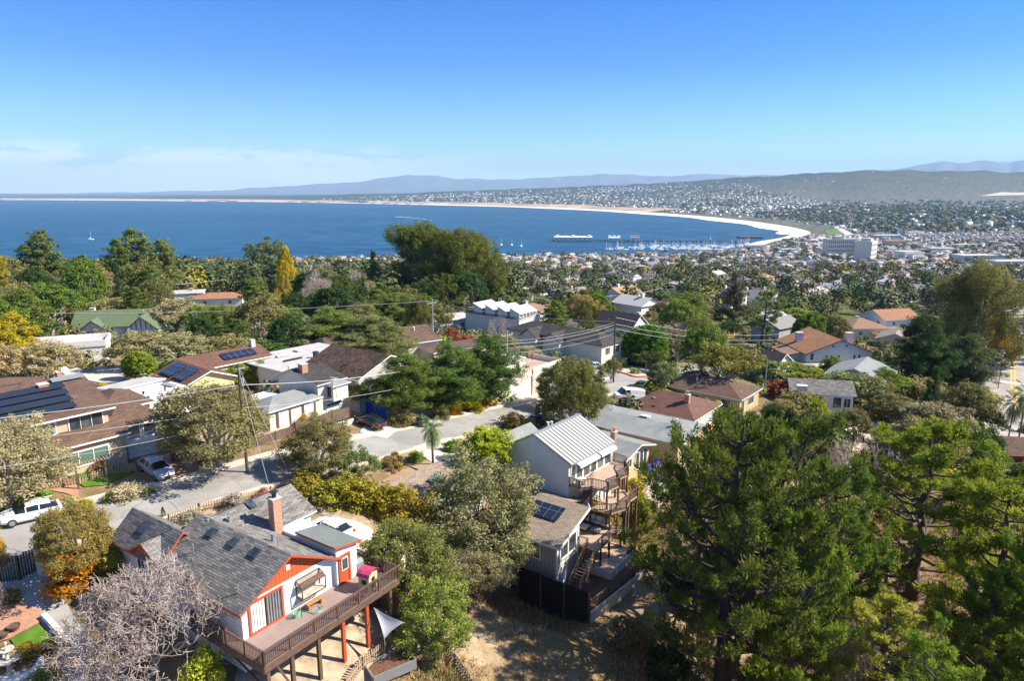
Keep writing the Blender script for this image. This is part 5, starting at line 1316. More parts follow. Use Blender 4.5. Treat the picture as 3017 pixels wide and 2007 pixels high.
for x in (-.2, .2): mb = MB(); mb.tube([(x, -.18, .1), (x, .18, .1)], .1, 8); mb.build('wheel', 'black_paint', t)
t = thing('grill', 'covered grey barbecue beside the red door wall', 'barbecue', RW(9.25, -0.1), rz)
mb = MB(); mb.box(-.3, -.25, 0.3, .3, .25, .8); mb.tube([(-.3, 0, .8), (.3, 0, .8)], .25, 8); mb.build('cover', 'grey_metal', t); mb = MB(); mb.box(-.27, -.2, 0, .27, .2, .3); mb.build('cart', 'dark_metal', t)
# shade sail
a_, b_, c_ = at_drop(1100, 1790, 27.6), at_drop(1190, 1835, 27.9), at_drop(1132, 1885, 28.9)
mb = MB(); n = 8; P = {}
cen = (a_+b_+c_)/3
for i in range(n+1):
    for j in range(n+1-i):
        u, v, w = i/n, j/n, 1-i/n-j/n; p = a_*u+b_*v+c_*w
        k = 27*u*v*w; e = 4*(u*v+v*w+w*u)/1.0; pull = 0.14*max(0, 1-k)*min(1, 4*max(u*v, v*w, w*u))
        P[i, j] = p.lerp(cen, pull)+Vector((0, 0, -0.10*k))
for i in range(n):
    for j in range(n-i):
        mb.poly([P[i, j], P[i+1, j], P[i, j+1]])
        if i+j < n-1: mb.poly([P[i+1, j], P[i+1, j+1], P[i, j+1]])
t = thing('shade_sail', 'white triangular shade sail hung off the deck', 'shade sail', (0, 0, 0))
t.location = a_; sm = mb.build('sail', 'canvas_white', t, smooth=True); sm.location = -a_
g = hit(1130, 1935); mb = MB(); mb.tube([c_-a_, c_-a_+Vector((0.05, 0, -0.4)), Vector((g.x, g.y, g.z-.1))-a_], .03, 5); mb.build('pole', 'raw_wood', t)

# ---------------------------------------------------------------- metal-roofed house with the zig-zag deck
A, rz = frame(1675, 1432, 29, 50)
H = House('metal_roofed_house', 'white stucco house with pale ribbed metal roof and tan zigzag deck', A, rz=rz, zg=CAMH-29, wall='grey_stucco', roof='metal_roof', trim='grey_metal', deep=4.0)
foot(A.x-1, A.y+6, 8)
mw = H.wing(0, 0, 8.2, 8.0, 2.35, 'gable', 'x', 1.95, ov=0.35, rid=0.56, wall='white_stucco', ovg=0.12)
H.wing(0.3, 8.0, 5.5, 11, 2.0, 'gable', 'x', 0.9, ov=0.3, roof='roll_grey')
mb = MB(); mb.box(-.2, 4.3, 4.38, 8.4, 4.68, 4.50); mb.build('ridge_cap', 'grey_metal', H.t)
for i, (u, w) in enumerate([(0.35, .7), (1.35, 1.0), (2.6, 1.1), (3.95, 1.0), (5.2, 1.1), (6.6, 1.2)]):
    H.window('S', u, 0.1, w, 2.0, at=-0.01, pane='glass_green' if i in (0, 4) else 'glass', nx=1, name='glass_door')
for x0, x1 in ((1.0, 4.6), (4.9, 7.9)):
    mb = MB(); mb.slab([(x0, -.75, 1.95), (x1, -.75, 1.95), (x1, -.02, 2.25), (x0, -.02, 2.25)], .05); mb.slab([(x0, -.76, 1.95), (x1, -.76, 1.95), (x1, -.74, 1.95), (x0, -.74, 1.95)], .25); mb.build('awning', 'canvas_white', H.t)
H.pipe(5.0, 6.4, .12, .5, 'roof_white'); H.pipe(5.8, 6.5, .1, .4, 'roof_white'); H.pipe(1.6, 7.4, .05, .5, 'roof_white')
Z = [(0.05, -0.05), (0.05, -1.3), (1.2, -2.0), (1.5, -3.7), (3.3, -3.9), (4.4, -2.9), (6.2, -3.2), (7.6, -1.9), (8.3, -1.7), (8.5, -0.05)]
mb = MB(); mb.slab([(x, y, 0) for x, y in Z], .18); dk = mb.build('deck', 'deck_tan', H.t)
railing(dk, [(x, y, 0) for x, y in Z], mat='brown_wood', gap=.16)
posts(dk, [(x, y+.1, -4.5, -.1) for x, y in Z[2:9]], .08)
Z2 = [(0.6, -2.2), (1.0, -4.4), (3.0, -5.0), (4.6, -4.4), (6.2, -4.4), (6.9, -3.4), (6.2, -2.0)]
mb = MB(); mb.slab([(x, y, -2.0) for x, y in Z2], .18); d2 = mb.build('lower_deck', 'deck_tan', H.t)
railing(d2, [(x, y, -2.0) for x, y in Z2[:6]], mat='brown_wood', gap=.16); posts(d2, [(x, y+.1, -6.0, -2.1) for x, y in Z2[1:6]], .08)
MET = H; H.done()
t = thing('bicycle', 'bicycle leaning before the glass doors on the tan deck', 'bicycle', RW(3.0, -0.75, 0, H), rz+.1)
for x in (-.5, .5):
    mb = MB(); mb.tube([(x+.32*math.cos(a*.524), 0, .34+.32*math.sin(a*.524)) for a in range(13)], .02, 4); mb.build('wheel', 'black_paint', t)
mb = MB()
for p, q in (((-.5, .34), (-.15, .8)), ((-.15, .8), (.4, .85)), ((.4, .95), (.5, .34)), ((-.5, .34), (0, .32)), ((0, .32), (-.18, .95)), ((0, .32), (.4, .8)), ((.35, .98), (.45, .98))): mb.bar((p[0], 0, p[1]), (q[0], 0, q[1]), .035)
mb.build('frame', 'dark_metal', t); mb = MB(); mb.box(-.3, -.06, .94, -.08, .06, .99); mb.build('saddle', 'black_paint', t)
t = thing('garden_table', 'white covered table at the near corner of the tan deck', 'table', RW(0.85, -0.9, 0, H), rz)
mb = MB(); mb.box(-.5, -.35, .66, .5, .35, .72); mb.build('tabletop', 'white_paint', t)
for x in (-.42, .42): mb = MB(); mb.box(x-.05, -.3, 0, x+.05, .3, .66); mb.build('leg', 'white_paint', t)
# ---------------------------------------------------------------- flat-roofed tan house with block chimney in front of it
A, rz = frame(1742, 1470, 31.2, 53)
H = House('shingled_house', 'low tan-shingled house with wide block chimney behind the board-sided house', A, rz=rz, zg=CAMH-33.2, wall='grey_stucco', roof='shingle_tan', deep=4)
foot(A.x-6, A.y+6, 7)
H.wing(-2.2, 0.3, 0, 10.5, 1.9, 'shed', 'x', 0.55, ov=.35); H.wing(-5.2, 0.3, -2.2, 10.5, 1.35, 'shed', 'x', 0.55, ov=.3)
H.on_roof(-3.9, 4.2, -2.7, 8.2)
c = H.chimney(-1.5, 5.0, 1.0, 2.3, z0=1.2, z1=3.5, mat='block_tan', cap='concrete')
mb = MB(); mb.box(-1.9, 4.4, 3.5, -1.3, 5.0, 3.7); mb.build('chimney_cap', 'dark_metal', c)
H.window('S', -1.6, .5, 1.0, .9, at=0.29)
TANL = H; H.done()
# ---------------------------------------------------------------- board-and-batten house on the slope
A, rz = frame(1640, 1740, 36, 55)
H = House('board_sided_house', 'grey board-and-batten house with upper deck, outdoor stairs and solar panel', A, rz=rz, zg=CAMH-36, wall='board_batten', roof='shingle_tan', deep=1.2)
foot(A.x-2, A.y+6, 7); foot(A.x+5, A.y+3, 5)
w = dict(x0=0, y0=0, x1=5.2, y1=9, ze=4.55, kind='shed', ax='x', rise=1.65, rid=.5, ov=.35); H.W.append(w)
g = 1.65/5.2; zt = lambda x: 4.55+g*x
wm = H.mbw('board_batten')
for a, b in (((0, 0), (3.9, 0)), ((3.9, 0), (3.9, 9)), ((3.9, 9), (0, 9)), ((0, 9), (0, 0))): wm.poly([(*a, -1.2), (*b, -1.2), (*b, zt(b[0])-.02), (*a, zt(a[0])-.02)])
for a, b in (((3.9, 2.4), (7.8, 2.4)), ((7.8, 2.4), (7.8, 9)),): wm.poly([(*a, -1.2), (*b, -1.2), (*b, 5.4), (*a, 5.6)])
H.mbr('shingle_tan').slab([(-.4, -.45, zt(-.4)+.14), (5.2, -.45, zt(5.2)+.14), (5.2, 9.3, zt(5.2)+.14), (-.4, 9.3, zt(-.4)+.14)], .1)
H.mbr('shingle_tan').slab([(5.2, 1.6, zt(5.2)+.135), (8.3, 1.6, 5.3), (8.3, 9.3, 5.3), (5.2, 9.3, zt(5.2)+.135)], .1)
f = H.mbf('white_paint'); f.bar((-.42, -.48, zt(-.42)-.02), (5.25, -.48, zt(5.25)-.02), .06, .24); f.bar((-.43, -.45, zt(-.4)), (-.43, 9.3, zt(-.4)), .06, .2); f.bar((5.2, -.48, zt(5.2)-.0), (8.3, 1.55, 5.2), .06, .2)
H.window('S', 0.55, 2.85, 1.25, 1.35, at=-.01, nx=1, fw=.13); H.window('S', 1.98, 2.85, 1.35, 1.65, at=-.01, nx=1, fw=.13)
H.door('S', .75, 0.0, .85, 2.0, 0, mat='white_paint')
H.window('W', 1.9, 2.6, 1.1, 1.5, at=-.01, nx=1, fw=.12)
for z in (2.25, 4.45): mb = MB(); mb.box(-.02, -.035, z, 3.9, -.01, z+.12); mb.build('trim_board', 'white_paint', H.t)
mb = MB(); mb.box(-.1, -.04, -.1, .12, .1, 4.5); mb.box(3.78, -.04, -.1, 3.95, .1, 5.7); mb.build('corner_board', 'white_paint', H.t)
H.on_roof(2.2, 1.5, 4.0, 4.9); H.on_roof(5.7, 2.0, 6.6, 4.0)
mb = MB(); mb.slab([(3.92, -2.0, 2.8), (9.4, -2.0, 2.8), (9.4, 2.38, 2.8), (3.92, 2.38, 2.8)], .2); dk = mb.build('upper_deck', 'deck_tan', H.t)
railing(dk, [(4.9, -2.0, 2.8), (9.4, -2.0, 2.8), (9.4, 2.3, 2.8)], cable=True, mat='brown_wood'); railing(dk, [(3.92, -0.05, 2.8), (3.92, -0.9, 2.8)], cable=True)
posts(dk, [(4.9, -1.9, -.3, 2.7), (6.7, -1.9, -.3, 2.7), (9.2, -1.9, -.3, 2.7), (9.2, 2.2, -.3, 2.7)], .07, 'dark_metal')
st = MB()
for k in range(14):
    f_ = k/13; x = 3.95-f_*3.3; z = 2.62-f_*2.55; st.box(x-.17, -2.0, z, x+.13, -1.0, z+.05)
so_ = st.build('stairs', 'brown_wood', H.t)
mb = MB(); mb.bar((4.05, -2.05, 2.6), (.6, -2.05, 0), .06, .28); mb.bar((4.05, -.95, 2.6), (.6, -.95, 0), .06, .28); mb.build('stringer', 'brown_wood', so_)
mb = MB()
for y in (-2.05, -.95):
    mb.bar((4.1, y, 3.75), (.6, y, 1.1), .09, .06)
    for k in range(4): x = 4.1-k*1.16; z = 2.8-k*.88; mb.bar((x, y, z-.3), (x, y, z+.95), .07)
    for h_ in (.3, .6): mb.bar((4.1, y, 2.8+h_), (.6, y, .15+h_), .02)
mb.build('handrail', 'raw_wood', so_)
mb = MB(); mb.slab([(4.4, -3.3, .75), (9.3, -3.3, .75), (9.3, 2.3, .75), (4.4, 2.3, .75)], .2); tr_ = mb.build('terrace', 'deck_tan', H.t)
mb = MB(); mb.box(4.4, -3.4, -2, 9.3, -3.3, .85); mb.box(9.3, -3.4, -2, 9.4, 2.3, .85); mb.box(4.3, -3.4, -2, 4.4, 0, .85); mb.build('retaining_wall', 'concrete_wall', tr_)
mb = MB(); mb.slab([(-1.0, -4.0, 0), (9.6, -4.9, 0), (9.6, -3.4, 0), (4.3, -3.4, 0), (4.3, -.03, 0), (-1.0, -.03, 0)], .2); mb.build('patio', 'mulch', H.t)
BB = H; H.done()
fence('rail_fence', [RW(-1.0, -4.0, -.05, H), RW(2.0, -4.35, -.05, H), RW(9.8, -5.2, -.05, H)], 'dark cable-rail fence on a pale wall along the slope below the stairs', h=1.0, mat='brown_wood', rail=5, postmat='brown_wood', post=1.8)
mb = MB(); p0 = Vector((0, 0, 0))
for a, b in (((-1.0, -4.12), (9.8, -5.32)),): mb.bar((a[0], a[1], -.75), (b[0], b[1], -.75), .16, 1.3)
o = mb.build('retaining_wall', 'concrete_wall', loc=H.loc, rot=(0, 0, rz)); tag(o, 'low cream retaining wall under the cable-rail fence', 'wall')
t = thing('retaining_fence', 'tall black board fence at the low corner of the board-sided house', 'fence', RW(-1.05, -4.0, -2.2, H), rz)
mb = MB(); mb.box(-.1, 0, -1.2, 0, 7.6, 2.75+1.2); mb.build('panel', 'board_dark', t)
for y in (0, 2.5, 5.0, 7.5): mb = MB(); mb.box(-.2, y-.07, -1.2, -.1, y+.07, 4.0); mb.build('post', 'brown_wood', t)
# outdoor seating
t = thing('outdoor_sofa', 'dark wicker corner sofa with pale cushions on the upper deck', 'sofa', RW(8.6, 0.3, 2.8, H), rz)
mb = MB(); mb.box(-.45, -1.3, 0, .45, 1.3, .32); mb.box(.3, -1.3, .32, .45, 1.3, .75); mb.box(-1.3, 1.3, 0, .45, 1.6, .32); mb.build('frame', 'brown_wood', t)
for y in (-1.27, -.4, .47): mb = MB(); mb.box(-.43, y, .32, .28, y+.8, .45); mb.box(.12, y+.03, .45, .28, y+.77, .85); mb.build('cushion', 'canvas_white', t)
t = thing('ottoman', 'white cushion-topped ottoman in front of the outdoor sofa', 'ottoman', RW(6.9, 1.0, 2.8, H), rz); mb = MB(); mb.box(-.45, -.4, 0, .45, .4, .3); mb.build('base', 'brown_wood', t); mb = MB(); mb.box(-.47, -.42, .3, .47, .42, .42); mb.build('cushion', 'canvas_white', t)
t = thing('coffee_table', 'square dark wicker table before the outdoor sofa', 'table', RW(7.0, -.2, 2.8, H), rz); mb = MB(); mb.box(-.35, -.4, 0, .35, .4, .35); mb.build('base', 'brown_wood', t); mb = MB(); mb.box(-.38, -.43, .35, .38, .43, .4); mb.build('tabletop', 'grey_metal', t)

# ---------------------------------------------------------------- long grey roofs behind the metal roof
A, rz = frame(2000, 1312, 29.5, 54)
H = House('grey_roofed_house', 'long low house under a wide grey rolled roof behind the metal roof', A, rz=rz, zg=CAMH-32.3, wall='ochre_stucco', roof='roll_grey', trim='grey_metal', deep=3)
foot(A.x, A.y+9, 9); foot(A.x-9, A.y+16, 7)
H.wing(0.3, 0.2, 8.6, 14.0, 2.7, 'hip', 'y', .75, ov=.35, inset=3.2); H.wing(-.5, 13.6, 5.5, 20.5, 2.7, 'hip', 'x', .7, ov=.3)
H.window('S', 4.5, .8, 2.2, 1.3, at=.2); H.window('S', 1.2, .8, 1.4, 1.3, at=.2)
H.pipe(3.6, 2.6, .15, .4, 'grey_metal'); H.pipe(6.5, 3.0, .1, .35, 'roof_white'); H.pipe(6.3, 12, .1, .4, 'roof_white')
H.on_roof(4.5, 6.2, 5.6, 7.3, 'skylight', 'roof_white', .12, .15); H.on_roof(2.2, 12.8, 3.5, 13.6, 'skylight', 'roof_white', .12, .1)
H.done()
A, rz = frame(1838, 1355, 29.6, 50)
H = House('patio_house', 'small grey-roofed wing with white sliding doors and a patio of blue chairs', A, rz=rz, zg=CAMH-32, wall='ochre_stucco', roof='roll_grey', trim='white_paint', deep=3)
foot(A.x+3, A.y+5, 6)
H.wing(.3, .3, 6.4, 6.5, 2.3, 'gable', 'y', .85, ov=.45, rid=.5, ovg=.7)
for u in (3.2, 4.1, 5.0): H.window('S', u, .15, .75, 1.95, at=.29, nx=1, name='glass_door')
H.window('S', 1.2, .8, 1.0, 1.0, at=.29)
H.chimney(3.0, 3.2, .6, .6, up=1.0, mat='brick', pot='terracotta'); H.done(); PAT = H
for i, (x, y) in enumerate(((3.6, -1.6), (5.8, -1.2))):
    t = thing('patio_chair', ['lower blue canvas chair on the stone patio', 'blue folding chair nearer the grey wall on the patio'][i], 'chair', RW(x, y, .1, H), rz+i)
    mb = MB(); mb.box(-.3, -.3, .38, .3, .3, .44); mb.build('seat', 'cloth_blue', t); mb = MB(); mb.box(-.3, .25, .44, .3, .3, 1.0); mb.build('backrest', 'cloth_blue', t)
    mb = MB(); [mb.box(a-.02, b-.02, 0, a+.02, b+.02, .4) for a in (-.27, .27) for b in (-.27, .27)]; mb.build('legs', 'white_paint', t)
t = thing('tarpaulin', 'crumpled blue tarpaulin on the lower patio edge', 'tarpaulin', RW(2.0, -3.6, .25, H), rz)
mb = MB(); mb.lathe([(.01, .5), (.35, .42), (.6, .2), (.7, 0)], 9); mb.build('cloth', 'cloth_blue', t, smooth=True)

# ---------------------------------------------------------------- red-brown hip house
A, rz = frame(2045, 1240, 31, 52)
H = House('hip_roofed_house', 'house with broad red-brown hip roof and tall brick chimney', A, rz=rz, zg=CAMH-33.6, wall='cream_stucco', roof='shingle_redbrown', trim='white_paint', deep=3)
foot(A.x, A.y+7, 8)
H.wing(.3, .3, 9.5, 10.3, 2.45, 'hip', 'y', 2.0, ov=.5, inset=4.2); H.wing(-1.5, 10.2, 3.5, 15.5, 2.1, 'gable', 'x', .9, ov=.5, roof='shingle_brown', wall='board_dark')
for u in (5.0, 6.4, 7.7): H.window('S', u, .3, 1.1, 1.9, at=.29, nx=1, pane='curtain')
H.window('S', 1.0, .4, .8, 1.7, at=.29, nx=1, pane='curtain'); H.window('S', 2.2, .4, .8, 1.7, at=.29, nx=1, pane='curtain')
mb = MB(); mb.slab([(3.5, -1.0, .1), (9.5, -1.0, .1), (9.5, .3, .1), (3.5, .3, .1)], .3); mb.build('balcony', 'fence_new', H.t)
H.chimney(3.4, 2.6, .6, .7, up=1.5, pot='grey_metal'); H.pipe(1.2, 6.6, .2, .12, 'dark_metal'); H.pipe(8.0, 1.6, .12, .3, 'terracotta'); H.pipe(2.8, 7.5, .15, .1); H.done()
A, rz = frame(2184, 1180, 31.5, 50)
H = House('hip_roofed_house', 'ochre-walled house with brown hip roof, white gutters and corner windows', A, rz=rz, zg=CAMH-34.1, wall='ochre_stucco', roof='shingle_brown', trim='white_paint', deep=3)
foot(A.x-1, A.y+8, 8)
H.wing(.3, .3, 8.2, 13.2, 2.5, 'hip', 'y', 1.5, ov=.45); H.wing(6.0, 8, 11, 13.2, 2.5, 'hip', 'x', 1.2, ov=.4)
H.window('W', 1.8, .9, 1.6, 1.2, at=.29, nx=2); H.window('W', 7.0, 1.3, 1.5, .7, at=.29, nx=2); H.window('S', 1.0, .2, 1.0, 1.9, at=.29, nx=2, name='glass_door'); H.window('S', 3.6, .8, 2.3, 1.2, at=.29, nx=3)
H.chimney(8.2, 6.0, .8, .7, up=.9); H.pipe(3.6, 9, .15, .5); H.pipe(2.5, 8.5, .13, .5, 'roof_white'); H.pipe(3.4, 6.6, .2, .1); H.done()

# ---------------------------------------------------------------- tan house, left, with solar rows
A, rz = frame(480, 1330, 25, 50)
H = House('tan_stucco_house', 'two-level tan stucco house with brown roofs and rows of black solar panels', A, rz=rz, zg=CAMH-25, wall='tan_stucco', roof='shingle_brown', trim='white_paint', deep=3)
foot(A.x-6, A.y+3, 10)
H.wing(-14, .6, -4.2, 7.4, 5.45, 'shed', 'y', 1.6, ov=.55)
H.wing(-10.5, -.7, -3.5, .7, 3.2, 'shed', 'y', .75, ov=.45)
H.wing(-4.2, .3, 0.2, 6.2, 3.3, 'hip', 'x', 1.5, ov=.5, inset=2.2); H.wing(-3.0, 6.0, 1.6, 12.0, 3.4, 'hip', 'y', 1.2, ov=.45)
for k in range(4): H.on_roof(-13.6+k*.5, 1.1+k*1.35, -6.4+k*.15, 2.15+k*1.35, lift=.25, mat='solar_dark')
H.window('S', -8.6, 1.05, 3.6, 1.25, at=-.71, nx=3, pane='glass_green', fw=.12); H.window('S', -10.4, 4.1, 1.9, .95, at=.59, nx=2, pane='glass_green', fw=.12); H.window('S', -7.4, 3.9, 2.7, 1.35, at=.59, nx=3, fw=.08)
H.chimney(-7.5, 6.2, .8, .8, up=.5); H.on_roof(-6.6, 6.6, -3.9, 7.3, 'skylight', 'grey_metal', .2, .12)
H.window('S', -2.9, 1.9, 1.1, 1.3, at=.29, nx=1, name='glass_door'); H.window('S', -1.4, 1.9, 1.1, 1.3, at=.29, nx=1, name='glass_door')
gd = MB(); gd.box(-3.0, .2, 0, -.4, .29, 1.65); g2 = gd.build('garage_door', 'garage_white', H.t)
for k in range(4): mb = MB(); mb.box(-2.85+k*.62, .16, 1.25, -2.45+k*.62, .2, 1.5); mb.build('pane', 'glass', g2)
mb = MB(); mb.slab([(-3.4, -.9, 1.85), (.2, -.9, 1.85), (.2, .3, 1.85), (-3.4, .3, 1.85)], .15); b_ = mb.build('balcony', 'white_paint', H.t); railing(b_, [(-3.4, -.1, 1.85), (-3.4, -.9, 1.85), (.2, -.9, 1.85), (.2, .2, 1.85)], mat='white_paint', gap=.18, h=.8)
H.pipe(-2.6, 4.0, .15, .3, 'raw_wood'); H.done()
# house behind it
A, rz = frame(303, 1150, 24.2, 52)
H = House('hip_roofed_house', 'brown hip-roofed house behind the tan one, with solar rows and dish chimney', A, rz=rz, zg=CAMH-27, wall='cream_stucco', roof='shingle_brown', trim='white_paint', deep=3)
foot(A.x-7, A.y+5, 9)
H.wing(-15, .3, -3.8, 9.5, 3.4, 'hip', 'x', 1.9, ov=.5); H.wing(-5, .3, 0, 6.5, 2.8, 'hip', 'x', 1.1, ov=.5)
for k in range(3): H.on_roof(-13.4+k*2.0, 1.6+k*.0, -11.5+k*2.0, 3.0, lift=.2)
for k in range(2): H.on_roof(-12.0+k*2.0, .2, -10.1+k*2.0, 1.5, lift=.2)
H.chimney(-2.3, 6.6, .8, .8, up=1.7)
H.window('S', -2.6, .9, 1.4, 1.0, at=.29); H.done()
t = thing('satellite_dish', 'white satellite dish fixed beside the tall brick chimney', 'dish', RW(-1.7, 6.4, 4.6, H), 0.5)
mb = MB(); mb.tube([(0, 0, -.6), (0, 0, .0)], .03, 6); mb.build('mast', 'grey_metal', t); mb = MB(); mb.lathe([(.01, -.12), (.25, -.08), (.45, .03)], 14); d_ = mb.build('dish', 'white_paint', t, smooth=True); d_.rotation_euler = (1.1, 0, .6); d_.location = (0, -.1, .1)

# ---------------------------------------------------------------- white flat roof, left
A, rz = frame(407, 1190, 23.6, 57)
H = House('flat_roofed_house', 'low white house with flat white roof beside the golden hedge', A, rz=rz, zg=CAMH-26, wall='white_stucco', roof='roof_white', trim='white_paint', deep=2)
foot(A.x+1, A.y+5, 7)
H.wing(0, 0, 7.2, 5.6, 2.2, 'flat', ov=.15); H.wing(.5, 5.6, 6.2, 10.0, 2.4, 'shed', '-y', .5, ov=.3, roof='roof_pale')
H.pipe(2.4, 3.2, .12, .3, 'dark_metal'); H.pipe(4.6, 2.4, .1, .45, 'dark_metal'); H.pipe(2.0, 1.4, .1, .1, 'dark_metal'); H.on_roof(5.8, 3.0, 6.5, 5.4, 'skylight', 'grey_metal', .1, .1); H.done()
# ---------------------------------------------------------------- solar twin roofs
A, rz = frame(545, 1133, 23.8, 50)
H = House('gabled_house', 'reddish-brown gabled house with two blue solar arrays and yellow gable', A, rz=rz, zg=CAMH-26.3, wall='yellow_stucco', roof='shingle_redbrown', trim='white_paint', deep=2)
foot(A.x, A.y+6, 7)
H.wing(0, 0, 6.4, 8.4, 2.3, 'gable', 'y', 1.25, ov=.5, rid=.5); H.wing(3.5, 6.5, 15.5, 13, 2.3, 'gable', 'x', 1.2, ov=.4)
H.on_roof(.2, 1.2, 2.6, 3.9, lift=.18); H.on_roof(.2, 4.4, 2.6, 7.6, lift=.18); H.on_roof(9.0, 7.0, 14.0, 8.6, lift=.18)
H.chimney(14.6, 9.4, .6, .6, up=1.0, mat='white_stucco'); H.done()
# ---------------------------------------------------------------- pale flat roof with black stack
A, rz = frame(905, 1118, 24.3, 50)
H = House('flat_roofed_house', 'wide pale flat roof with a black metal stack above the street houses', A, rz=rz, zg=CAMH-27.2, wall='white_stucco', roof='roof_pale', trim='white_paint', deep=2)
foot(A.x, A.y+14, 11)
H.wing(0, 5, 14, 18, 2.6, 'shed', '-y', .4, ov=.5); H.wing(5, -2, 16, 6, 2.3, 'flat', ov=.5)
H.chimney(7.5, 9.0, .6, .6, up=.9, mat='dark_metal', cap='dark_metal'); H.on_roof(3, 10, 6, 10.6, 'duct', 'dark_metal', .1, .1); H.on_roof(4, 13.5, 6.5, 14.2, 'skylight', 'roof_white', .1, .2); H.on_roof(8, 14.5, 9, 15.5, 'skylight', 'roof_white', .1, .2); H.done()

# ---------------------------------------------------------------- shuttered white house on the street
A, rz = frame(833, 1255, 25.9, 54)
H = House('shuttered_house', 'cream house with grey roof, dark shutters and white lattice windows', A, rz=rz, zg=CAMH-25.9, wall='cream_stucco', roof='roll_grey', trim='white_paint', deep=2)
foot(A.x-1, A.y+4, 6)
H.wing(-2.2, -.9, 4.4, 3.0, 2.35, 'hip', 'x', .95, ov=.4); H.wing(-2.4, 3.0, 2.4, 6.0, 2.3, 'flat', ov=.1, roof='roof_white')
for u in (-1.0, 2.4):
    H.window('S', u, .35, 1.15, 1.65, at=-.91, nx=3, ny=5, pane='canvas_white', fw=.06, name='window')
    mb = MB(); mb.box(u-.38, -.97, .3, u-.1, -.91, 2.05); mb.build('shutter', 'brown_wood', H.t); mb = MB(); mb.box(u+1.25, -.97, .3, u+1.53, -.91, 2.05); mb.build('shutter', 'brown_wood', H.t)
H.done(); SHU = H
H = House('stucco_house', 'two-storey cream house with brick chimney and white garage under a bay window', RW(4.4, 0, 0, SHU), rz=rz, zg=CAMH-26.3, wall='cream_stucco', roof='shingle_dark', trim='grey_stucco', deep=2)
H.wing(0, -.9, 3.8, 6.5, 4.3, 'gable', 'x', 1.1, ov=.35, rid=.62); H.wing(1.4, -1.9, 3.6, 1.6, 3.9, 'hip', 'y', .6, ov=.3, roof='roll_grey', zb=2.1)
H.window('W', -1.4, 2.6, .75, 1.1, at=1.39, nx=2, ny=2, frame='brown_wood'); H.window('S', 1.9, 2.7, 1.2, 1.0, at=-1.91, nx=4, pane='canvas_white')
H.chimney(.6, 2.4, .8, .8, up=1.0); H.pipe(-.2, 4.0, .12, .4, 'cream_stucco')
mb = MB(); mb.box(1.0, -.98, 0, 3.4, -.9, 1.8); g2 = mb.build('garage_door', 'garage_white', H.t); mb = MB(); mb.box(1.1, -1.0, 1.4, 3.3, -.98, 1.62); mb.build('pane', 'glass', g2); H.done()
A, rz = frame(1120, 1190, 26.5, 54)
H = House('shake_roofed_house', 'grey board house under a dark weathered shake roof behind the cypress pair', A, rz=rz, zg=CAMH-26.5, wall='board_grey', roof='shake_dark', trim='white_paint', deep=2)
foot(A.x-2, A.y+6, 8)
H.wing(-3.2, .2, 7, 10.5, 4.0, 'gable', 'y', 1.9, ov=.5, rid=.5)
H.window('W', 1.0, 2.2, 1.2, 1.2, at=-3.21, frame='brown_wood'); H.window('W', 4.6, 2.6, .8, .8, at=-3.21, frame='brown_wood'); H.window('S', -1.0, 2.2, 1.0, 1.2, at=.19)
H.pipe(-1.5, 4, .1, .4, 'shake_dark'); H.done()
# ---------------------------------------------------------------- cream house by the street, with terraces
A, rz = frame(1500, 1172, 29.2, 50)
H = House('terraced_house', 'cream stepped house with parapet terraces half hidden by the cypresses', A, rz=rz, zg=CAMH-29.2, wall='cream_stucco', roof='roof_pale', trim='cream_stucco', deep=2)
foot(A.x+2, A.y+5, 7)
H.wing(-1, 1.5, 5.5, 8, 4.6, 'flat', ov=.1, roof='roof_white'); H.wing(5.5, 0, 12.5, 6.5, 2.5, 'flat', ov=.05, roof='deck_tan'); H.wing(-3, .2, 5.5, 1.5, 2.0, 'flat', ov=.05, roof='deck_tan')
mb = MB(); 
for a, b in (((5.5, -.05), (12.5, -.05)), ((12.5, 0), (12.5, 6.5)), ((-3, .15), (5.5, .15))): z = 2.65 if a[0] > 5 else 2.15; mb.bar((*a, z+.35), (*b, z+.35), .12, .8)
mb.build('parapet', 'cream_stucco', H.t); H.window('S', .5, 2.5, 1.2, 1.4, at=1.49); H.window('S', 3.2, 2.5, .9, 1.9, at=1.49, nx=1, name='door')
mb = MB(); mb.box(0, .1, 0, 2.6, .2, 1.8); mb.build('garage_door', 'garage_white', H.t); H.done()
t = thing('patio_umbrella', 'closed red parasol on the cream house terrace', 'parasol', RW(8.5, 2.5, 2.7, H)); mb = MB(); mb.tube([(0, 0, 0), (0, 0, 2.3)], .03, 6); mb.build('pole', 'raw_wood', t); mb = MB(); mb.lathe([(.05, .9), (.16, 1.1), (.1, 1.9), (.02, 2.3)], 8); mb.build('canopy', 'toy_red', t)
# ---------------------------------------------------------------- tan low roofs below the street
A, rz = frame(1330, 1420, 28.2, 52)
H = House('low_roofed_house', 'low house with flat tan roof and shingled slope holding a skylight', A, rz=rz, zg=CAMH-30.2, wall='cream_stucco', roof='roof_tan_flat', trim='brown_wood', deep=2)
foot(A.x-3, A.y+2, 7)
H.wing(-7.5, 2.8, -.5, 8.4, 2.3, 'shed', 'y', .4, ov=.3); H.wing(-.6, 3.3, 3.5, 9.0, 2.2, 'shed', '-x', .3, ov=.35); H.wing(-6.5, -3.5, 2.6, 2.9, 1.6, 'shed', 'y', 1.1, ov=.3, roof='shingle_tan')
H.on_roof(-2.3, -1.0, -.9, 1.0, 'skylight', 'glass_green', .15, .15); H.done()
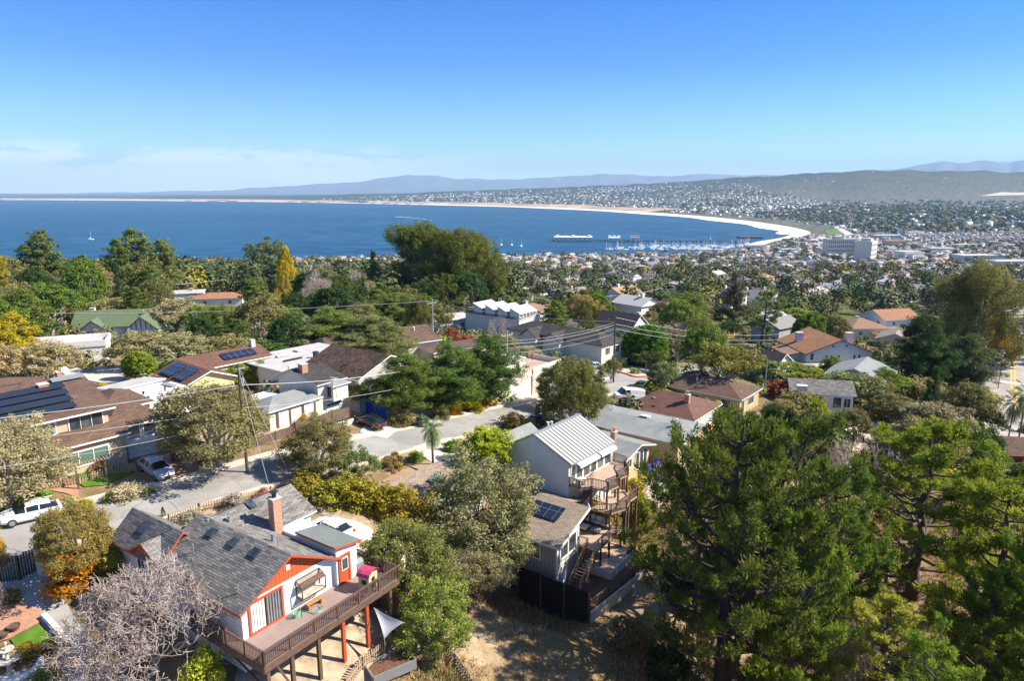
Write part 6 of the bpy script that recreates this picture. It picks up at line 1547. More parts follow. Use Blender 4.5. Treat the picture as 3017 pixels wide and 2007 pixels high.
# ---------------------------------------------------------------- brown long house (middle)
A, rz = frame(985, 1042, 26.3, 36)
H = House('long_house', 'long pale house under a plain brown roof with three white vents', A, rz=rz, zg=CAMH-29.2, wall='cream_stucco', roof='shingle_brown', trim='white_paint', deep=2)
foot(A.x+8, A.y+12, 11)
H.wing(.5, .5, 20, 11, 2.7, 'gable', 'x', 1.8, ov=.5, rid=.5); H.wing(16, -5, 27, .5, 1.6, 'flat', roof='shingle_brown', ov=.3)
for u in (2.0, 6.0, 9.0): H.window('S', u, 1.2, 1.2, 1.1, at=.49)
for x in (9, 13, 17): H.pipe(x, 4.2, .15, .5, 'cream_stucco')
H.on_roof(19, -4, 21, -2.6, 'skylight', 'glass', .1); H.done()
# clerestory house
A, rz = frame(1372, 955, 35, 38)
H = House('sawtooth_house', 'white house with four stepped clerestory roofs full of windows', A, rz=rz, zg=hit(1440, 985).z, wall='white_stucco', roof='shingle_brown', trim='white_paint', deep=4)
q = H.loc_of(at_dist(1540, 965, A.y-14)); L_ = 22
foot(A.x+8, A.y-2, 12)
H.t.rotation_euler[2] = R(-38); H.rz = R(-38)
H.wing(0, 0, 18, 9, 4.0, 'shed', 'y', .8, ov=.3)
for k in range(4):
    x = 2.2+k*4.1; H.wing(x, .8, x+3.0, 8.2, 5.4, 'shed', '-x', 1.2, ov=.15, zb=3.5, roof='roof_pale')
    for j in range(5): H.window('E', 1.1+j*1.4, 4.5, 1.0, .9, at=x+3.01, nx=2)
H.window('E', 1.5, 1.2, 1.5, 1.5, at=18.01); H.window('E', 5.5, 1.2, 1.5, 1.5, at=18.01); H.done()
# dark long roof by the junction
A, rz = frame(1774, 1022, 28.3, 47)
H = House('long_house', 'long dark-roofed house with three gables above the parked cars', A, rz=rz, zg=CAMH-31, wall='cream_stucco', roof='shingle_dark', trim='brown_wood', deep=2)
foot(A.x-4, A.y+12, 12); 
H.wing(.3, .3, 7.5, 24, 2.7, 'hip', 'y', 1.6, ov=.4); H.wing(-1.5, 9, 6, 13, 2.5, 'gable', 'x', 1.4, ov=.3); H.wing(-1.5, 15, 6, 19, 2.5, 'gable', 'x', 1.4, ov=.3)
H.window('S', 1.5, .8, 1.4, 1.3, at=.29, nx=3); H.window('S', 4.2, .8, 1.8, 1.3, at=.29, nx=3); H.done()
# steep grey white-gabled house
def simple(name, label, px, py, w, d, ze, rise, deg, kind='gable', ax='y', wall='white_stucco', roof='shingle_grey', trim='white_paint', win=2, chim=None, group=None, extra=None, cat='house', ov=.4):
    p = hit(px, py); H = House(name, label, p, rz=R(deg), zg=p.z-.2, wall=wall, roof=roof, trim=trim, deep=3, cat=cat, group=group)
    foot(p.x, p.y, max(w, d)*.62)
    W_ = H.wing(-w/2, -d/2, w/2, d/2, ze, kind, ax, rise, ov=ov)
    if win:
        for k in range(win):
            u = -w/2+w*(k+.5)/win-.5; H.window('S', u, ze*.35, 1.0, ze*.38, at=-d/2-.01)
            u = -d/2+d*(k+.5)/win-.5; H.window('W', u, ze*.35, 1.0, ze*.38, at=-w/2-.01)
    if chim: H.chimney(*chim[:2], .9, .9, up=chim[2], mat=chim[3] if len(chim) > 3 else 'white_stucco')
    if extra: extra(H)
    H.done(); return H
simple('gabled_house', 'steep grey-roofed house with white arched-window gable and tall white chimney', 1828, 985, 8, 12, 3.2, 3.0, 48, roof='shingle_dark', chim=(2.5, -4, 2.0))
simple('hip_roofed_house', 'small brown hip roof right of the clerestory house', 1560, 940, 14, 10, 3, 2.2, 30, 'hip', 'x', roof='tile_pinkish', chim=(0, 2, 1.5))
simple('tudor_house', 'green-roofed house with half-timbered white gables', 355, 985, 15, 9, 2.8, 2.6, 14, 'gable', 'x', roof='shingle_green', wall='white_stucco', trim='brown_wood', chim=(-5, 1, 1.0, 'cream_stucco'),
       extra=lambda H: (H.wing(3.5, -7.5, 9, 1, 2.6, 'gable', 'y', 2.4, ov=.45), H.wing(-6, -6, -.5, 1, 2.2, 'gable', 'y', 2.1, ov=.45),
                        [mbx.build('timber', 'brown_wood', H.t) for mbx in [MB().box(3.4+i*.9, -7.56, 2.5, 3.55+i*.9, -7.5, 3.3+min(i, 6-i)*.4) for i in range(1, 6)]]))
p = hit(215, 1068); H = House('flat_roofed_house', 'bright white flat-roofed garage and terrace at the end of the asphalt court', p, rz=R(24), zg=p.z-.1, wall='white_stucco', roof='roof_pale', trim='white_paint'); foot(p.x, p.y+3, 7)
H.wing(-2.2, 0, 4.8, 6, 2.3, 'flat', ov=.1); H.wing(-8, 4.0, -1, 9, 2.8, 'flat', ov=.2)
mb = MB()
for a, b in (((-2.3, -.1), (4.9, -.1)), ((4.9, -.1), (4.9, 6.1)), ((-2.3, -.1), (-2.3, 6.1)), ((-2.3, 6.1), (4.9, 6.1))): mb.bar((*a, 2.95), (*b, 2.95), .14, 1.0)
mb.build('parapet', 'white_stucco', H.t); mb = MB(); mb.box(-1.6, -.06, 0, 3.4, 0, 2.0); mb.build('garage_door', 'garage_white', H.t); H.done()
simple('flat_roofed_house', 'white flat house in front of the terracotta-edged one in the left woods', 545, 885, 12, 8, 3, .5, 20, 'flat', roof='roof_pale', chim=(2, 1, 1, 'brick'))
simple('hip_roofed_house', 'low orange-tiled house in the left woods', 650, 895, 15, 9, 2.6, 1.2, 12, 'hip', 'x', roof='tile_orange')
simple('gabled_house', 'orange-roofed house with white pointed gable left of the giant eucalyptus', 948, 790, 12, 14, 4, 4.5, 5, roof='tile_orange')
simple('hip_roofed_house', 'tan hip-roofed house on the left skyline near the water', 890, 738, 22, 14, 5, 4, 15, 'hip', 'x', roof='tile_orange', wall='cream_stucco')
simple('flat_roofed_house', 'blue-grey flat-roofed house behind the wind-swept cypress', 1310, 965, 14, 9, 3, .6, 25, 'flat', roof='roof_pale', wall='grey_stucco')
simple('gabled_house', 'blue-white gable end behind the wind-swept cypress', 1265, 935, 9, 10, 3, 1.8, 30, roof='roof_pale', wall='grey_stucco')
# right-hand middle houses
p = hit(2400, 1085); H = House('gabled_house', 'wide grey-walled house with orange roof and two white chimneys', p, rz=R(4), zg=p.z-.2, wall='grey_stucco', roof='tile_orange', trim='brown_wood'); foot(p.x+6, p.y+7, 10)
H.wing(-2, 0, 12, 13, 3.4, 'gable', 'y', 2.7, ov=.5, rid=.5); H.wing(-5, 2, -2, 9, 2.6, 'shed', 'x', .6, ov=.4, roof='tile_pinkish'); H.wing(-3, -3.5, 9, 0, 1.2, 'flat', roof='roof_pale', ov=.2)
for u, w in ((-1.2, .7), (2.0, .6), (3.0, .6), (4.6, .6), (8.0, .6), (9.1, .6)): H.window('S', u, 2.0, w, .9 if u > 0 else 1.3, at=-.01, nx=1, fw=.05)
H.window('S', 3.3, 4.6, .45, .45, at=-.01, nx=1, fw=.04); H.window('S', 6.2, 4.6, .45, .45, at=-.01, nx=1, fw=.04)
H.chimney(.2, 8, 1.4, 1.2, up=1.8, mat='grey_stucco'); H.chimney(10, 5.5, 1.4, 1.2, up=2.2, mat='grey_stucco'); H.done()
simple('gabled_house', 'grey-gabled roof in front of the orange-roofed house', 2530, 1135, 10, 11, 2.6, 1.9, -38, roof='roll_grey', wall='cream_stucco')
p = hit(2330, 1195); H = House('cottage', 'white cottage with sloping grey roof and wide tapered white chimney', p, rz=R(-12), zg=p.z-.2, wall='white_stucco', roof='shingle_grey', trim='white_paint'); foot(p.x+4, p.y+3, 7)
H.wing(0, 0, 9.5, 5.5, 2.6, 'gable', 'x', 1.5, ov=.4)
H.chimney(1.4, -.35, 1.5, .9, z0=-1, z1=3.9, mat='white_stucco', cap='white_stucco'); H.window('S', 3.6, 1.2, 1.0, .7, at=-.01, frame='black_paint'); H.window('S', 6.6, .4, 1.0, 1.5, at=-.01, frame='black_paint'); H.window('S', 8.1, .4, 1.0, 1.5, at=-.01); H.window('E', 1.5, .9, .9, 1.2, at=9.51); H.window('E', 3.2, .9, .9, 1.2, at=9.51); H.done()
simple('gabled_house', 'small white house with dark roof behind the wine-red bush', 2250, 1105, 6, 8, 3.2, 1.9, 40, roof='shingle_dark', chim=(-2.5, 1, 1.4))
simple('hip_roofed_house', 'pink-tiled house above the orange-roofed one', 2530, 985, 13, 12, 3.2, 2.4, 5, 'hip', 'x', roof='tile_pinkish', wall='cream_stucco', chim=(0, 2, 1))
simple('gabled_house', 'terracotta-tiled gabled house beyond the pink-tiled one', 2620, 955, 14, 12, 3, 2.4, 12, 'gable', 'x', roof='tile_orange', wall='white_stucco')
simple('gabled_house', 'tan-roofed white house left of the dark pyramidal conifer', 2640, 1020, 10, 12, 3, 2, -35, roof='shingle_tan', wall='cream_stucco')
simple('pergola_house', 'striped tan pergola roof under the dark pyramidal conifer', 2690, 1135, 9, 4, 2.2, .8, 8, 'shed', 'y', roof='metal_roof', wall='board_tan', win=0, chim=(0, 1, .9))
# barn and shed at the right edge
A, rz = frame(2925, 1378, 44.6, -6)
H = House('barn', 'dark red barn with grey shingle roof cut by the right edge', A, rz=rz, zg=CAMH-45, wall='barn_red', roof='shingle_brown', trim='barn_red', cat='barn')
foot(A.x+5, A.y+4, 8)
H.wing(0, 0, 11, 6.5, 2.7, 'gable', 'x', 1.9, ov=.35); H.window('S', 4.6, .8, .9, 1.3, at=-.01); mb = MB(); mb.box(1.9, -.5, 0, 3.2, -.05, 1.6); mb.build('locker', 'grey_stucco', H.t); H.chimney(.3, 4.2, .7, .7, up=1.6, mat='grey_stucco'); H.done()
p = hit(3005, 1462); H = House('flat_roofed_shed', 'grey metal shed with pale flat roof at the right edge', p, rz=R(-4), zg=p.z-.1, wall='board_grey', roof='roof_white', trim='white_paint', cat='shed'); foot(p.x, p.y, 5)
H.wing(-1.2, 0, 5, 4.5, 2.2, 'flat', ov=.15); H.window('S', .3, .6, 1.1, 1.1, at=-.01); H.done()
# ================================================================ vehicles
for n_, c_, r_ in (('paint_white', (.78, .78, .78), .25), ('paint_silver', (.45, .48, .52), .25), ('paint_black', (.012, .012, .014), .2), ('paint_blue', (.012, .03, .10), .2), ('paint_grey', (.16, .17, .18), .25), ('paint_red', (.3, .02, .02), .25)):
    m, t, b = nt(n_); b.inputs['Base Color'].default_value = (*c_, 1); b.inputs['Roughness'].default_value = r_; b.inputs['Coat Weight'].default_value = 0.6; b.inputs['Coat Roughness'].default_value = .05
m_plain('rubber', (.02, .02, .02), .85, .1, 3); m_plain('rim_metal', (.4, .4, .42), .35, .1, 3, metal=.7); m_plain('lamp_glass', (.7, .72, .75), .15, .05, 3)
m, t, b = nt('lamp_red'); b.inputs['Base Color'].default_value = (.45, .01, .01, 1); b.inputs['Roughness'].default_value = .2
m, t, b = nt('car_glass'); b.inputs['Base Color'].default_value = (.012, .016, .02, 1); b.inputs['Roughness'].default_value = .04; b.inputs['Specular IOR Level'].default_value = .9
CARS = {  # x, bottom, belt, top, half width low, half width at belt, half width top
 'suv': [(-2.25, .45, .85, .85, .70, .70, .62), (-2.15, .32, .98, 1.02, .84, .84, .70), (-1.95, .28, .98, 1.03, .88, .88, .70), (-1.4, .25, .98, 1.42, .9, .9, .60), (-.3, .25, .98, 1.52, .9, .9, .64), (.35, .25, .98, 1.45, .9, .9, .62), (1.15, .25, 1.0, 1.02, .9, .9, .80), (1.7, .28, .93, .95, .88, .88, .74), (2.1, .34, .80, .82, .80, .80, .66), (2.25, .45, .62, .66, .66, .66, .55)],
 'sedan': [(-2.25, .45, .80, .82, .70, .70, .60), (-2.1, .32, .90, .93, .82, .82, .70), (-1.55, .25, .92, .97, .86, .86, .68), (-.95, .25, .92, 1.38, .87, .87, .58), (.1, .25, .92, 1.42, .87, .87, .60), (.4, .25, .92, 1.36, .87, .87, .58), (1.05, .25, .92, .95, .87, .87, .76), (1.7, .28, .84, .86, .84, .84, .70), (2.15, .36, .70, .74, .74, .74, .60), (2.25, .45, .6, .62, .64, .64, .55)],
 'van': [(-2.55, .4, 1.1, 1.1, .86, .86, .84), (-2.5, .3, 1.1, 2.0, .95, .95, .86), (-1.2, .25, 1.1, 2.08, .96, .96, .88), (.2, .25, 1.1, 2.08, .96, .96, .88), (1.1, .25, 1.1, 2.02, .96, .96, .86), (1.85, .25, 1.12, 1.18, .96, .96, .84), (2.4, .3, .98, 1.02, .9, .9, .78), (2.6, .45, .7, .75, .8, .8, .7)]}
_CM = {}
def car(kind, paint, label, x, y, deg, name='car', cat='car', group=None, s=0.92, rack=False):
    S = CARS[kind]; key = (kind, paint)
    if key not in _CM:
        body, glass = MB(), MB(); rows = []
        for X, zb, zl, zt, wb, wl, wt in S:
            zl = min(zl, zt)
            half = [(wb*.9, zb), (wb, zb+.18), (wl, (zb+zl)*.55), (wl*.985, zl), (wl*.95, zl+.01), (wt, max(zt-.09, zl+.012)), (wt*.8, max(zt-.01, zl+.016)), (wt*.4, zt+.012)]
            rows.append([(X, w, z) for w, z in half]+[(X, -w, z) for w, z in reversed(half)])
        n = len(rows[0])
        for mb in (body, glass): mb.v = [p for r in rows for p in r]
        for i in range(len(rows)-1):
            cab0 = S[i][3]-S[i][2] > .2; cab1 = S[i+1][3]-S[i+1][2] > .2
            for j in range(n-1):
                q = (i*n+j, (i+1)*n+j, (i+1)*n+j+1, i*n+j+1)
                side = j in (4, n-6); topf = 4 < j < n-6
                isg = (side and cab0 and cab1 and (kind != 'van' or S[i][0] > .1)) or ((topf or side) and cab0 != cab1 and (kind != 'van' or S[i][0] > 0))
                (glass if isg else body).f.append(q); (glass if isg else body).mi.append(0)
            body.f.append((i*n, i*n+n-1, (i+1)*n+n-1, (i+1)*n)); body.mi.append(0)
        body.f.append(tuple(range(n))); body.mi.append(0); body.f.append(tuple(reversed(range((len(rows)-1)*n, len(rows)*n)))); body.mi.append(0)
        for X in (-.55, .4) if kind != 'van' else (1.0,):   # door pillars
            for sgn in (1, -1): body.bar((X, sgn*.91*(1 if kind != 'van' else 1.05), S[4][2]), (X, sgn*(S[4][6]+.012), S[4][3]-.08), .07, .03)
        if rack or kind == 'suv':
            for sgn in (1, -1): body.bar((-1.7, sgn*.6, S[3][3]+.06), (.2, sgn*.6, S[4][3]+.06), .04, .04)
        w = MB(); w.tube([(0, -.11, 0), (0, .11, 0)], .34, 14); rm = MB(); rm.tube([(0, -.125, 0), (0, .125, 0)], .22, 10)
        _CM[key] = (body.mesh('body', paint, smooth=False, uv=False), glass.mesh('windows', 'car_glass', smooth=True, uv=False), w.mesh('wheel', 'rubber', uv=False), rm.mesh('rim', 'rim_metal', uv=False))
    B, G, Wm, Rm = _CM[key]
    z = gz(x, y)+.06; e = .8; a = R(deg)
    zx = gz(x+math.cos(a)*e, y+math.sin(a)*e)-gz(x-math.cos(a)*e, y-math.sin(a)*e)
    t = thing(name, label, cat, (x, y, z), a, group); t.rotation_euler = (0, -math.atan2(zx, 2*e), a); t.scale = (s, s, s)
    b_ = put('body', B, t); put('windows', G, t)
    lx = S[-1][0]
    for wx in ((-1.35, 1.4) if kind != 'van' else (-1.5, 1.65)):
        for sgn in (1, -1): q = put('wheel', Wm, t, loc=(wx, sgn*.80*(1 if kind != 'van' else 1.06), .33)); put('rim', Rm, q)
    for sgn in (1, -1):
        mb = MB(); mb.box(lx-.22, sgn*.42 if sgn > 0 else -.72, S[-2][2]-.14, lx-.07, .72 if sgn > 0 else -.42, S[-2][2]-.0); mb.build('headlight', 'lamp_glass', t)
        mb = MB(); mb.box(S[0][0]-.02, sgn*.55 if sgn > 0 else -.74, S[0][2]-.12, S[0][0]+.12, .74 if sgn > 0 else -.55, S[0][2]+.12); mb.build('taillight', 'lamp_red', t)
    mb = MB(); mb.box(lx-.1, -.3, S[-1][1]+.02, lx+.02, .3, S[-1][2]); mb.build('grille', 'black_paint', t)
    return t
def carpx(kind, paint, label, px, py, deg, **k):
    p = hit(px, py); foot(p.x, p.y, 2.5); return car(kind, paint, label, p.x, p.y, deg, **k)
carpx('suv', 'paint_white', 'white crossover parked at the left on the street', 92, 1532, 222)
carpx('suv', 'paint_silver', 'silver car with dark sunroof on the brick driveway', 462, 1398, -38)
carpx('suv', 'paint_black', 'black car parked under the tree beside the blue fence cover', 1090, 1255, 145)
p = RW(12.6, 6.6); foot(p.x, p.y, 2.5); car('suv', 'paint_white', 'white estate car with roof rails in the shaded drive', p.x, p.y, 146, rack=True)
p = at_drop(1590, 1222, 28.4); car('suv', 'paint_blue', 'dark blue car on the street beside the rusty-topped bush', p.x, p.y, 48)
carpx('van', 'paint_white', 'white panel van in front of the brown shed roof', 1850, 1180, 195, name='van', cat='van')
carpx('suv', 'paint_black', 'black pickup-like car beyond the white van', 1893, 1148, 50)
carpx('sedan', 'paint_silver', 'pale car parked below the light green round trees', 1755, 1088, 20)
carpx('sedan', 'paint_blue', 'dark car parked behind the corner island bushes', 1855, 1075, 170)
carpx('sedan', 'paint_grey', 'dark car in the shade under the pine trunk', 2030, 1058, 165)
carpx('sedan', 'paint_blue', 'blue-topped car behind the barn chimney', 2925, 1228, 40)
carpx('sedan', 'paint_grey', 'dark car in shade under the left light green tree', 1660, 1070, 10)
carpx('sedan', 'paint_white', 'white car between the olive trees left of the orange roof', 2305, 995, 10)
for i, (x, y, pn, l) in enumerate([(2955, 985, 'paint_white', 'white car on the main road near its upper bend'), (2975, 960, 'paint_silver', 'silver car at the top of the main road'), (2945, 1000, 'paint_grey', 'grey car parked beside the golden tree'), (3000, 950, 'paint_white', 'white car far up the main road at the right edge')]): carpx('sedan', pn, l, x, y, 85)
t = thing('wheelie_bin', 'dark green sign-like bin standing on the dirt by the iron gate', 'bin', hit(2551, 1262)); mb = MB(); mb.box(-.35, -.35, 0, .35, .35, 1.0); mb.build('body', 'paint_black', t); mb = MB(); mb.box(-.38, -.4, 1.0, .38, .4, 1.08); mb.build('lid', 'cloth_blue', t)

# ================================================================ poles and wires
m_plain('pole_wood', (.09, .065, .05), .95, .25, 2); m_plain('pole_grey', (.30, .28, .26), .9, .2, 2); m_plain('wire', (.42, .42, .42), .6, .05, 1)
PT_ = {}
def pole(key, px, yb, yt, label, mat='pole_wood', arms=1, rot=0.8, r=.15, tx=0, name='utility_pole', drop=None):
    p = hit(px, yb) if drop is None else at_drop(px, yb, drop); top = at_dist(px+tx, yt, p.y); h = top.z-p.z; lean = (top.x-p.x)
    lean = 0.0
    t = thing(name, label, 'utility pole', (p.x, p.y, p.z-.2), rot)
    mb = MB(); mb.tube([(0, 0, 0), (0, 0, h*.5), (0, 0, h+.2)], [r, r*.85, r*.7], 8); mb.build('pole', mat, t)
    for k in range(arms):
        z = h-.5-k*1.1; mb = MB(); mb.box(-1.15, -.06, z-.06, 1.15, .06, z+.06); mb.bar((-.6, 0, z-.05), (0, 0, z-.6), .04); mb.bar((.6, 0, z-.05), (0, 0, z-.6), .04); a = mb.build('crossarm', mat, t)
        for x in (-1.05, -.4, .4, 1.05): mb = MB(); mb.lathe([(.03, z+.06), (.06, z+.12), (.06, z+.2), (.02, z+.25)], 6, c=(x, 0)); mb.build('insulator', 'grey_metal', a)
    PT_[key] = (p, h, rot); return t
pole('a', 729, 1393, 1072, 'tall brown utility pole at the kerb beside the spreading oak', arms=0, r=.16)
mb = MB(); p, h, _ = PT_['a']; mb.cyl((.25, 0), .2, h-1.9, h-1.2, 8)
for o in [x for x in bpy.data.objects if x.name.startswith('utility_pole')]: mb.build('transformer', 'grey_metal', o); mb2 = MB(); mb2.box(-.25, -.06, h-.35, .6, .06, h-.2); mb2.build('bracket', 'grey_metal', o)
pole('b', 1807, 1128, 930, 'dark utility pole with streetlamp at the junction', arms=2, rot=.1)
pole('c', 1494, 1165, 975, 'pale utility pole among the kerb cypresses', 'pole_grey', 1)
pole('d', 1278, 1060, 882, 'pale utility pole before the long brown roof', 'pole_grey', 1)
pole('e', 118, 1020, 918, 'utility pole left of the white flat-roofed garage', 'pole_grey', 1)
pole('f', 1797, 925, 868, 'thin pole above the steep grey roof', 'pole_grey', 1); pole('g', 658, 870, 822, 'thin pole in the left woods behind the orange roof', 'pole_grey', 1)
pole('h', 2468, 910, 850, 'thin pole right of the feathery willow', 'pole_wood', 1); pole('i', 1946, 905, 845, 'thin pole above the domed green tree', 'pole_grey', 1); pole('j', 2362, 880, 845, 'small pole with crossarm on the town slope', 'pole_grey', 1)
pole('k', 2100, 1000, 945, 'short pole beside the white gabled roofs', 'pole_grey', 1); pole('l', 1477, 960, 875, 'thin pole in front of the clerestory house', 'pole_grey', 0); pole('m', 2253, 1150, 1060, 'thin pole beside the small white house', 'pole_grey', 0)
pole('n', 2730, 880, 835, 'thin pole left of the huge eucalyptus', 'pole_grey', 1)
pole('o', 2940, 1145, 1052, 'dark street lamp post at the main road kerb', 'dark_metal', 0, r=.09, name='street_lamp')
t = thing('traffic_sign', 'green street-name sign on the corner island', 'street sign', hit(1902, 1103)); mb = MB(); mb.cyl((0, 0), .04, 0, 2.5, 6); mb.build('pole', 'grey_metal', t); mb = MB(); mb.box(-.4, -.02, 2.2, .4, .02, 2.5); mb.build('panel', 'lawn', t)
def ppos(k, dz=-.4): p, h, r_ = PT_[k]; return Vector((p.x, p.y, p.z+h+dz))
def wire(a, b, label, sag=.03, r=.022, n=14):
    L = (b-a).length; o = a.copy(); pts = [a.lerp(b, i/n)-o-Vector((0, 0, 4*sag*L*(i/n)*(1-i/n))) for i in range(n+1)]
    mb = MB(); mb.tube(pts, r, 4); w = mb.build('overhead_wire', 'wire', loc=o, uv=False); return tag(w, label, 'wire', group='overhead wires')
wire(at_dist(-140, 1248, 50), ppos('a', -2.0), 'thick pale cable running left from the tall kerb pole', .01, .035)
wire(ppos('a', -2.0), ppos('c', -2.0), 'thick pale cable between the kerb pole and the pale cypress pole', .03, .035)
wire(ppos('c', -2.0), ppos('b', -1.5), 'cable from the cypress pole to the junction pole', .03, .03); wire(at_dist(-140, 1320, 50), ppos('a', -4.2), 'lower cable running left from the tall kerb pole', .01, .022)
wire(ppos('a', -4.2), ppos('c', -3.8), 'lower cable from the kerb pole into the cypresses', .03, .02); wire(at_dist(-60, 1385, 47), ppos('a', -5.3), 'dark lowest cable across the tan house', .02, .018)
wire(ppos('a', -.3), RW(8.5, 8.2, 4.2), 'service wire from the kerb pole down to the red-gabled house', .02, .018); wire(ppos('a', -.2), Vector((ppos('a').x+4.5, ppos('a').y-1.5, ppos('a').z-9.8)), 'guy wire slanting down from the kerb pole', 0, .015)
for dz, lb in ((-.3, 'top'), (-1.4, 'middle'), (-2.2, 'lower')):
    wire(ppos('b', dz), at_dist(2420, 960+dz*-12, 190), f'{lb} wire running right from the junction pole', .025, .03); wire(ppos('c', dz-1.2), ppos('b', dz-.8), f'{lb} wire between the cypress pole and the junction pole', .03, .02)
wire(ppos('e', -.3), ppos('d', -.3), 'long wire across the green roof to the pale pole', .01, .04); wire(at_dist(-60, 1012, 95), ppos('e', -.3), 'wire running left from the pole by the white garage', .01, .03); wire(ppos('e', -1.5), at_dist(-60, 1045, 80), 'lower wire running left from the pole by the white garage', .01, .03)
wire(ppos('d', -.6), ppos('b', -1), 'wire from the pale pole towards the junction pole', .02, .03); wire(ppos('f', -.3), ppos('i', -.3), 'wire between the two thin poles above the domed tree', .02, .05); wire(ppos('f', -.3), at_dist(1380, 905, 190), 'wire running left from the thin pole above the steep roof', .02, .05)
wire(ppos('g', -.3), at_dist(300, 845, 190), 'wire crossing the left woods', .01, .05); wire(ppos('g', -.3), at_dist(900, 815, 190), 'wire right of the left-woods pole', .01, .05)

# ================================================================ fences and garden things
fence('picket_fence', HP((0, 1478), (130, 1450), (235, 1428), (330, 1402), (400, 1390))[:], 'weathered picket fence along the front gardens of the tan house', h=.9, mat='raw_wood', picket=.2)
fence('picket_fence', HP((500, 1545), (590, 1512), (690, 1490), (800, 1462)), 'weathered picket fence behind the red-gabled house', h=.9, mat='raw_wood', picket=.2)
fence('board_fence', [RW(-13.5, -1.6, 0, SHU), RW(-8.0, -3.7, -.3, SHU), RW(-1.3, -3.7, -.2, SHU)], 'long dark board fence left of the street oak', h=1.35, mat='fence_wood')
fence('board_fence', [RW(-1.0, -3.7, .1, SHU), RW(6.6, -3.6, -.1, SHU)], 'dark board fence in front of the shuttered house', h=1.3, mat='fence_wood')
fence('board_fence', HP((455, 1330), (530, 1318), (620, 1340), (690, 1355)), 'grey board fence in the shade of the spreading oak', h=1.3, mat='fence_wood')
mb = MB(); a, b = RW(-13.3, -2.0, -.6, SHU), RW(6.8, -4.0, -.7, SHU); mb.bar(Vector((0, 0, 0)), b-a, .25, 1.0); o = mb.build('garden_wall', 'concrete_wall', loc=a); tag(o, 'cream retaining wall under the long board fence', 'wall')
fence('tarp_fence', [at_drop(1068, 1208, 26.9), at_drop(1142, 1238, 27.2)], 'fence hung with bright blue tarpaulin beside the black car', h=1.4, mat='cloth_blue', postmat='raw_wood')
fence('board_fence', HP((2482, 1224), (2560, 1238), (2610, 1240), (2632, 1222)), 'new orange-brown board fence above the dirt yard', h=1.5, mat='fence_new')
fence('iron_gate', HP((2490, 1298), (2543, 1308)), 'black iron gate on the dirt path', h=1.2, mat='dark_metal', picket=.22, cat='gate')
fence('iron_fence', [at_drop(1605, 1205, 28.3), at_drop(1640, 1192, 28.8), at_drop(1660, 1190, 29)], 'black iron fence at the end of the grey roof', h=1.3, mat='dark_metal', picket=.25)
fence('board_fence', HP((2128, 1238), (2240, 1248)), 'low grey fence behind the ochre house', h=.9, mat='raw_wood', picket=.3)
fence('board_fence', HP((1020, 2040), (1070, 1975), (1150, 1915), (1180, 1890)), 'pale board fence below the shade sail', h=1.0, mat='raw_wood', picket=.2)
fence('board_fence', [RW(10.5, -3.4, -4.0), RW(11.2, 1.0, -3.4)], 'dark board fence at the right end of the deck', h=2.2, mat='fence_wood')
fence('wire_fence', HP((1240, 1880), (1290, 1895), (1390, 2040)), 'rusty wire fence running down the bare slope', h=1.1, mat='pole_grey', picket=.22)
fence('wire_fence', HP((1228, 1935), (1258, 1898), (1285, 1905)), 'short wire fence around the small pen', h=.9, mat='pole_grey', picket=.22)
fence('wire_fence', HP((900, 1405), (1010, 1440), (1150, 1530)), 'low fence line behind the golden hedge', h=.5, mat='fence_wood', picket=.5)
fence('iron_gate', HP((0, 1722), (60, 1712), (125, 1680)), 'tall black iron driveway gate in the lower left', h=1.9, mat='dark_metal', picket=.16, cat='gate', postmat='dark_metal')
t = thing('gate_pillar', 'rough stone pillar beside the iron driveway gate', 'pillar', hit(132, 1688)); mb = MB(); mb.box(-.3, -.3, -.2, .3, .3, 1.9); mb.build('shaft', 'stone', t); mb = MB(); mb.box(-.36, -.36, 1.9, .36, .36, 2.05); mb.build('cap', 'stone', t)
# hedge along the driveway
g0, g1 = hit(880, 1462), hit(1275, 1562)
for i in range(5):
    q = g0.lerp(g1, (i+.3)/4.6); q.z = gz(q.x, q.y)
    c = [(.30, .25, .03), (.30, .27, .03), (.36, .28, .025), (.40, .30, .025), (.36, .24, .025)][i]
    plant('shrub', q+Vector((0, 0, -.2)), 4.6, 3.1+.22*i, (c[0]*.8, c[1]*.85, c[2]), ['greenish-gold first bush of the tall drive hedge','golden second bush of the tall drive hedge','orange-gold middle bush of the tall drive hedge','yellow fourth bush of the tall drive hedge','amber last bush of the tall drive hedge by the big oak'][i], 'hedge', 'hedge_bush', 'golden hedge along the driveway')
# lower left garden
def wallcurve(px, label, w=.35, h=.9, mat='white_stucco'):
    P = HP(*px); o = P[0].copy(); mb = MB()
    for a, b in zip(P[:-1], P[1:]): mb.bar(a-o+Vector((0, 0, h/2-.2)), b-o+Vector((0, 0, h/2-.2)), w, h)
    return tag(mb.build('garden_wall', mat, loc=o), label, 'wall')
wallcurve([(128, 1822), (150, 1845), (182, 1880)], 'short straight white wall at the end of the brick terrace', .3, .6); wallcurve([(205, 1898), (235, 1935), (248, 1965), (250, 2000), (230, 2050), (215, 2100)], 'curved white wall beside the lane')
t = thing('fountain', 'tiered stone fountain in a round white-rimmed basin', 'fountain', hit(30, 1985)); 
mb = MB(); mb.lathe([(1.75, -.3), (1.75, .45), (1.45, .45), (1.45, .0), (.01, 0)], 28); mb.build('basin', 'white_stucco', t, smooth=False)
mb = MB(); mb.lathe([(.3, 0), (.14, .2), (.12, .8), (.7, .98), (.72, 1.06), (.6, 1.0), (.1, .95), (.08, 1.5), (.4, 1.62), (.42, 1.68), (.3, 1.62), (.06, 1.6), (.05, 1.95), (.12, 2.1), (.01, 2.2)], 16); mb.build('column', 'stone', t, smooth=True)
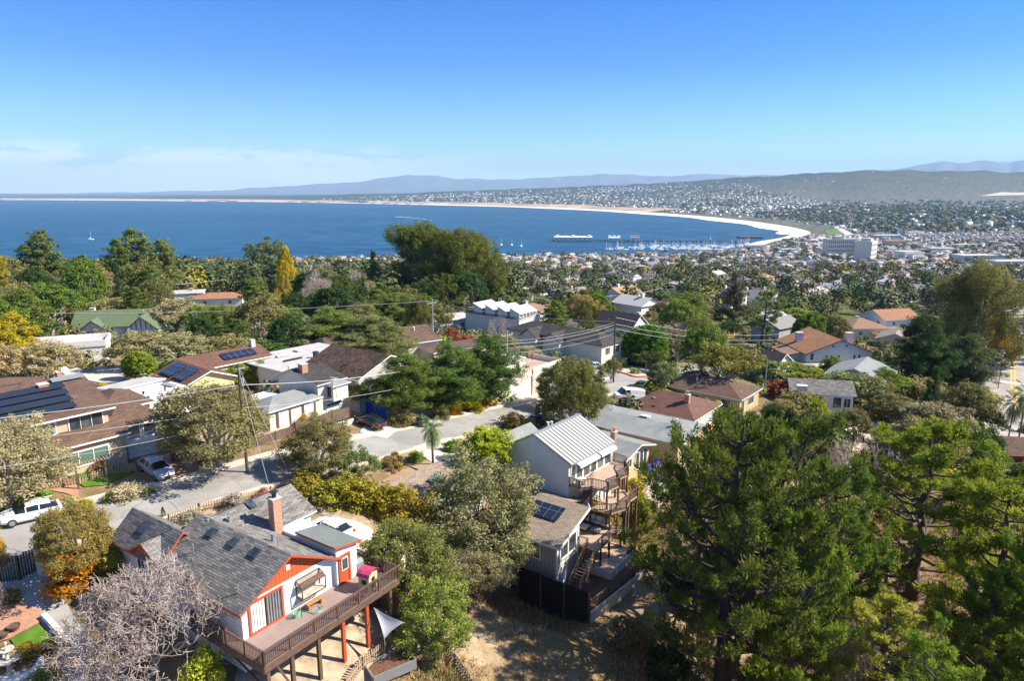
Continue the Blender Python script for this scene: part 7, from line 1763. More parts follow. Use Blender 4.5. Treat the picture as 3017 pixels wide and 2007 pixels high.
for i, (x, y) in enumerate(((8, 1880), (42, 1858))):
    t = thing('flower_pot', ['wide low pot of yellow flowers on the brick terrace', 'dark tilted pot lying on the brick terrace'][i], 'pot', hit(x, y)); mb = MB(); mb.lathe([(.25, 0), (.38, .35), (.34, .35), (.3, .3), (.01, .3)], 12); mb.build('pot', 'brown_wood', t)
T('hedge', 70, 1900, 1945, 200, (.24, .17, .03), 'low clipped olive hedge around the fountain', 'hedge', 'clipped_hedge', None, None, .3, 45)
T('shrub', 140, 1950, 2040, 110, 'green', 'leafy green bush between the fountain and the curved white wall', 'shrub')
T('shrub', 35, 1725, 1770, 60, 'olive', 'sprawling plant by the brick terrace', 'shrub'); T('bare', 5, 1710, 1790, 40, 'grey', 'thin bare sapling at the left edge of the brick terrace', var=1)
t = thing('garden_arch', 'small slatted wooden arch over the picket gate', 'arch', hit(275, 1432), .75)
for x in (-1.1, 1.1): mb = MB(); mb.box(x-.06, -.06, 0, x+.06, .06, 2.2); mb.build('post', 'brown_wood', t)
mb = MB(); mb.bar((-1.4, 0, 2.2), (1.4, 0, 2.2), .1)
for k in range(12): mb.bar((-1.3+k*.236, -.4, 2.28), (-1.3+k*.236, .4, 2.28), .06)
mb.build('slats', 'raw_wood', t)
t = thing('garden_umbrella', 'pale round table umbrella beside the round yellow-green tree', 'parasol', at_drop(1395, 1335, 27.2)); mb = MB(); mb.lathe([(1.1, 1.0), (.6, 1.35), (.02, 1.6)], 12); mb.build('canopy', 'canvas_white', t); mb = MB(); mb.cyl((0, 0), .03, -.6, 1.5, 6); mb.build('pole', 'raw_wood', t)
t = thing('raised_bed', 'timber-edged raised bed in the bare yard below the fence', 'planter', hit(1150, 1975), .6)
mb = MB()
for a, b in (((-1.5, -.8), (1.5, -.8)), ((1.5, -.8), (1.5, .8)), ((1.5, .8), (-1.5, .8)), ((-1.5, .8), (-1.5, -.8))): mb.bar((*a, .3), (*b, .3), .08, .7)
mb.build('frame', 'grey_metal', t); mb = MB(); mb.box(-1.45, -.75, 0, 1.45, .75, .45); mb.build('soil', 'mulch', t)
# ================================================================ woods and town beyond
def clear(x, y, r):
    return all((x-a)**2+(y-b)**2 > (r+c)**2 for a, b, c in FOOT)
RDP = [(p.x, p.y) for p in MS]+[(p.x, p.y) for p in mr_]+[(p.x, p.y) for p in s2]+[(p.x, p.y) for p in isl]
def offroad(x, y, d=5): return all((x-a)**2+(y-b)**2 > d*d for a, b in RDP)
# keep the open ground of the near plots free
OPEN = [hit(*q) for q in ((1700, 1850), (1250, 1820), (1100, 1400), (2540, 1280), (2960, 1100), (250, 1120), (1850, 1110), (1200, 1310), (2990, 1240))]
rs = np.random.RandomState(5)
used = [(a, b, c*.8) for a, b, c in TR]
near_n = 0; far_trees = []
def tree_spot(x, y, w, sep=.8):
    for a, b, c in used:
        if (x-a)**2+(y-b)**2 < (sep*(w/2+c))**2: return False
    return True
LOOK = [('oak', 'olive', 'olive-green spreading oak'), ('oak', 'oak', 'dull green oak'), ('oak', 'green', 'green round-crowned tree'), ('cyp', 'cyp', 'dark layered cypress'), ('euc', 'euc', 'billowing gum tree'), ('oak', 'grey', 'pale grey-twigged oak'),
        ('spire', 'dark', 'dark pointed conifer'), ('dome', 'green', 'dense domed tree'), ('oak', 'yel', 'yellow-leaved tree'), ('pine', 'pine', 'open-crowned pine'), ('oak', 'dark', 'dark green tree'), ('cone', 'gold', 'golden pointed tree'), ('bare', 'grey', 'leafless grey tree')]
LW = [np.array([4, 3, 3, 6, 1, 2, .8, 1, .25, 1, 3, .04, .8]), np.array([4, 4, 4, 2, 1.6, 3, .7, 1, .8, 1, 2, .04, .5])]
def where(x, y):
    px, py, _ = to_px((x, y, gz(x, y)+4))
    L = [(330, 750, 'the skyline cypresses'), (640, 890, 'the orange-tiled house'), (350, 980, 'the green-roofed house'), (850, 800, 'the golden poplar'), (100, 1050, 'the white garage'), (1300, 850, 'the giant eucalyptus'), (1050, 1000, 'the wind-swept cypress'), (1450, 940, 'the clerestory house'),
         (1850, 950, 'the steep grey roof'), (1930, 1010, 'the domed green tree'), (2160, 880, 'the bronze redwood'), (2240, 940, 'the tall thin pine'), (2430, 1060, 'the orange-roofed house'), (2570, 990, 'the pink-tiled house'), (2870, 950, 'the huge eucalyptus'), (2700, 1050, 'the pyramidal conifer'), (1650, 1050, 'the light green round trees'), (2480, 740, 'the big hotel'), (1900, 700, 'the marina'), (2350, 930, 'the feathery willow'), (2050, 810, 'the leaning open pine'), (2950, 1100, 'the main road')]
    L.sort(key=lambda q: (q[0]-px)**2+((q[1]-py)*1.6)**2); q = L[0]; dx, dy = px-q[0], (py-q[1])*1.6
    side = 'right of' if dx > abs(dy) else 'left of' if -dx > abs(dy) else 'below' if dy > 0 else 'above'
    return f"{side} {q[2]}"
_seen = {}
SIZES = ['', 'small ', 'tall ', 'broad ', 'lopsided ', 'thin-crowned ', 'full-crowned ', 'lighter ', 'darker ', 'low ']
def uniq(base, wh, kindword):
    k = f"{base} {wh}"; n = _seen.get(k, 0); _seen[k] = n+1
    if n == 0: return k
    ordn = ['second', 'third', 'fourth', 'fifth', 'sixth', 'seventh', 'eighth', 'ninth', 'tenth', 'eleventh', 'twelfth', 'thirteenth', 'fourteenth', 'fifteenth'][min(n-1, 13)]
    return f"{base} {wh}, {ordn} one outward"
cand = []
# jittered rows from near to far
Y = 78.0
while Y < 700:
    step = 6.0+Y*.016; X = -.79*Y-4
    while X < .79*Y+4:
        x = X+rs.normal()*step*.3; y = Y+rs.normal()*step*.3; X += step*(.9+.4*rs.rand()); cand.append((x, y))
    Y += step
KEEP = [(270, 925, 460, 1000), (585, 868, 720, 908), (515, 852, 605, 892), (895, 755, 990, 802), (1365, 890, 1605, 992), (105, 972, 292, 1068), (1150, 962, 1360, 1052), (1505, 955, 1820, 1062), (1765, 910, 1862, 988), (2350, 995, 2562, 1102), (2485, 928, 2680, 1012),
        (2310, 1112, 2495, 1202), (2930, 1060, 3017, 1200), (2205, 1055, 2295, 1130), (370, 1060, 560, 1120), (1530, 900, 1600, 945), (2205, 840, 2290, 900), (820, 700, 860, 880), (2110, 800, 2215, 945), (1010, 930, 1210, 1060), (230, 1060, 380, 1120)]
KEEPY = [hit((a+c)/2, d).y for a, b, c, d in KEEP]
def hides(x, y, z, w, h):
    bx, by, zz = to_px((x, y, z)); tx, ty, _ = to_px((x, y, z+h)); hw = w/2*FPX/zz*.5
    return any(y < ky and bx+hw > a and bx-hw < c and ty < d-16 and by > b for (a, b, c, d), ky in zip(KEEP, KEEPY))
LIMIT = 292-sum(1 for o in COL.objects if o.parent is None and o.get('category') == 'tree')
for x, y in cand:
    left = x < .02*y-4
    d = 1.0 if left else np.interp(y, [70, 130, 250, 450, 700], [.75, .72, .62, .5, .38])
    if rs.rand() > d: continue
    if y < 82 and abs(x-8) < 40: continue
    if not offroad(x, y, 6.0) or any((x-o.x)**2+(y-o.y)**2 < 8**2 for o in OPEN): continue
    w = (5.5+5.5*rs.rand())*(1+y/600 if left else 1+y/2000); h = w*(.75+.5*rs.rand())
    li = rs.choice(len(LOOK), p=LW[0 if left else 1]/LW[0 if left else 1].sum()); kind, hue, nm = LOOK[li]
    if kind in ('spire', 'cone'): w = min(w, 8); h = w*1.7; w *= .75
    if kind in ('euc',): h = w*1.4
    if kind in ('cyp', 'pine'): h = w*1.1
    h = min(h, 11 if y < 170 else 15)
    if not clear(x, y, w*.32): continue
    if not tree_spot(x, y, w, .62): continue
    z = gz(x, y); top = to_px((x, y, z+h))[1]; lim = 735 if left else 760
    if top < lim: h *= max(.35, 1-(lim-top)/max(1, to_px((x, y, z))[1]-top))
    if hides(x, y, z, w, h): w = 2.2+1.6*rs.rand(); h = w*.7; kind = 'shrub'
    if h < 1.2 or hides(x, y, z, w, h): continue
    if kind != 'shrub' and h < 2.5: continue
    used.append((x, y, w/2))
    if near_n < LIMIT:
        near_n += 1; sh_ = kind == 'shrub'; plant(kind, (x, y, z-.15), w, h, hue, uniq(nm if not sh_ else 'low garden bush', where(x, y), kind), 'shrub' if sh_ else 'tree', 'shrub' if sh_ else 'tree', 'garden bushes' if sh_ else 'trees of the woods and gardens')
    else: far_trees.append((x, y, z, w, h, hue))
print('near trees', near_n, 'far', len(far_trees))
mr_d = [mr_[i].lerp(mr_[i+1], k/6) for i in range(len(mr_)-1) for k in range(6)]; LOW = []
for k in range(30000):
    y = 84+330*rs.rand()**1.3; x = (-.78+1.56*rs.rand())*y
    if len(LOW) > 3600: break
    if not offroad(x, y, 4.5) or not clear(x, y, -.5) or any((x-o.x)**2+(y-o.y)**2 < 49 for o in OPEN[3:]): continue
    if x > 60 and any((x-p.x)**2+(y-p.y)**2 < 150 for p in mr_d): continue
    LOW.append((x, y))
LOW = np.array(LOW); LOWZ = ground(LOW[:, 0], LOW[:, 1])
# house shapes for the town: body, roof in one mesh each (they are a few pixels)
m_tint('town_wall', .9, .06); 
m_, t_, b_ = nt('town_roof'); oi = nd(t_, 'ShaderNodeObjectInfo')
rr = ramp(t_, oi.outputs['Random'], [(0, (.20, .19, .185)), (.18, (.12, .11, .11)), (.34, (.30, .27, .25)), (.48, (.22, .13, .09)), (.62, (.16, .16, .17)), (.78, (.36, .19, .11)), (.84, (.42, .40, .38)), (.93, (.10, .08, .08))])
t_.nodes[-1].color_ramp.interpolation = 'CONSTANT'
nn = noise(t_, coords(t_), 1.5, 4, .7); t_.links.new(mixc(t_, 1.0, rr, ramp(t_, nn, [(.3, (.8,)*3), (.7, (1.15,)*3)]), 'MULTIPLY'), b_.inputs['Base Color']); b_.inputs['Roughness'].default_value = .9
m_plain('town_window', (.05, .06, .07), .2, .1, 1)
def town_house(w, d, h, rise, kind, L=False, win=True):
    mb = MB(); o = .5
    def box(x0, y0, x1, y1, h, rise, kind):
        mb.box(x0, y0, -3, x1, y1, h)
        a, b, c, e = (x0-o, y0-o, h), (x1+o, y0-o, h), (x1+o, y1+o, h), (x0-o, y1+o, h); ym = (y0+y1)/2
        if kind == 'flat': mb.box(x0-.15, y0-.15, h, x1+.15, y1+.15, h+.5, 1); return
        if kind == 'hip': i = (y1-y0)/2+o; r0, r1 = (x0-o+i, ym, h+rise), (x1+o-i, ym, h+rise)
        else: r0, r1 = (x0-o, ym, h+rise), (x1+o, ym, h+rise)
        mb.poly([a, b, r1, r0], 1); mb.poly([c, e, r0, r1], 1)
        if kind == 'hip': mb.poly([b, c, r1], 1); mb.poly([e, a, r0], 1)
        else: mb.poly([(x1, y0, h), (x1, y1, h), (x1, ym, h+rise*.95)], 0); mb.poly([(x0, y1, h), (x0, y0, h), (x0, ym, h+rise*.95)], 0)
        mb.poly([e, c, b, a], 0)
    box(-w/2, -d/2, w/2, d/2, h, rise, kind)
    if L: box(w*.1, -d*.95, w*.5, -d*.1, h*.95, rise*.8, 'flat' if kind == 'flat' else 'hip')
    if win:
        for k in range(int(w/2.6)):
            u = -w/2+1+k*2.6; mb.box(u, -d/2-.05, h*.4, u+1.2, -d/2, h*.4+1.1, 2); mb.box(u, d/2, h*.4, u+1.2, d/2+.05, h*.4+1.1, 2)
        for k in range(int(d/3)):
            u = -d/2+1+k*3; mb.box(-w/2-.05, u, h*.4, -w/2, u+1.2, h*.4+1.1, 2); mb.box(w/2, u, h*.4, w/2+.05, u+1.2, h*.4+1.1, 2)
    mb.box(-.4+w*.2, -.4, h, .4+w*.2, .4, h+rise+.9, 0)
    return mb
SH = [(13, 9, 3.2, 2.2, 'hip', 0), (11, 8, 3, 2.4, 'gable', 0), (14, 10, 3.2, 2.2, 'hip', 1), (10, 8, 5.6, 2.0, 'gable', 0), (15, 11, 3.6, .5, 'flat', 0), (12, 9, 3, 2.6, 'gable', 1), (11, 9, 5.8, 1.8, 'hip', 0), (16, 9, 3.2, 2.4, 'gable', 0)]
SHM = [town_house(*s[:5], L=bool(s[5])) for s in SH]; SHMESH = [m.mesh('town_house', ['town_wall', 'town_roof', 'town_window']) for m in SHM]
DESC = ['hip-roofed house', 'small gabled house', 'L-shaped hip-roofed house', 'narrow two-storey gabled house', 'flat-roofed building', 'L-shaped gabled house', 'two-storey hip-roofed house', 'long gabled house']
WC = [((.72, .70, .66), 'white'), ((.62, .55, .44), 'cream'), ((.45, .40, .34), 'tan'), ((.50, .52, .55), 'grey-blue'), ((.70, .70, .72), 'bright white'), ((.55, .40, .28), 'ochre'), ((.38, .37, .36), 'grey')]
nh = 0; far_boxes = []
hused = [(a, b, c) for a, b, c in FOOT]
def put_house(x, y, z):
    global nh
    i = rs.randint(len(SH)); c, cn_ = WC[rs.randint(len(WC))]; s = .85+.35*rs.rand(); rz = R(40)+rs.choice([0, math.pi/2, math.pi, -math.pi/2])+rs.normal()*.08
    if nh < 262:
        nh += 1; o = put('town_house', SHMESH[i], loc=(x, y, z-.3), rot=(0, 0, rz), scale=(s, s, s), color=c)
        tag(o, uniq(cn_+' '+DESC[i], where(x, y), 'h'), 'house', 'houses of the town below')
    else: far_boxes.append((x, y, z, s, rz, i, c))
Y = 150.0
while Y < 2300:
    step = (17 if Y > 260 else 20)+Y*.004; X = -.35*Y
    while X < .8*Y+10:
        x = X+rs.normal()*2.0; y = Y+rs.normal()*2.5; X += step*(.95+.3*rs.rand())
        px = to_px((x, y, gz(x, y)))[0]
        if px > 3300: continue
        if Y < 330 and (px < 1500 or rs.rand() < .25): continue
        if px < 1500 and Y < 520: continue
        if px < 700 and rs.rand() < .75: continue
        if 1100 < px < 1500 and Y < 420: continue
        if rs.rand() < (.25 if Y < 800 else .45): continue
        if not all((x-a)**2+(y-b)**2 > (c+6)**2 for a, b, c in hused) or not offroad(x, y, 12): continue
        if Y > 1150 and coast_dist(np.array([x]), np.array([y]))[0] < 60: continue
        if any(abs(x-a) < 4.5 and abs(y-b) < 4.5 for a, b, c in used[:]): 
            if Y < 500: continue
        put_house(x, y, gz(x, y)+.2)
    Y += step*1.15
print('town houses', nh, 'rest', len(far_boxes))
# the rest of the town as one mass
def merge_boxes(name, L, label):
    V, F3, F4, C, MI = [], [], [], [], []
    tv, tf, tc, tm = [], [], [], []
    pal = [(.20, .19, .185), (.12, .11, .11), (.32, .30, .29), (.20, .15, .12), (.16, .16, .17), (.36, .21, .14), (.50, .49, .48), (.26, .25, .25)]
    off = 0
    for x, y, z, s, rz, i, c in L:
        mb = SHM[i]; P = np.array(mb.v)*s; c_, s_ = math.cos(rz), math.sin(rz); Q = np.stack([P[:, 0]*c_-P[:, 1]*s_+x, P[:, 0]*s_+P[:, 1]*c_+y, P[:, 2]+z], 1)
        rc = pal[rs.randint(len(pal))]; tv.append(Q)
        for f, m in zip(mb.f, mb.mi):
            tf.append(tuple(k+off for k in f)); tc.append(c if m == 0 else rc if m == 1 else (.05, .06, .07))
        off += len(P)
    me = bpy.data.meshes.new(name); me.from_pydata(np.concatenate(tv).tolist(), [], tf); me.update()
    at_ = me.attributes.new('col', 'FLOAT_COLOR', 'FACE'); at_.data.foreach_set('color', np.array([(*c, 1) for c in tc], dtype=np.float32).ravel())
    me.materials.append(MATS['massed']); o = put(name, me); tag(o, label, 'town', None, 'stuff'); return o
m_, t_, b_ = nt('massed'); a_ = nd(t_, 'ShaderNodeAttribute', attribute_name='col'); t_.links.new(a_.outputs['Color'], b_.inputs['Base Color']); b_.inputs['Roughness'].default_value = .9
merge_boxes('far_houses', far_boxes, 'mass of small pale roofs of the lower town before the bay')
# far plain and hillside city: low blocks by the thousand
fb = []
for k in range(26000):
    t_x = -.3+1.15*rs.rand(); y = 2300+rs.rand()**.8*8000; x = t_x*y*.98
    ry = np.interp(t_x, RID_T, RID_Y)
    if y > ry-400: continue
    px = to_px((x, y, 0))[0]
    if px > 3150 or px < 300: continue
    dens = np.interp(px, [300, 900, 1250, 1500, 2300, 3100], [.02, .12, .45, .9, .7, .5])*np.interp((ry-y)/ry, [0, (k_ := float(np.interp(px+60*math.sin(y*.004), [2000, 2500], [.1, .32]))), k_+.08, 1], [0, .04, 1, 1])
    dens *= .35+.65*(math.sin(x*.0021+1)*math.cos(y*.0017) > -.25)
    if rs.rand() > dens*.8: continue
    fb.append((x, y))
fb = np.array(fb); cdv = coast_dist(fb[:, 0], fb[:, 1]); fb = fb[cdv > 190]; zf = ground(fb[:, 0], fb[:, 1])
n = len(fb); w = rs.uniform(5, 10, n)*np.where(rs.rand(n) < .06, 2.6, 1); d = rs.uniform(5, 9, n)*np.where(rs.rand(n) < .06, 2.0, 1); h = rs.uniform(4, 7.5, n); a = rs.choice([.5, 2.07], n)+rs.normal(size=n)*.15
ca, sa = np.cos(a), np.sin(a); cor = np.array([(-1, -1), (1, -1), (1, 1), (-1, 1)])
Vb = np.zeros((n, 8, 3))
for i, (sx_, sy_) in enumerate(cor):
    for k in (0, 1): Vb[:, i+4*k, 0] = fb[:, 0]+sx_*w*ca-sy_*d*sa; Vb[:, i+4*k, 1] = fb[:, 1]+sx_*w*sa+sy_*d*ca; Vb[:, i+4*k, 2] = zf+(h if k else -6)
qf = np.array([(4,5,6,7),(0,1,5,4),(1,2,6,5),(2,3,7,6),(3,0,4,7)]); Fb = (qf[None]+8*np.arange(n)[:, None, None]).reshape(-1, 4)
pal = np.array([(.62, .60, .58), (.45, .43, .41), (.28, .26, .25), (.66, .60, .52), (.34, .24, .19), (.16, .16, .17), (.70, .70, .72)])
cb = np.repeat(pal[rs.randint(len(pal), size=n)], 8, 0); cb = np.concatenate([cb, np.ones((len(cb), 1))], 1)
o = put('far_city', np_mesh('far_city', Vb.reshape(-1, 3), Fb, 'massed', {'col': cb})); tag(o, 'pale city blocks covering the far shore and its slopes', 'city', None, 'stuff')
# far woods: leafy lumps between the blocks
def lumps(name, P, W, H, C, blades, label, size):
    """many small crowns joined; P (n,3)"""
    n = len(P); dd = unit(rs.normal(size=(n, blades, 3))); dd[..., 2] = np.abs(dd[..., 2])
    q = P[:, None, :]+dd*np.stack([W/2, W/2, H*.75], 1)[:, None, :]*(.55+.45*rs.rand(n, blades, 1)); q[..., 2] += (H*.22)[:, None]
    nr = unit(dd+rs.normal(size=dd.shape)*.45+np.array([0, 0, .2])); ax = unit(np.cross(nr, unit(rs.normal(size=dd.shape)))); ay = np.cross(nr, ax)
    s_ = (W*size)[:, None, None]*(.6+.8*rs.rand(n, blades, 1))
    V = np.stack([q-ax*s_, q+ay*s_*.7, q+ax*s_, q-ay*s_*.7], 2).reshape(-1, 3)
    col = np.repeat(np.repeat(C[:, None, :], blades, 1)*(.6+.8*rs.rand(n, blades, 1)), 4, 1).reshape(-1, 3); col = np.concatenate([col, np.ones((len(col), 1))], 1)
    o = put(name, np_mesh(name, V, np.arange(len(V)).reshape(-1, 4), 'massed', {'col': col})); tag(o, label, 'woods', None, 'stuff'); return o
if far_trees:
    P = np.array([(a, b, c) for a, b, c, *_ in far_trees]); Wd = np.array([f[3] for f in far_trees]); Ht = np.array([f[4] for f in far_trees]); Cc = np.array([HUE[f[5]] for f in far_trees])
    lumps('distant_trees', P, Wd, Ht, Cc*np.array([.5, .58, .5]), 300, 'massed trees of the left woods and the town slope', .058)
_w = rs.uniform(1.6, 4.6, len(LOW)); _c = np.array([HUE[k] for k in ('oak', 'green', 'cyp', 'dark', 'olive', 'bright', 'brown', 'gold', 'green', 'dark', 'grey')])*.85
lumps('garden_shrubbery', np.concatenate([LOW, LOWZ[:, None]], 1), _w, _w*rs.uniform(.4, .9, len(LOW)), _c[rs.randint(len(_c), size=len(LOW))], 110, 'low massed garden shrubbery between the hillside houses', .07)
# trees of the lower town
def scatter(n, y0, y1, t0, t1, dens, hmin, hmax, minw, maxw, pw=1.0, cd=70):
    y = y0+(y1-y0)*rs.rand(n)**pw; t = t0+(t1-t0)*rs.rand(n); x = t*y
    k = (rs.rand(n) < dens(x, y)); x, y = x[k], y[k]; k = coast_dist(x, y) > cd; x, y = x[k], y[k]; z = ground(x, y); m = len(x)
    return np.stack([x, y, z], 1), rs.uniform(minw, maxw, m), rs.uniform(hmin, hmax, m)
PC = np.array([HUE[k] for k in ('oak', 'dark', 'cyp', 'euc', 'olive', 'green', 'dark', 'gold', 'brown')])
P, Wd, Ht = scatter(5200, 600, 2300, -.85, .95, lambda x, y: np.where(x/y < -.08, .9, .62)*np.where(np.sin(x*.013)*np.cos(y*.011+1) > -.3, 1, .6), 6, 13, 8, 17)
top = CX+0*P[:, 0]; zc = P[:, 1]*CP-(P[:, 2]+Ht-CAMH)*SP; pyt = CY-FPX*(P[:, 1]*SP+(P[:, 2]+Ht-CAMH)*CP)/zc; lim = np.where(P[:, 0]/P[:, 1] < -.03, 742, 700); k = pyt > lim; P, Wd, Ht = P[k], Wd[k], Ht[k]
lumps('lower_town_trees', P, Wd, Ht, PC[rs.randint(len(PC), size=len(P))]*.72, 90, 'massed trees between the roofs of the lower town', .10)
grove = lambda x, y: np.where((x/y > .37) & (y > 2300) & (y < 4200), .95, np.where(np.sin(x*.0031)*np.cos(y*.0024+2) > .1, .8, .25))*np.interp(x/y, [-.5, -.2, 0, .3], [.15, .5, .8, 1])*np.where(np.interp(x/y, RID_T, RID_Y)-y < 2400, 0, 1)
P, Wd, Ht = scatter(17000, 2250, 9800, -.5, .85, grove, 9, 20, 18, 36, .9, 220)
lumps('far_woods', P, Wd, Ht, PC[rs.randint(7, size=len(P))]*.75, 16, 'dark belts of trees across the far plain', .2)
# landmarks of the lower town
def block(name, label, px, py, w, d, h, deg, col='cream_stucco', roof='roof_pale', cat='building', rows=0, extra=None, dz=0):
    p = hit(px, py); H = House(name, label, p, rz=R(deg), zg=p.z+dz, wall=col, roof=roof, trim=col, deep=4, cat=cat)
    H.wing(-w/2, 0, w/2, d, h, 'flat', ov=.3, th=.5)
    for r_ in range(rows):
        n = int(w/4.2)
        for k in range(n): H.window('S', -w/2+1.2+k*(w-2)/n, 1.2+r_*(h-1)/rows, 2.0, (h-1)/rows*.55, at=-.01, nx=1, fw=.15)
    if extra: extra(H)
    H.done(); return H
block('hotel', 'long grey-white hotel with rows of arched windows above the town', 2480, 756, 60, 22, 34, 4, 'concrete_wall', rows=4, extra=lambda H: (H.wing(-14, 2, 2, 18, 39, 'flat'), H.wing(22, -4, 38, 16, 28, 'flat')))
block('hotel_annex', 'sunlit cream wing right of the long hotel', 2572, 770, 34, 26, 34, 48, 'cream_stucco', rows=4, extra=lambda H: H.wing(-10, 4, 4, 20, 39, 'flat'))
block('town_hall', 'terracotta-roofed long building right of the marina', 2230, 735, 52, 22, 9, 8, 'white_stucco', 'tile_orange', rows=1)
block('plaza_building', 'terracotta-topped building beside the hotel', 2640, 725, 48, 30, 13, -8, 'tan_stucco', 'tile_orange', rows=2)
block('civic_block', 'white civic block in front of the plaza', 2690, 762, 40, 24, 12, 20, 'white_stucco', rows=2); block('white_block', 'white rounded-corner block right of the plaza', 2780, 748, 48, 26, 11, -5, 'white_stucco', rows=1)
block('store_block', 'long low dark-sided store at the right of the plaza', 2890, 768, 60, 30, 8, 4, 'grey_stucco', rows=1); block('warehouse', 'long white-roofed building behind the plaza', 2620, 702, 80, 24, 9, 8, 'grey_stucco', 'roof_white', rows=1)
block('conference_hall', 'red-brown blocky building at the foot of the pier', 2215, 708, 70, 40, 10, 3, 'barn_red', 'shingle_brown', rows=0); block('seaside_tower', 'lone pale tower block on the far hillside', 1983, 602, 70, 40, 48, 10, 'concrete_wall', rows=3); block('beach_hotel', 'low blue-roofed building on the far beach', 1735, 608, 150, 60, 16, 2, 'grey_stucco', 'roll_grey')
for i, (x, y, w, l) in enumerate([(2990, 790, 50, 'white roofs at the right edge of the lower town'), (2330, 745, 40, 'cream flat block above the marina trees'), (2080, 745, 36, 'white low block behind the marina'), (2850, 730, 60, 'pale long block beyond the playing fields'), (2700, 690, 60, 'white block behind the warehouse')]):
    block('town_block', l, x, y, w, 20, 8, 5+i*3, 'white_stucco', rows=1)
sheet('playing_field', HP((2650, 728), (2850, 726), (2850, 733), (2650, 735)), 'lawn', .6, 8); sheet('park', HP((2430, 680), (2470, 672), (2485, 690), (2440, 698)), 'lawn', .8, 8)
tag(ribbon and put('car_park', bpy.data.meshes.new('x')), kind='structure') if False else None
sheet('car_park', HP((2380, 700), (2560, 690), (2540, 715), (2380, 725)), 'concrete', .7, 10); sheet('estuary', HP((2640, 680), (2700, 676), (2730, 684), (2660, 690)), 'sea', .9, 8)
ribbon('road', [Vector((p.x, p.y)) for p in HP((2470, 672), (2500, 690), (2530, 712))], 26, 'concrete', .8)
ribbon('road', [Vector((p.x, p.y)) for p in HP((2620, 745), (2650, 720), (2700, 700))], 22, 'concrete', .8)
sheet('airfield', HP((2880, 578), (3100, 572), (3100, 566), (2950, 567)), 'gravel_path', 3, 10)
# ================================================================ pier, marina, boats
def sea_at(px, py): return at_drop(px, py, CAMH)
a, b = sea_at(1628, 711), sea_at(2215, 716)
t = thing('pier', 'long dark pier running out from the marina', 'pier', a); d = b-a; ang = math.atan2(d.y, d.x); L = d.length; t.rotation_euler[2] = ang
mb = MB(); mb.box(0, -8, 3.2, L, 8, 4.6); mb.build('deck', 'board_dark', t)
mb = MB(); [mb.box(x-1.2, y-.6, -3, x+.2, y+.6, 3.2) for x in np.arange(4, L, 14) for y in (-6.5, 6.5)]; pl = mb.build('piles', 'board_dark', t); pl['kind'] = 'stuff'
def on_pier(name, label, x0, x1, h, roof='roof_white', wall='white_stucco'):
    H = House(name, label, t.location, rz=ang, zg=4.6, wall=wall, roof=roof, trim='white_paint', deep=0, cat='building'); H.wing(x0, -11, x1, 11, h, 'gable', 'x', 3, ov=1); 
    for k in range(int((x1-x0)/14)): H.window('S', x0+4+k*14, 2, 5, 2.5, at=-11.01, nx=1, fw=.3)
    for f in (.08, .5, .93): H.wing(x0+(x1-x0)*f-4, -3, x0+(x1-x0)*f+4, 3, h+5, 'gable', 'x', 1.2, ov=.5, zb=h+2)
    H.done(); return H
on_pier('pier_warehouse', 'long white warehouse at the outer end of the pier', 6, 118, 9)
on_pier('pier_shed', 'small white shed half way along the pier', 168, 200, 8); on_pier('pier_shed', 'grey-roofed shed near the middle of the pier', 232, 256, 9, 'roll_grey')
mbh = MB(); 
st_ = [(-4.5, 1.2, 1.1), (-3, 1.5, 1.05), (0, 1.7, 1.1), (2.5, 1.2, 1.25), (4.5, .05, 1.5)]
for i in range(4):
    (x0, w0, z0), (x1, w1, z1) = st_[i], st_[i+1]
    mbh.poly([(x0, -w0, z0), (x1, -w1, z1), (x1, w1, z1), (x0, w0, z0)])
    for s_ in (1, -1): q = [(x0, s_*w0, z0), (x1, s_*w1, z1), (x1, s_*w1*.6, -.3), (x0, s_*w0*.6, -.3)]; mbh.poly(q if s_ < 0 else q[::-1])
mbh.poly([(-4.5, 1.2, 1.1), (-4.5, .7, -.3), (-4.5, -.7, -.3), (-4.5, -1.2, 1.1)]); mbh.box(-2.5, -.9, 1.0, 1.0, .9, 1.8)
hull = mbh.mesh('hull', 'white_paint'); mm = MB(); mm.tube([(.3, 0, 1), (.3, 0, 13)], .16, 5); mm.bar((.3, 0, 2.4), (-3.6, 0, 2.5), .3, .4); mast = mm.mesh('mast', 'white_paint')
nb = 0
def boat(p, rz, label, s=1.0, group='boats moored in the marina'):
    t = thing('sailing_boat', label, 'boat', (p.x, p.y, 0.05), rz, group); t.scale = (s, s, s); put('hull', hull, t); put('mast', mast, t)
for i in range(230):
    u = rs.rand(); v = rs.rand(); px = 1790+420*u+30*rs.normal()*.3; py = 723+14*v; 
    if px < 1880 and v < .4: continue
    p = sea_at(px, py)
    if coast_dist(np.array([p.x]), np.array([p.y]))[0] > -5: py -= 6; p = sea_at(px, py)
    boat(p, 1.57*(i % 2)+.3+rs.normal()*.1, 'white sailing boat among the packed berths inside the pier', 1.0+.5*rs.rand())
for px, py, l in ((1417, 722, 'outermost sailing boat left of the moored group'), (1450, 724, 'sailing boat moored off the eucalyptus'), (1477, 722, 'sailing boat between the left moored boats'), (1508, 723, 'tall-masted sailing boat nearest the pier warehouse'), (1536, 726, 'last moored boat before the marina trees')): boat(sea_at(px, py), 1.2, l, 1.6, None)
boat(sea_at(268, 706), .5, 'lone sailing boat on the left of the bay', 1.8, None); boat(sea_at(424, 698), 2.5, 'sailing boat leaning off the skyline cypress', 1.8, None); boat(sea_at(2093, 705), 1.2, 'sailing boat anchored above the marina masts', 1.6, None)
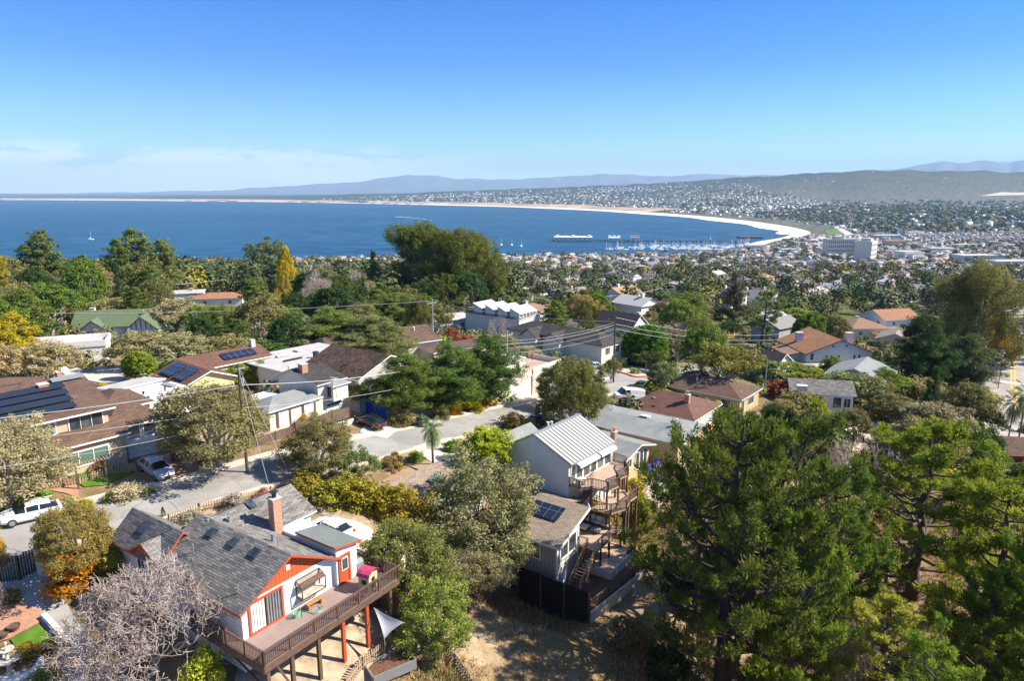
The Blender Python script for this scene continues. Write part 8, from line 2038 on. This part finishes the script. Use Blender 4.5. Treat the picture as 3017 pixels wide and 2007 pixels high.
t = thing('motor_boat', 'speeding motor boat at the head of a white wake', 'boat', sea_at(1271, 649), -.1); t.scale = (1.6,)*3; put('hull', hull, t)
wk = [sea_at(x, y) for x, y in ((1165, 638.5), (1200, 640.5), (1235, 643.5), (1270, 648.5))]
mb = MB()
for i in range(3): n_ = Vector((0, 1, 0)); w0, w1 = 10-i*2, 8-i*2; mb.poly([wk[i]-n_*w0+Vector((0, 0, .4)), wk[i+1]-n_*w1+Vector((0, 0, .4)), wk[i+1]+n_*w1+Vector((0, 0, .4)), wk[i]+n_*w0+Vector((0, 0, .4))])
tag(mb.build('water_wake', 'surf', uv=False), 'long white wake on the bay', 'wake', kind='structure')
# ================================================================ dry grass and low scrub close to the camera
def undergrowth():
    n = 90000; y = 30+70*rs.rand(n); x = (-.2+1.0*rs.rand(n))*y*1.0
    z = ground(x, y); k = z < CAMH-28.5; 
    for a, b, c in FOOT: k &= (x-a)**2+(y-b)**2 > (c*.75)**2
    for o in ST: k &= (x-o.x)**2+(y-o.y)**2 > 36
    k &= (np.sin(x*.61+1)*np.cos(y*.53)+np.sin(x*.21-y*.3)*.7+rs.normal(size=n)*.35) > -.15
    x, y, z = x[k], y[k], z[k]; m = len(x); nz = np.sin(x*.5)*np.cos(y*.43+x*.2)+np.sin(x*.17+y*.23); 
    h = (.08+.22*rs.rand(m))*(1+.9*(nz > .5)); B = 3
    V = []; C = []
    for j in range(B):
        a = rs.rand(m)*6.28; dx, dy = np.cos(a)*.035, np.sin(a)*.035; lx, ly = rs.normal(size=m)*.16, rs.normal(size=m)*.16; ox, oy = rs.normal(size=m)*.1, rs.normal(size=m)*.1
        q = np.stack([np.stack([x+ox-dx, y+oy-dy, z-.03], 1), np.stack([x+ox+dx, y+oy+dy, z-.03], 1), np.stack([x+ox+lx+dx*.4, y+oy+ly+dy*.4, z+h], 1), np.stack([x+ox+lx-dx*.4, y+oy+ly-dy*.4, z+h], 1)], 1); V.append(q.reshape(-1, 3))
        p_ = np.array([(.40, .26, .11), (.46, .33, .16), (.30, .19, .08), (.16, .17, .05), (.22, .13, .06)]); ci = np.where(nz > .9, rs.choice([3, 3, 0], m), rs.choice([0, 1, 2, 4], m)); C.append(np.repeat(p_[ci], 4, 0))
    V = np.concatenate(V); C = np.concatenate(C); C = np.concatenate([C, np.ones((len(C), 1))], 1)
    o = put('dry_grass', np_mesh('dry_grass', V, np.arange(len(V)).reshape(-1, 4), 'massed', {'col': C})); tag(o, 'dry straw-coloured grass and litter on the gully slopes', 'grass', None, 'stuff')
undergrowth()
# ================================================================ light, sky and air
SUN_AZ = math.atan2(0.06, 1.0)     # towards the right of the picture, a touch ahead
SUN_EL = R(40)
sv = Vector((math.cos(SUN_EL)*math.cos(SUN_AZ), math.cos(SUN_EL)*math.sin(SUN_AZ), math.sin(SUN_EL)))
sd = bpy.data.lights.new('sun', 'SUN'); sd.energy = 5.0; sd.angle = R(0.5); sd.color = (1.0, 0.92, 0.78)
so = bpy.data.objects.new('sun', sd); COL.objects.link(so); so.rotation_euler = sv.to_track_quat('Z', 'Y').to_euler(); so.location = (60, 0, 260)
W = bpy.data.worlds.new('World'); SC.world = W; W.use_nodes = True; t = W.node_tree
bg = t.nodes['Background']
sk = t.nodes.new('ShaderNodeTexSky'); sk.sky_type = 'NISHITA'; sk.sun_disc = False
sk.sun_elevation = SUN_EL; sk.sun_rotation = math.pi/2-SUN_AZ
sk.altitude = 100; sk.air_density = 1.0; sk.dust_density = 0.1; sk.ozone_density = 2.5
tc = t.nodes.new('ShaderNodeTexCoord'); sx = t.nodes.new('ShaderNodeSeparateXYZ'); t.links.new(tc.outputs['Generated'], sx.inputs[0])
# low bank of cloud over the far left shore
mp = t.nodes.new('ShaderNodeMapping'); mp.inputs['Scale'].default_value = (6, 6, 24); t.links.new(tc.outputs['Generated'], mp.inputs[0])
cn = noise(t, mp.outputs[0], 1.6, 8, 0.62)
def mr(src, a, b, c=0.0, d=1.0, smooth=True):
    n = t.nodes.new('ShaderNodeMapRange'); n.interpolation_type = 'SMOOTHSTEP' if smooth else 'LINEAR'
    t.links.new(src, n.inputs[0])
    for k, v in zip((1, 2, 3, 4), (a, b, c, d)): n.inputs[k].default_value = v
    return n.outputs[0]
def mul(a, b):
    n = t.nodes.new('ShaderNodeMath'); n.operation = 'MULTIPLY'
    for i, v in enumerate((a, b)):
        if isinstance(v, (int, float)): n.inputs[i].default_value = v
        else: t.links.new(v, n.inputs[i])
    return n.outputs[0]
hz = mr(sx.outputs[2], 0.068, 0.03)              # fades upwards
lf = mr(sx.outputs[0], 0.05, -0.32)               # only over the left of the bay
hmin = mr(sx.outputs[2], -0.01, 0.02)
a = t.nodes.new('ShaderNodeMath'); a.operation = 'ADD'; t.links.new(cn, a.inputs[0]); t.links.new(mul(hz, 0.13), a.inputs[1])
cl = mr(a.outputs[0], 0.52, 0.60)
cm = mul(mul(cl, lf), mul(hmin, mul(hz, 1.0)))
cm = mul(cm, 0.95)
bank = mul(mul(mr(sx.outputs[2], 0.05, 0.0), mr(sx.outputs[0], 0.15, -0.3)), 0.22)
mx = t.nodes.new('ShaderNodeMath'); mx.operation = 'MAXIMUM'; t.links.new(cm, mx.inputs[0]); t.links.new(bank, mx.inputs[1])
# blue deepening above the horizon, then brightened overhead as added fill for shadows
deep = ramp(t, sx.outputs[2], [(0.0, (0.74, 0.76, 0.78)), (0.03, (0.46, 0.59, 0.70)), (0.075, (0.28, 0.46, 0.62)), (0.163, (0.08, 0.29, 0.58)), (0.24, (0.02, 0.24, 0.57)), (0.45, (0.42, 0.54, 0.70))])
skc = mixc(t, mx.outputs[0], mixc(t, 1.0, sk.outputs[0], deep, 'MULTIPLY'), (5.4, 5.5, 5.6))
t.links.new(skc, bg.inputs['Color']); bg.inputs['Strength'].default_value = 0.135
# thin sea haze round the whole place
hm = bpy.data.materials.new('haze'); hm.use_nodes = True; ht = hm.node_tree; ht.nodes.clear()
ho = ht.nodes.new('ShaderNodeOutputMaterial'); hv = ht.nodes.new('ShaderNodeVolumePrincipled')
hv.inputs['Density'].default_value = 0.00004; hv.inputs['Color'].default_value = (0.44, 0.66, 0.96, 1); hv.inputs['Anisotropy'].default_value = 0.0
ht.links.new(hv.outputs[0], ho.inputs['Volume']); MATS['haze'] = hm
mb = MB(); mb.box(-45000, -300, -30, 45000, 42000, 1750)
hb = mb.build('haze', 'haze', uv=False); tag(hb, 'pale blue haze hanging over the far shore and hills', 'haze', kind='stuff')
SC.view_settings.view_transform = 'Standard'; SC.view_settings.look = 'None'
SC.view_settings.exposure = 1.22; SC.view_settings.gamma = 1.0
SC.cycles.max_bounces = 5; SC.cycles.diffuse_bounces = 3; SC.cycles.glossy_bounces = 2; SC.cycles.transmission_bounces = 2
SC.cycles.transparent_max_bounces = 6; SC.cycles.volume_bounces = 0
SC.cycles.use_denoising = True
try: SC.cycles.denoiser = 'OPENIMAGEDENOISE'
except Exception: pass
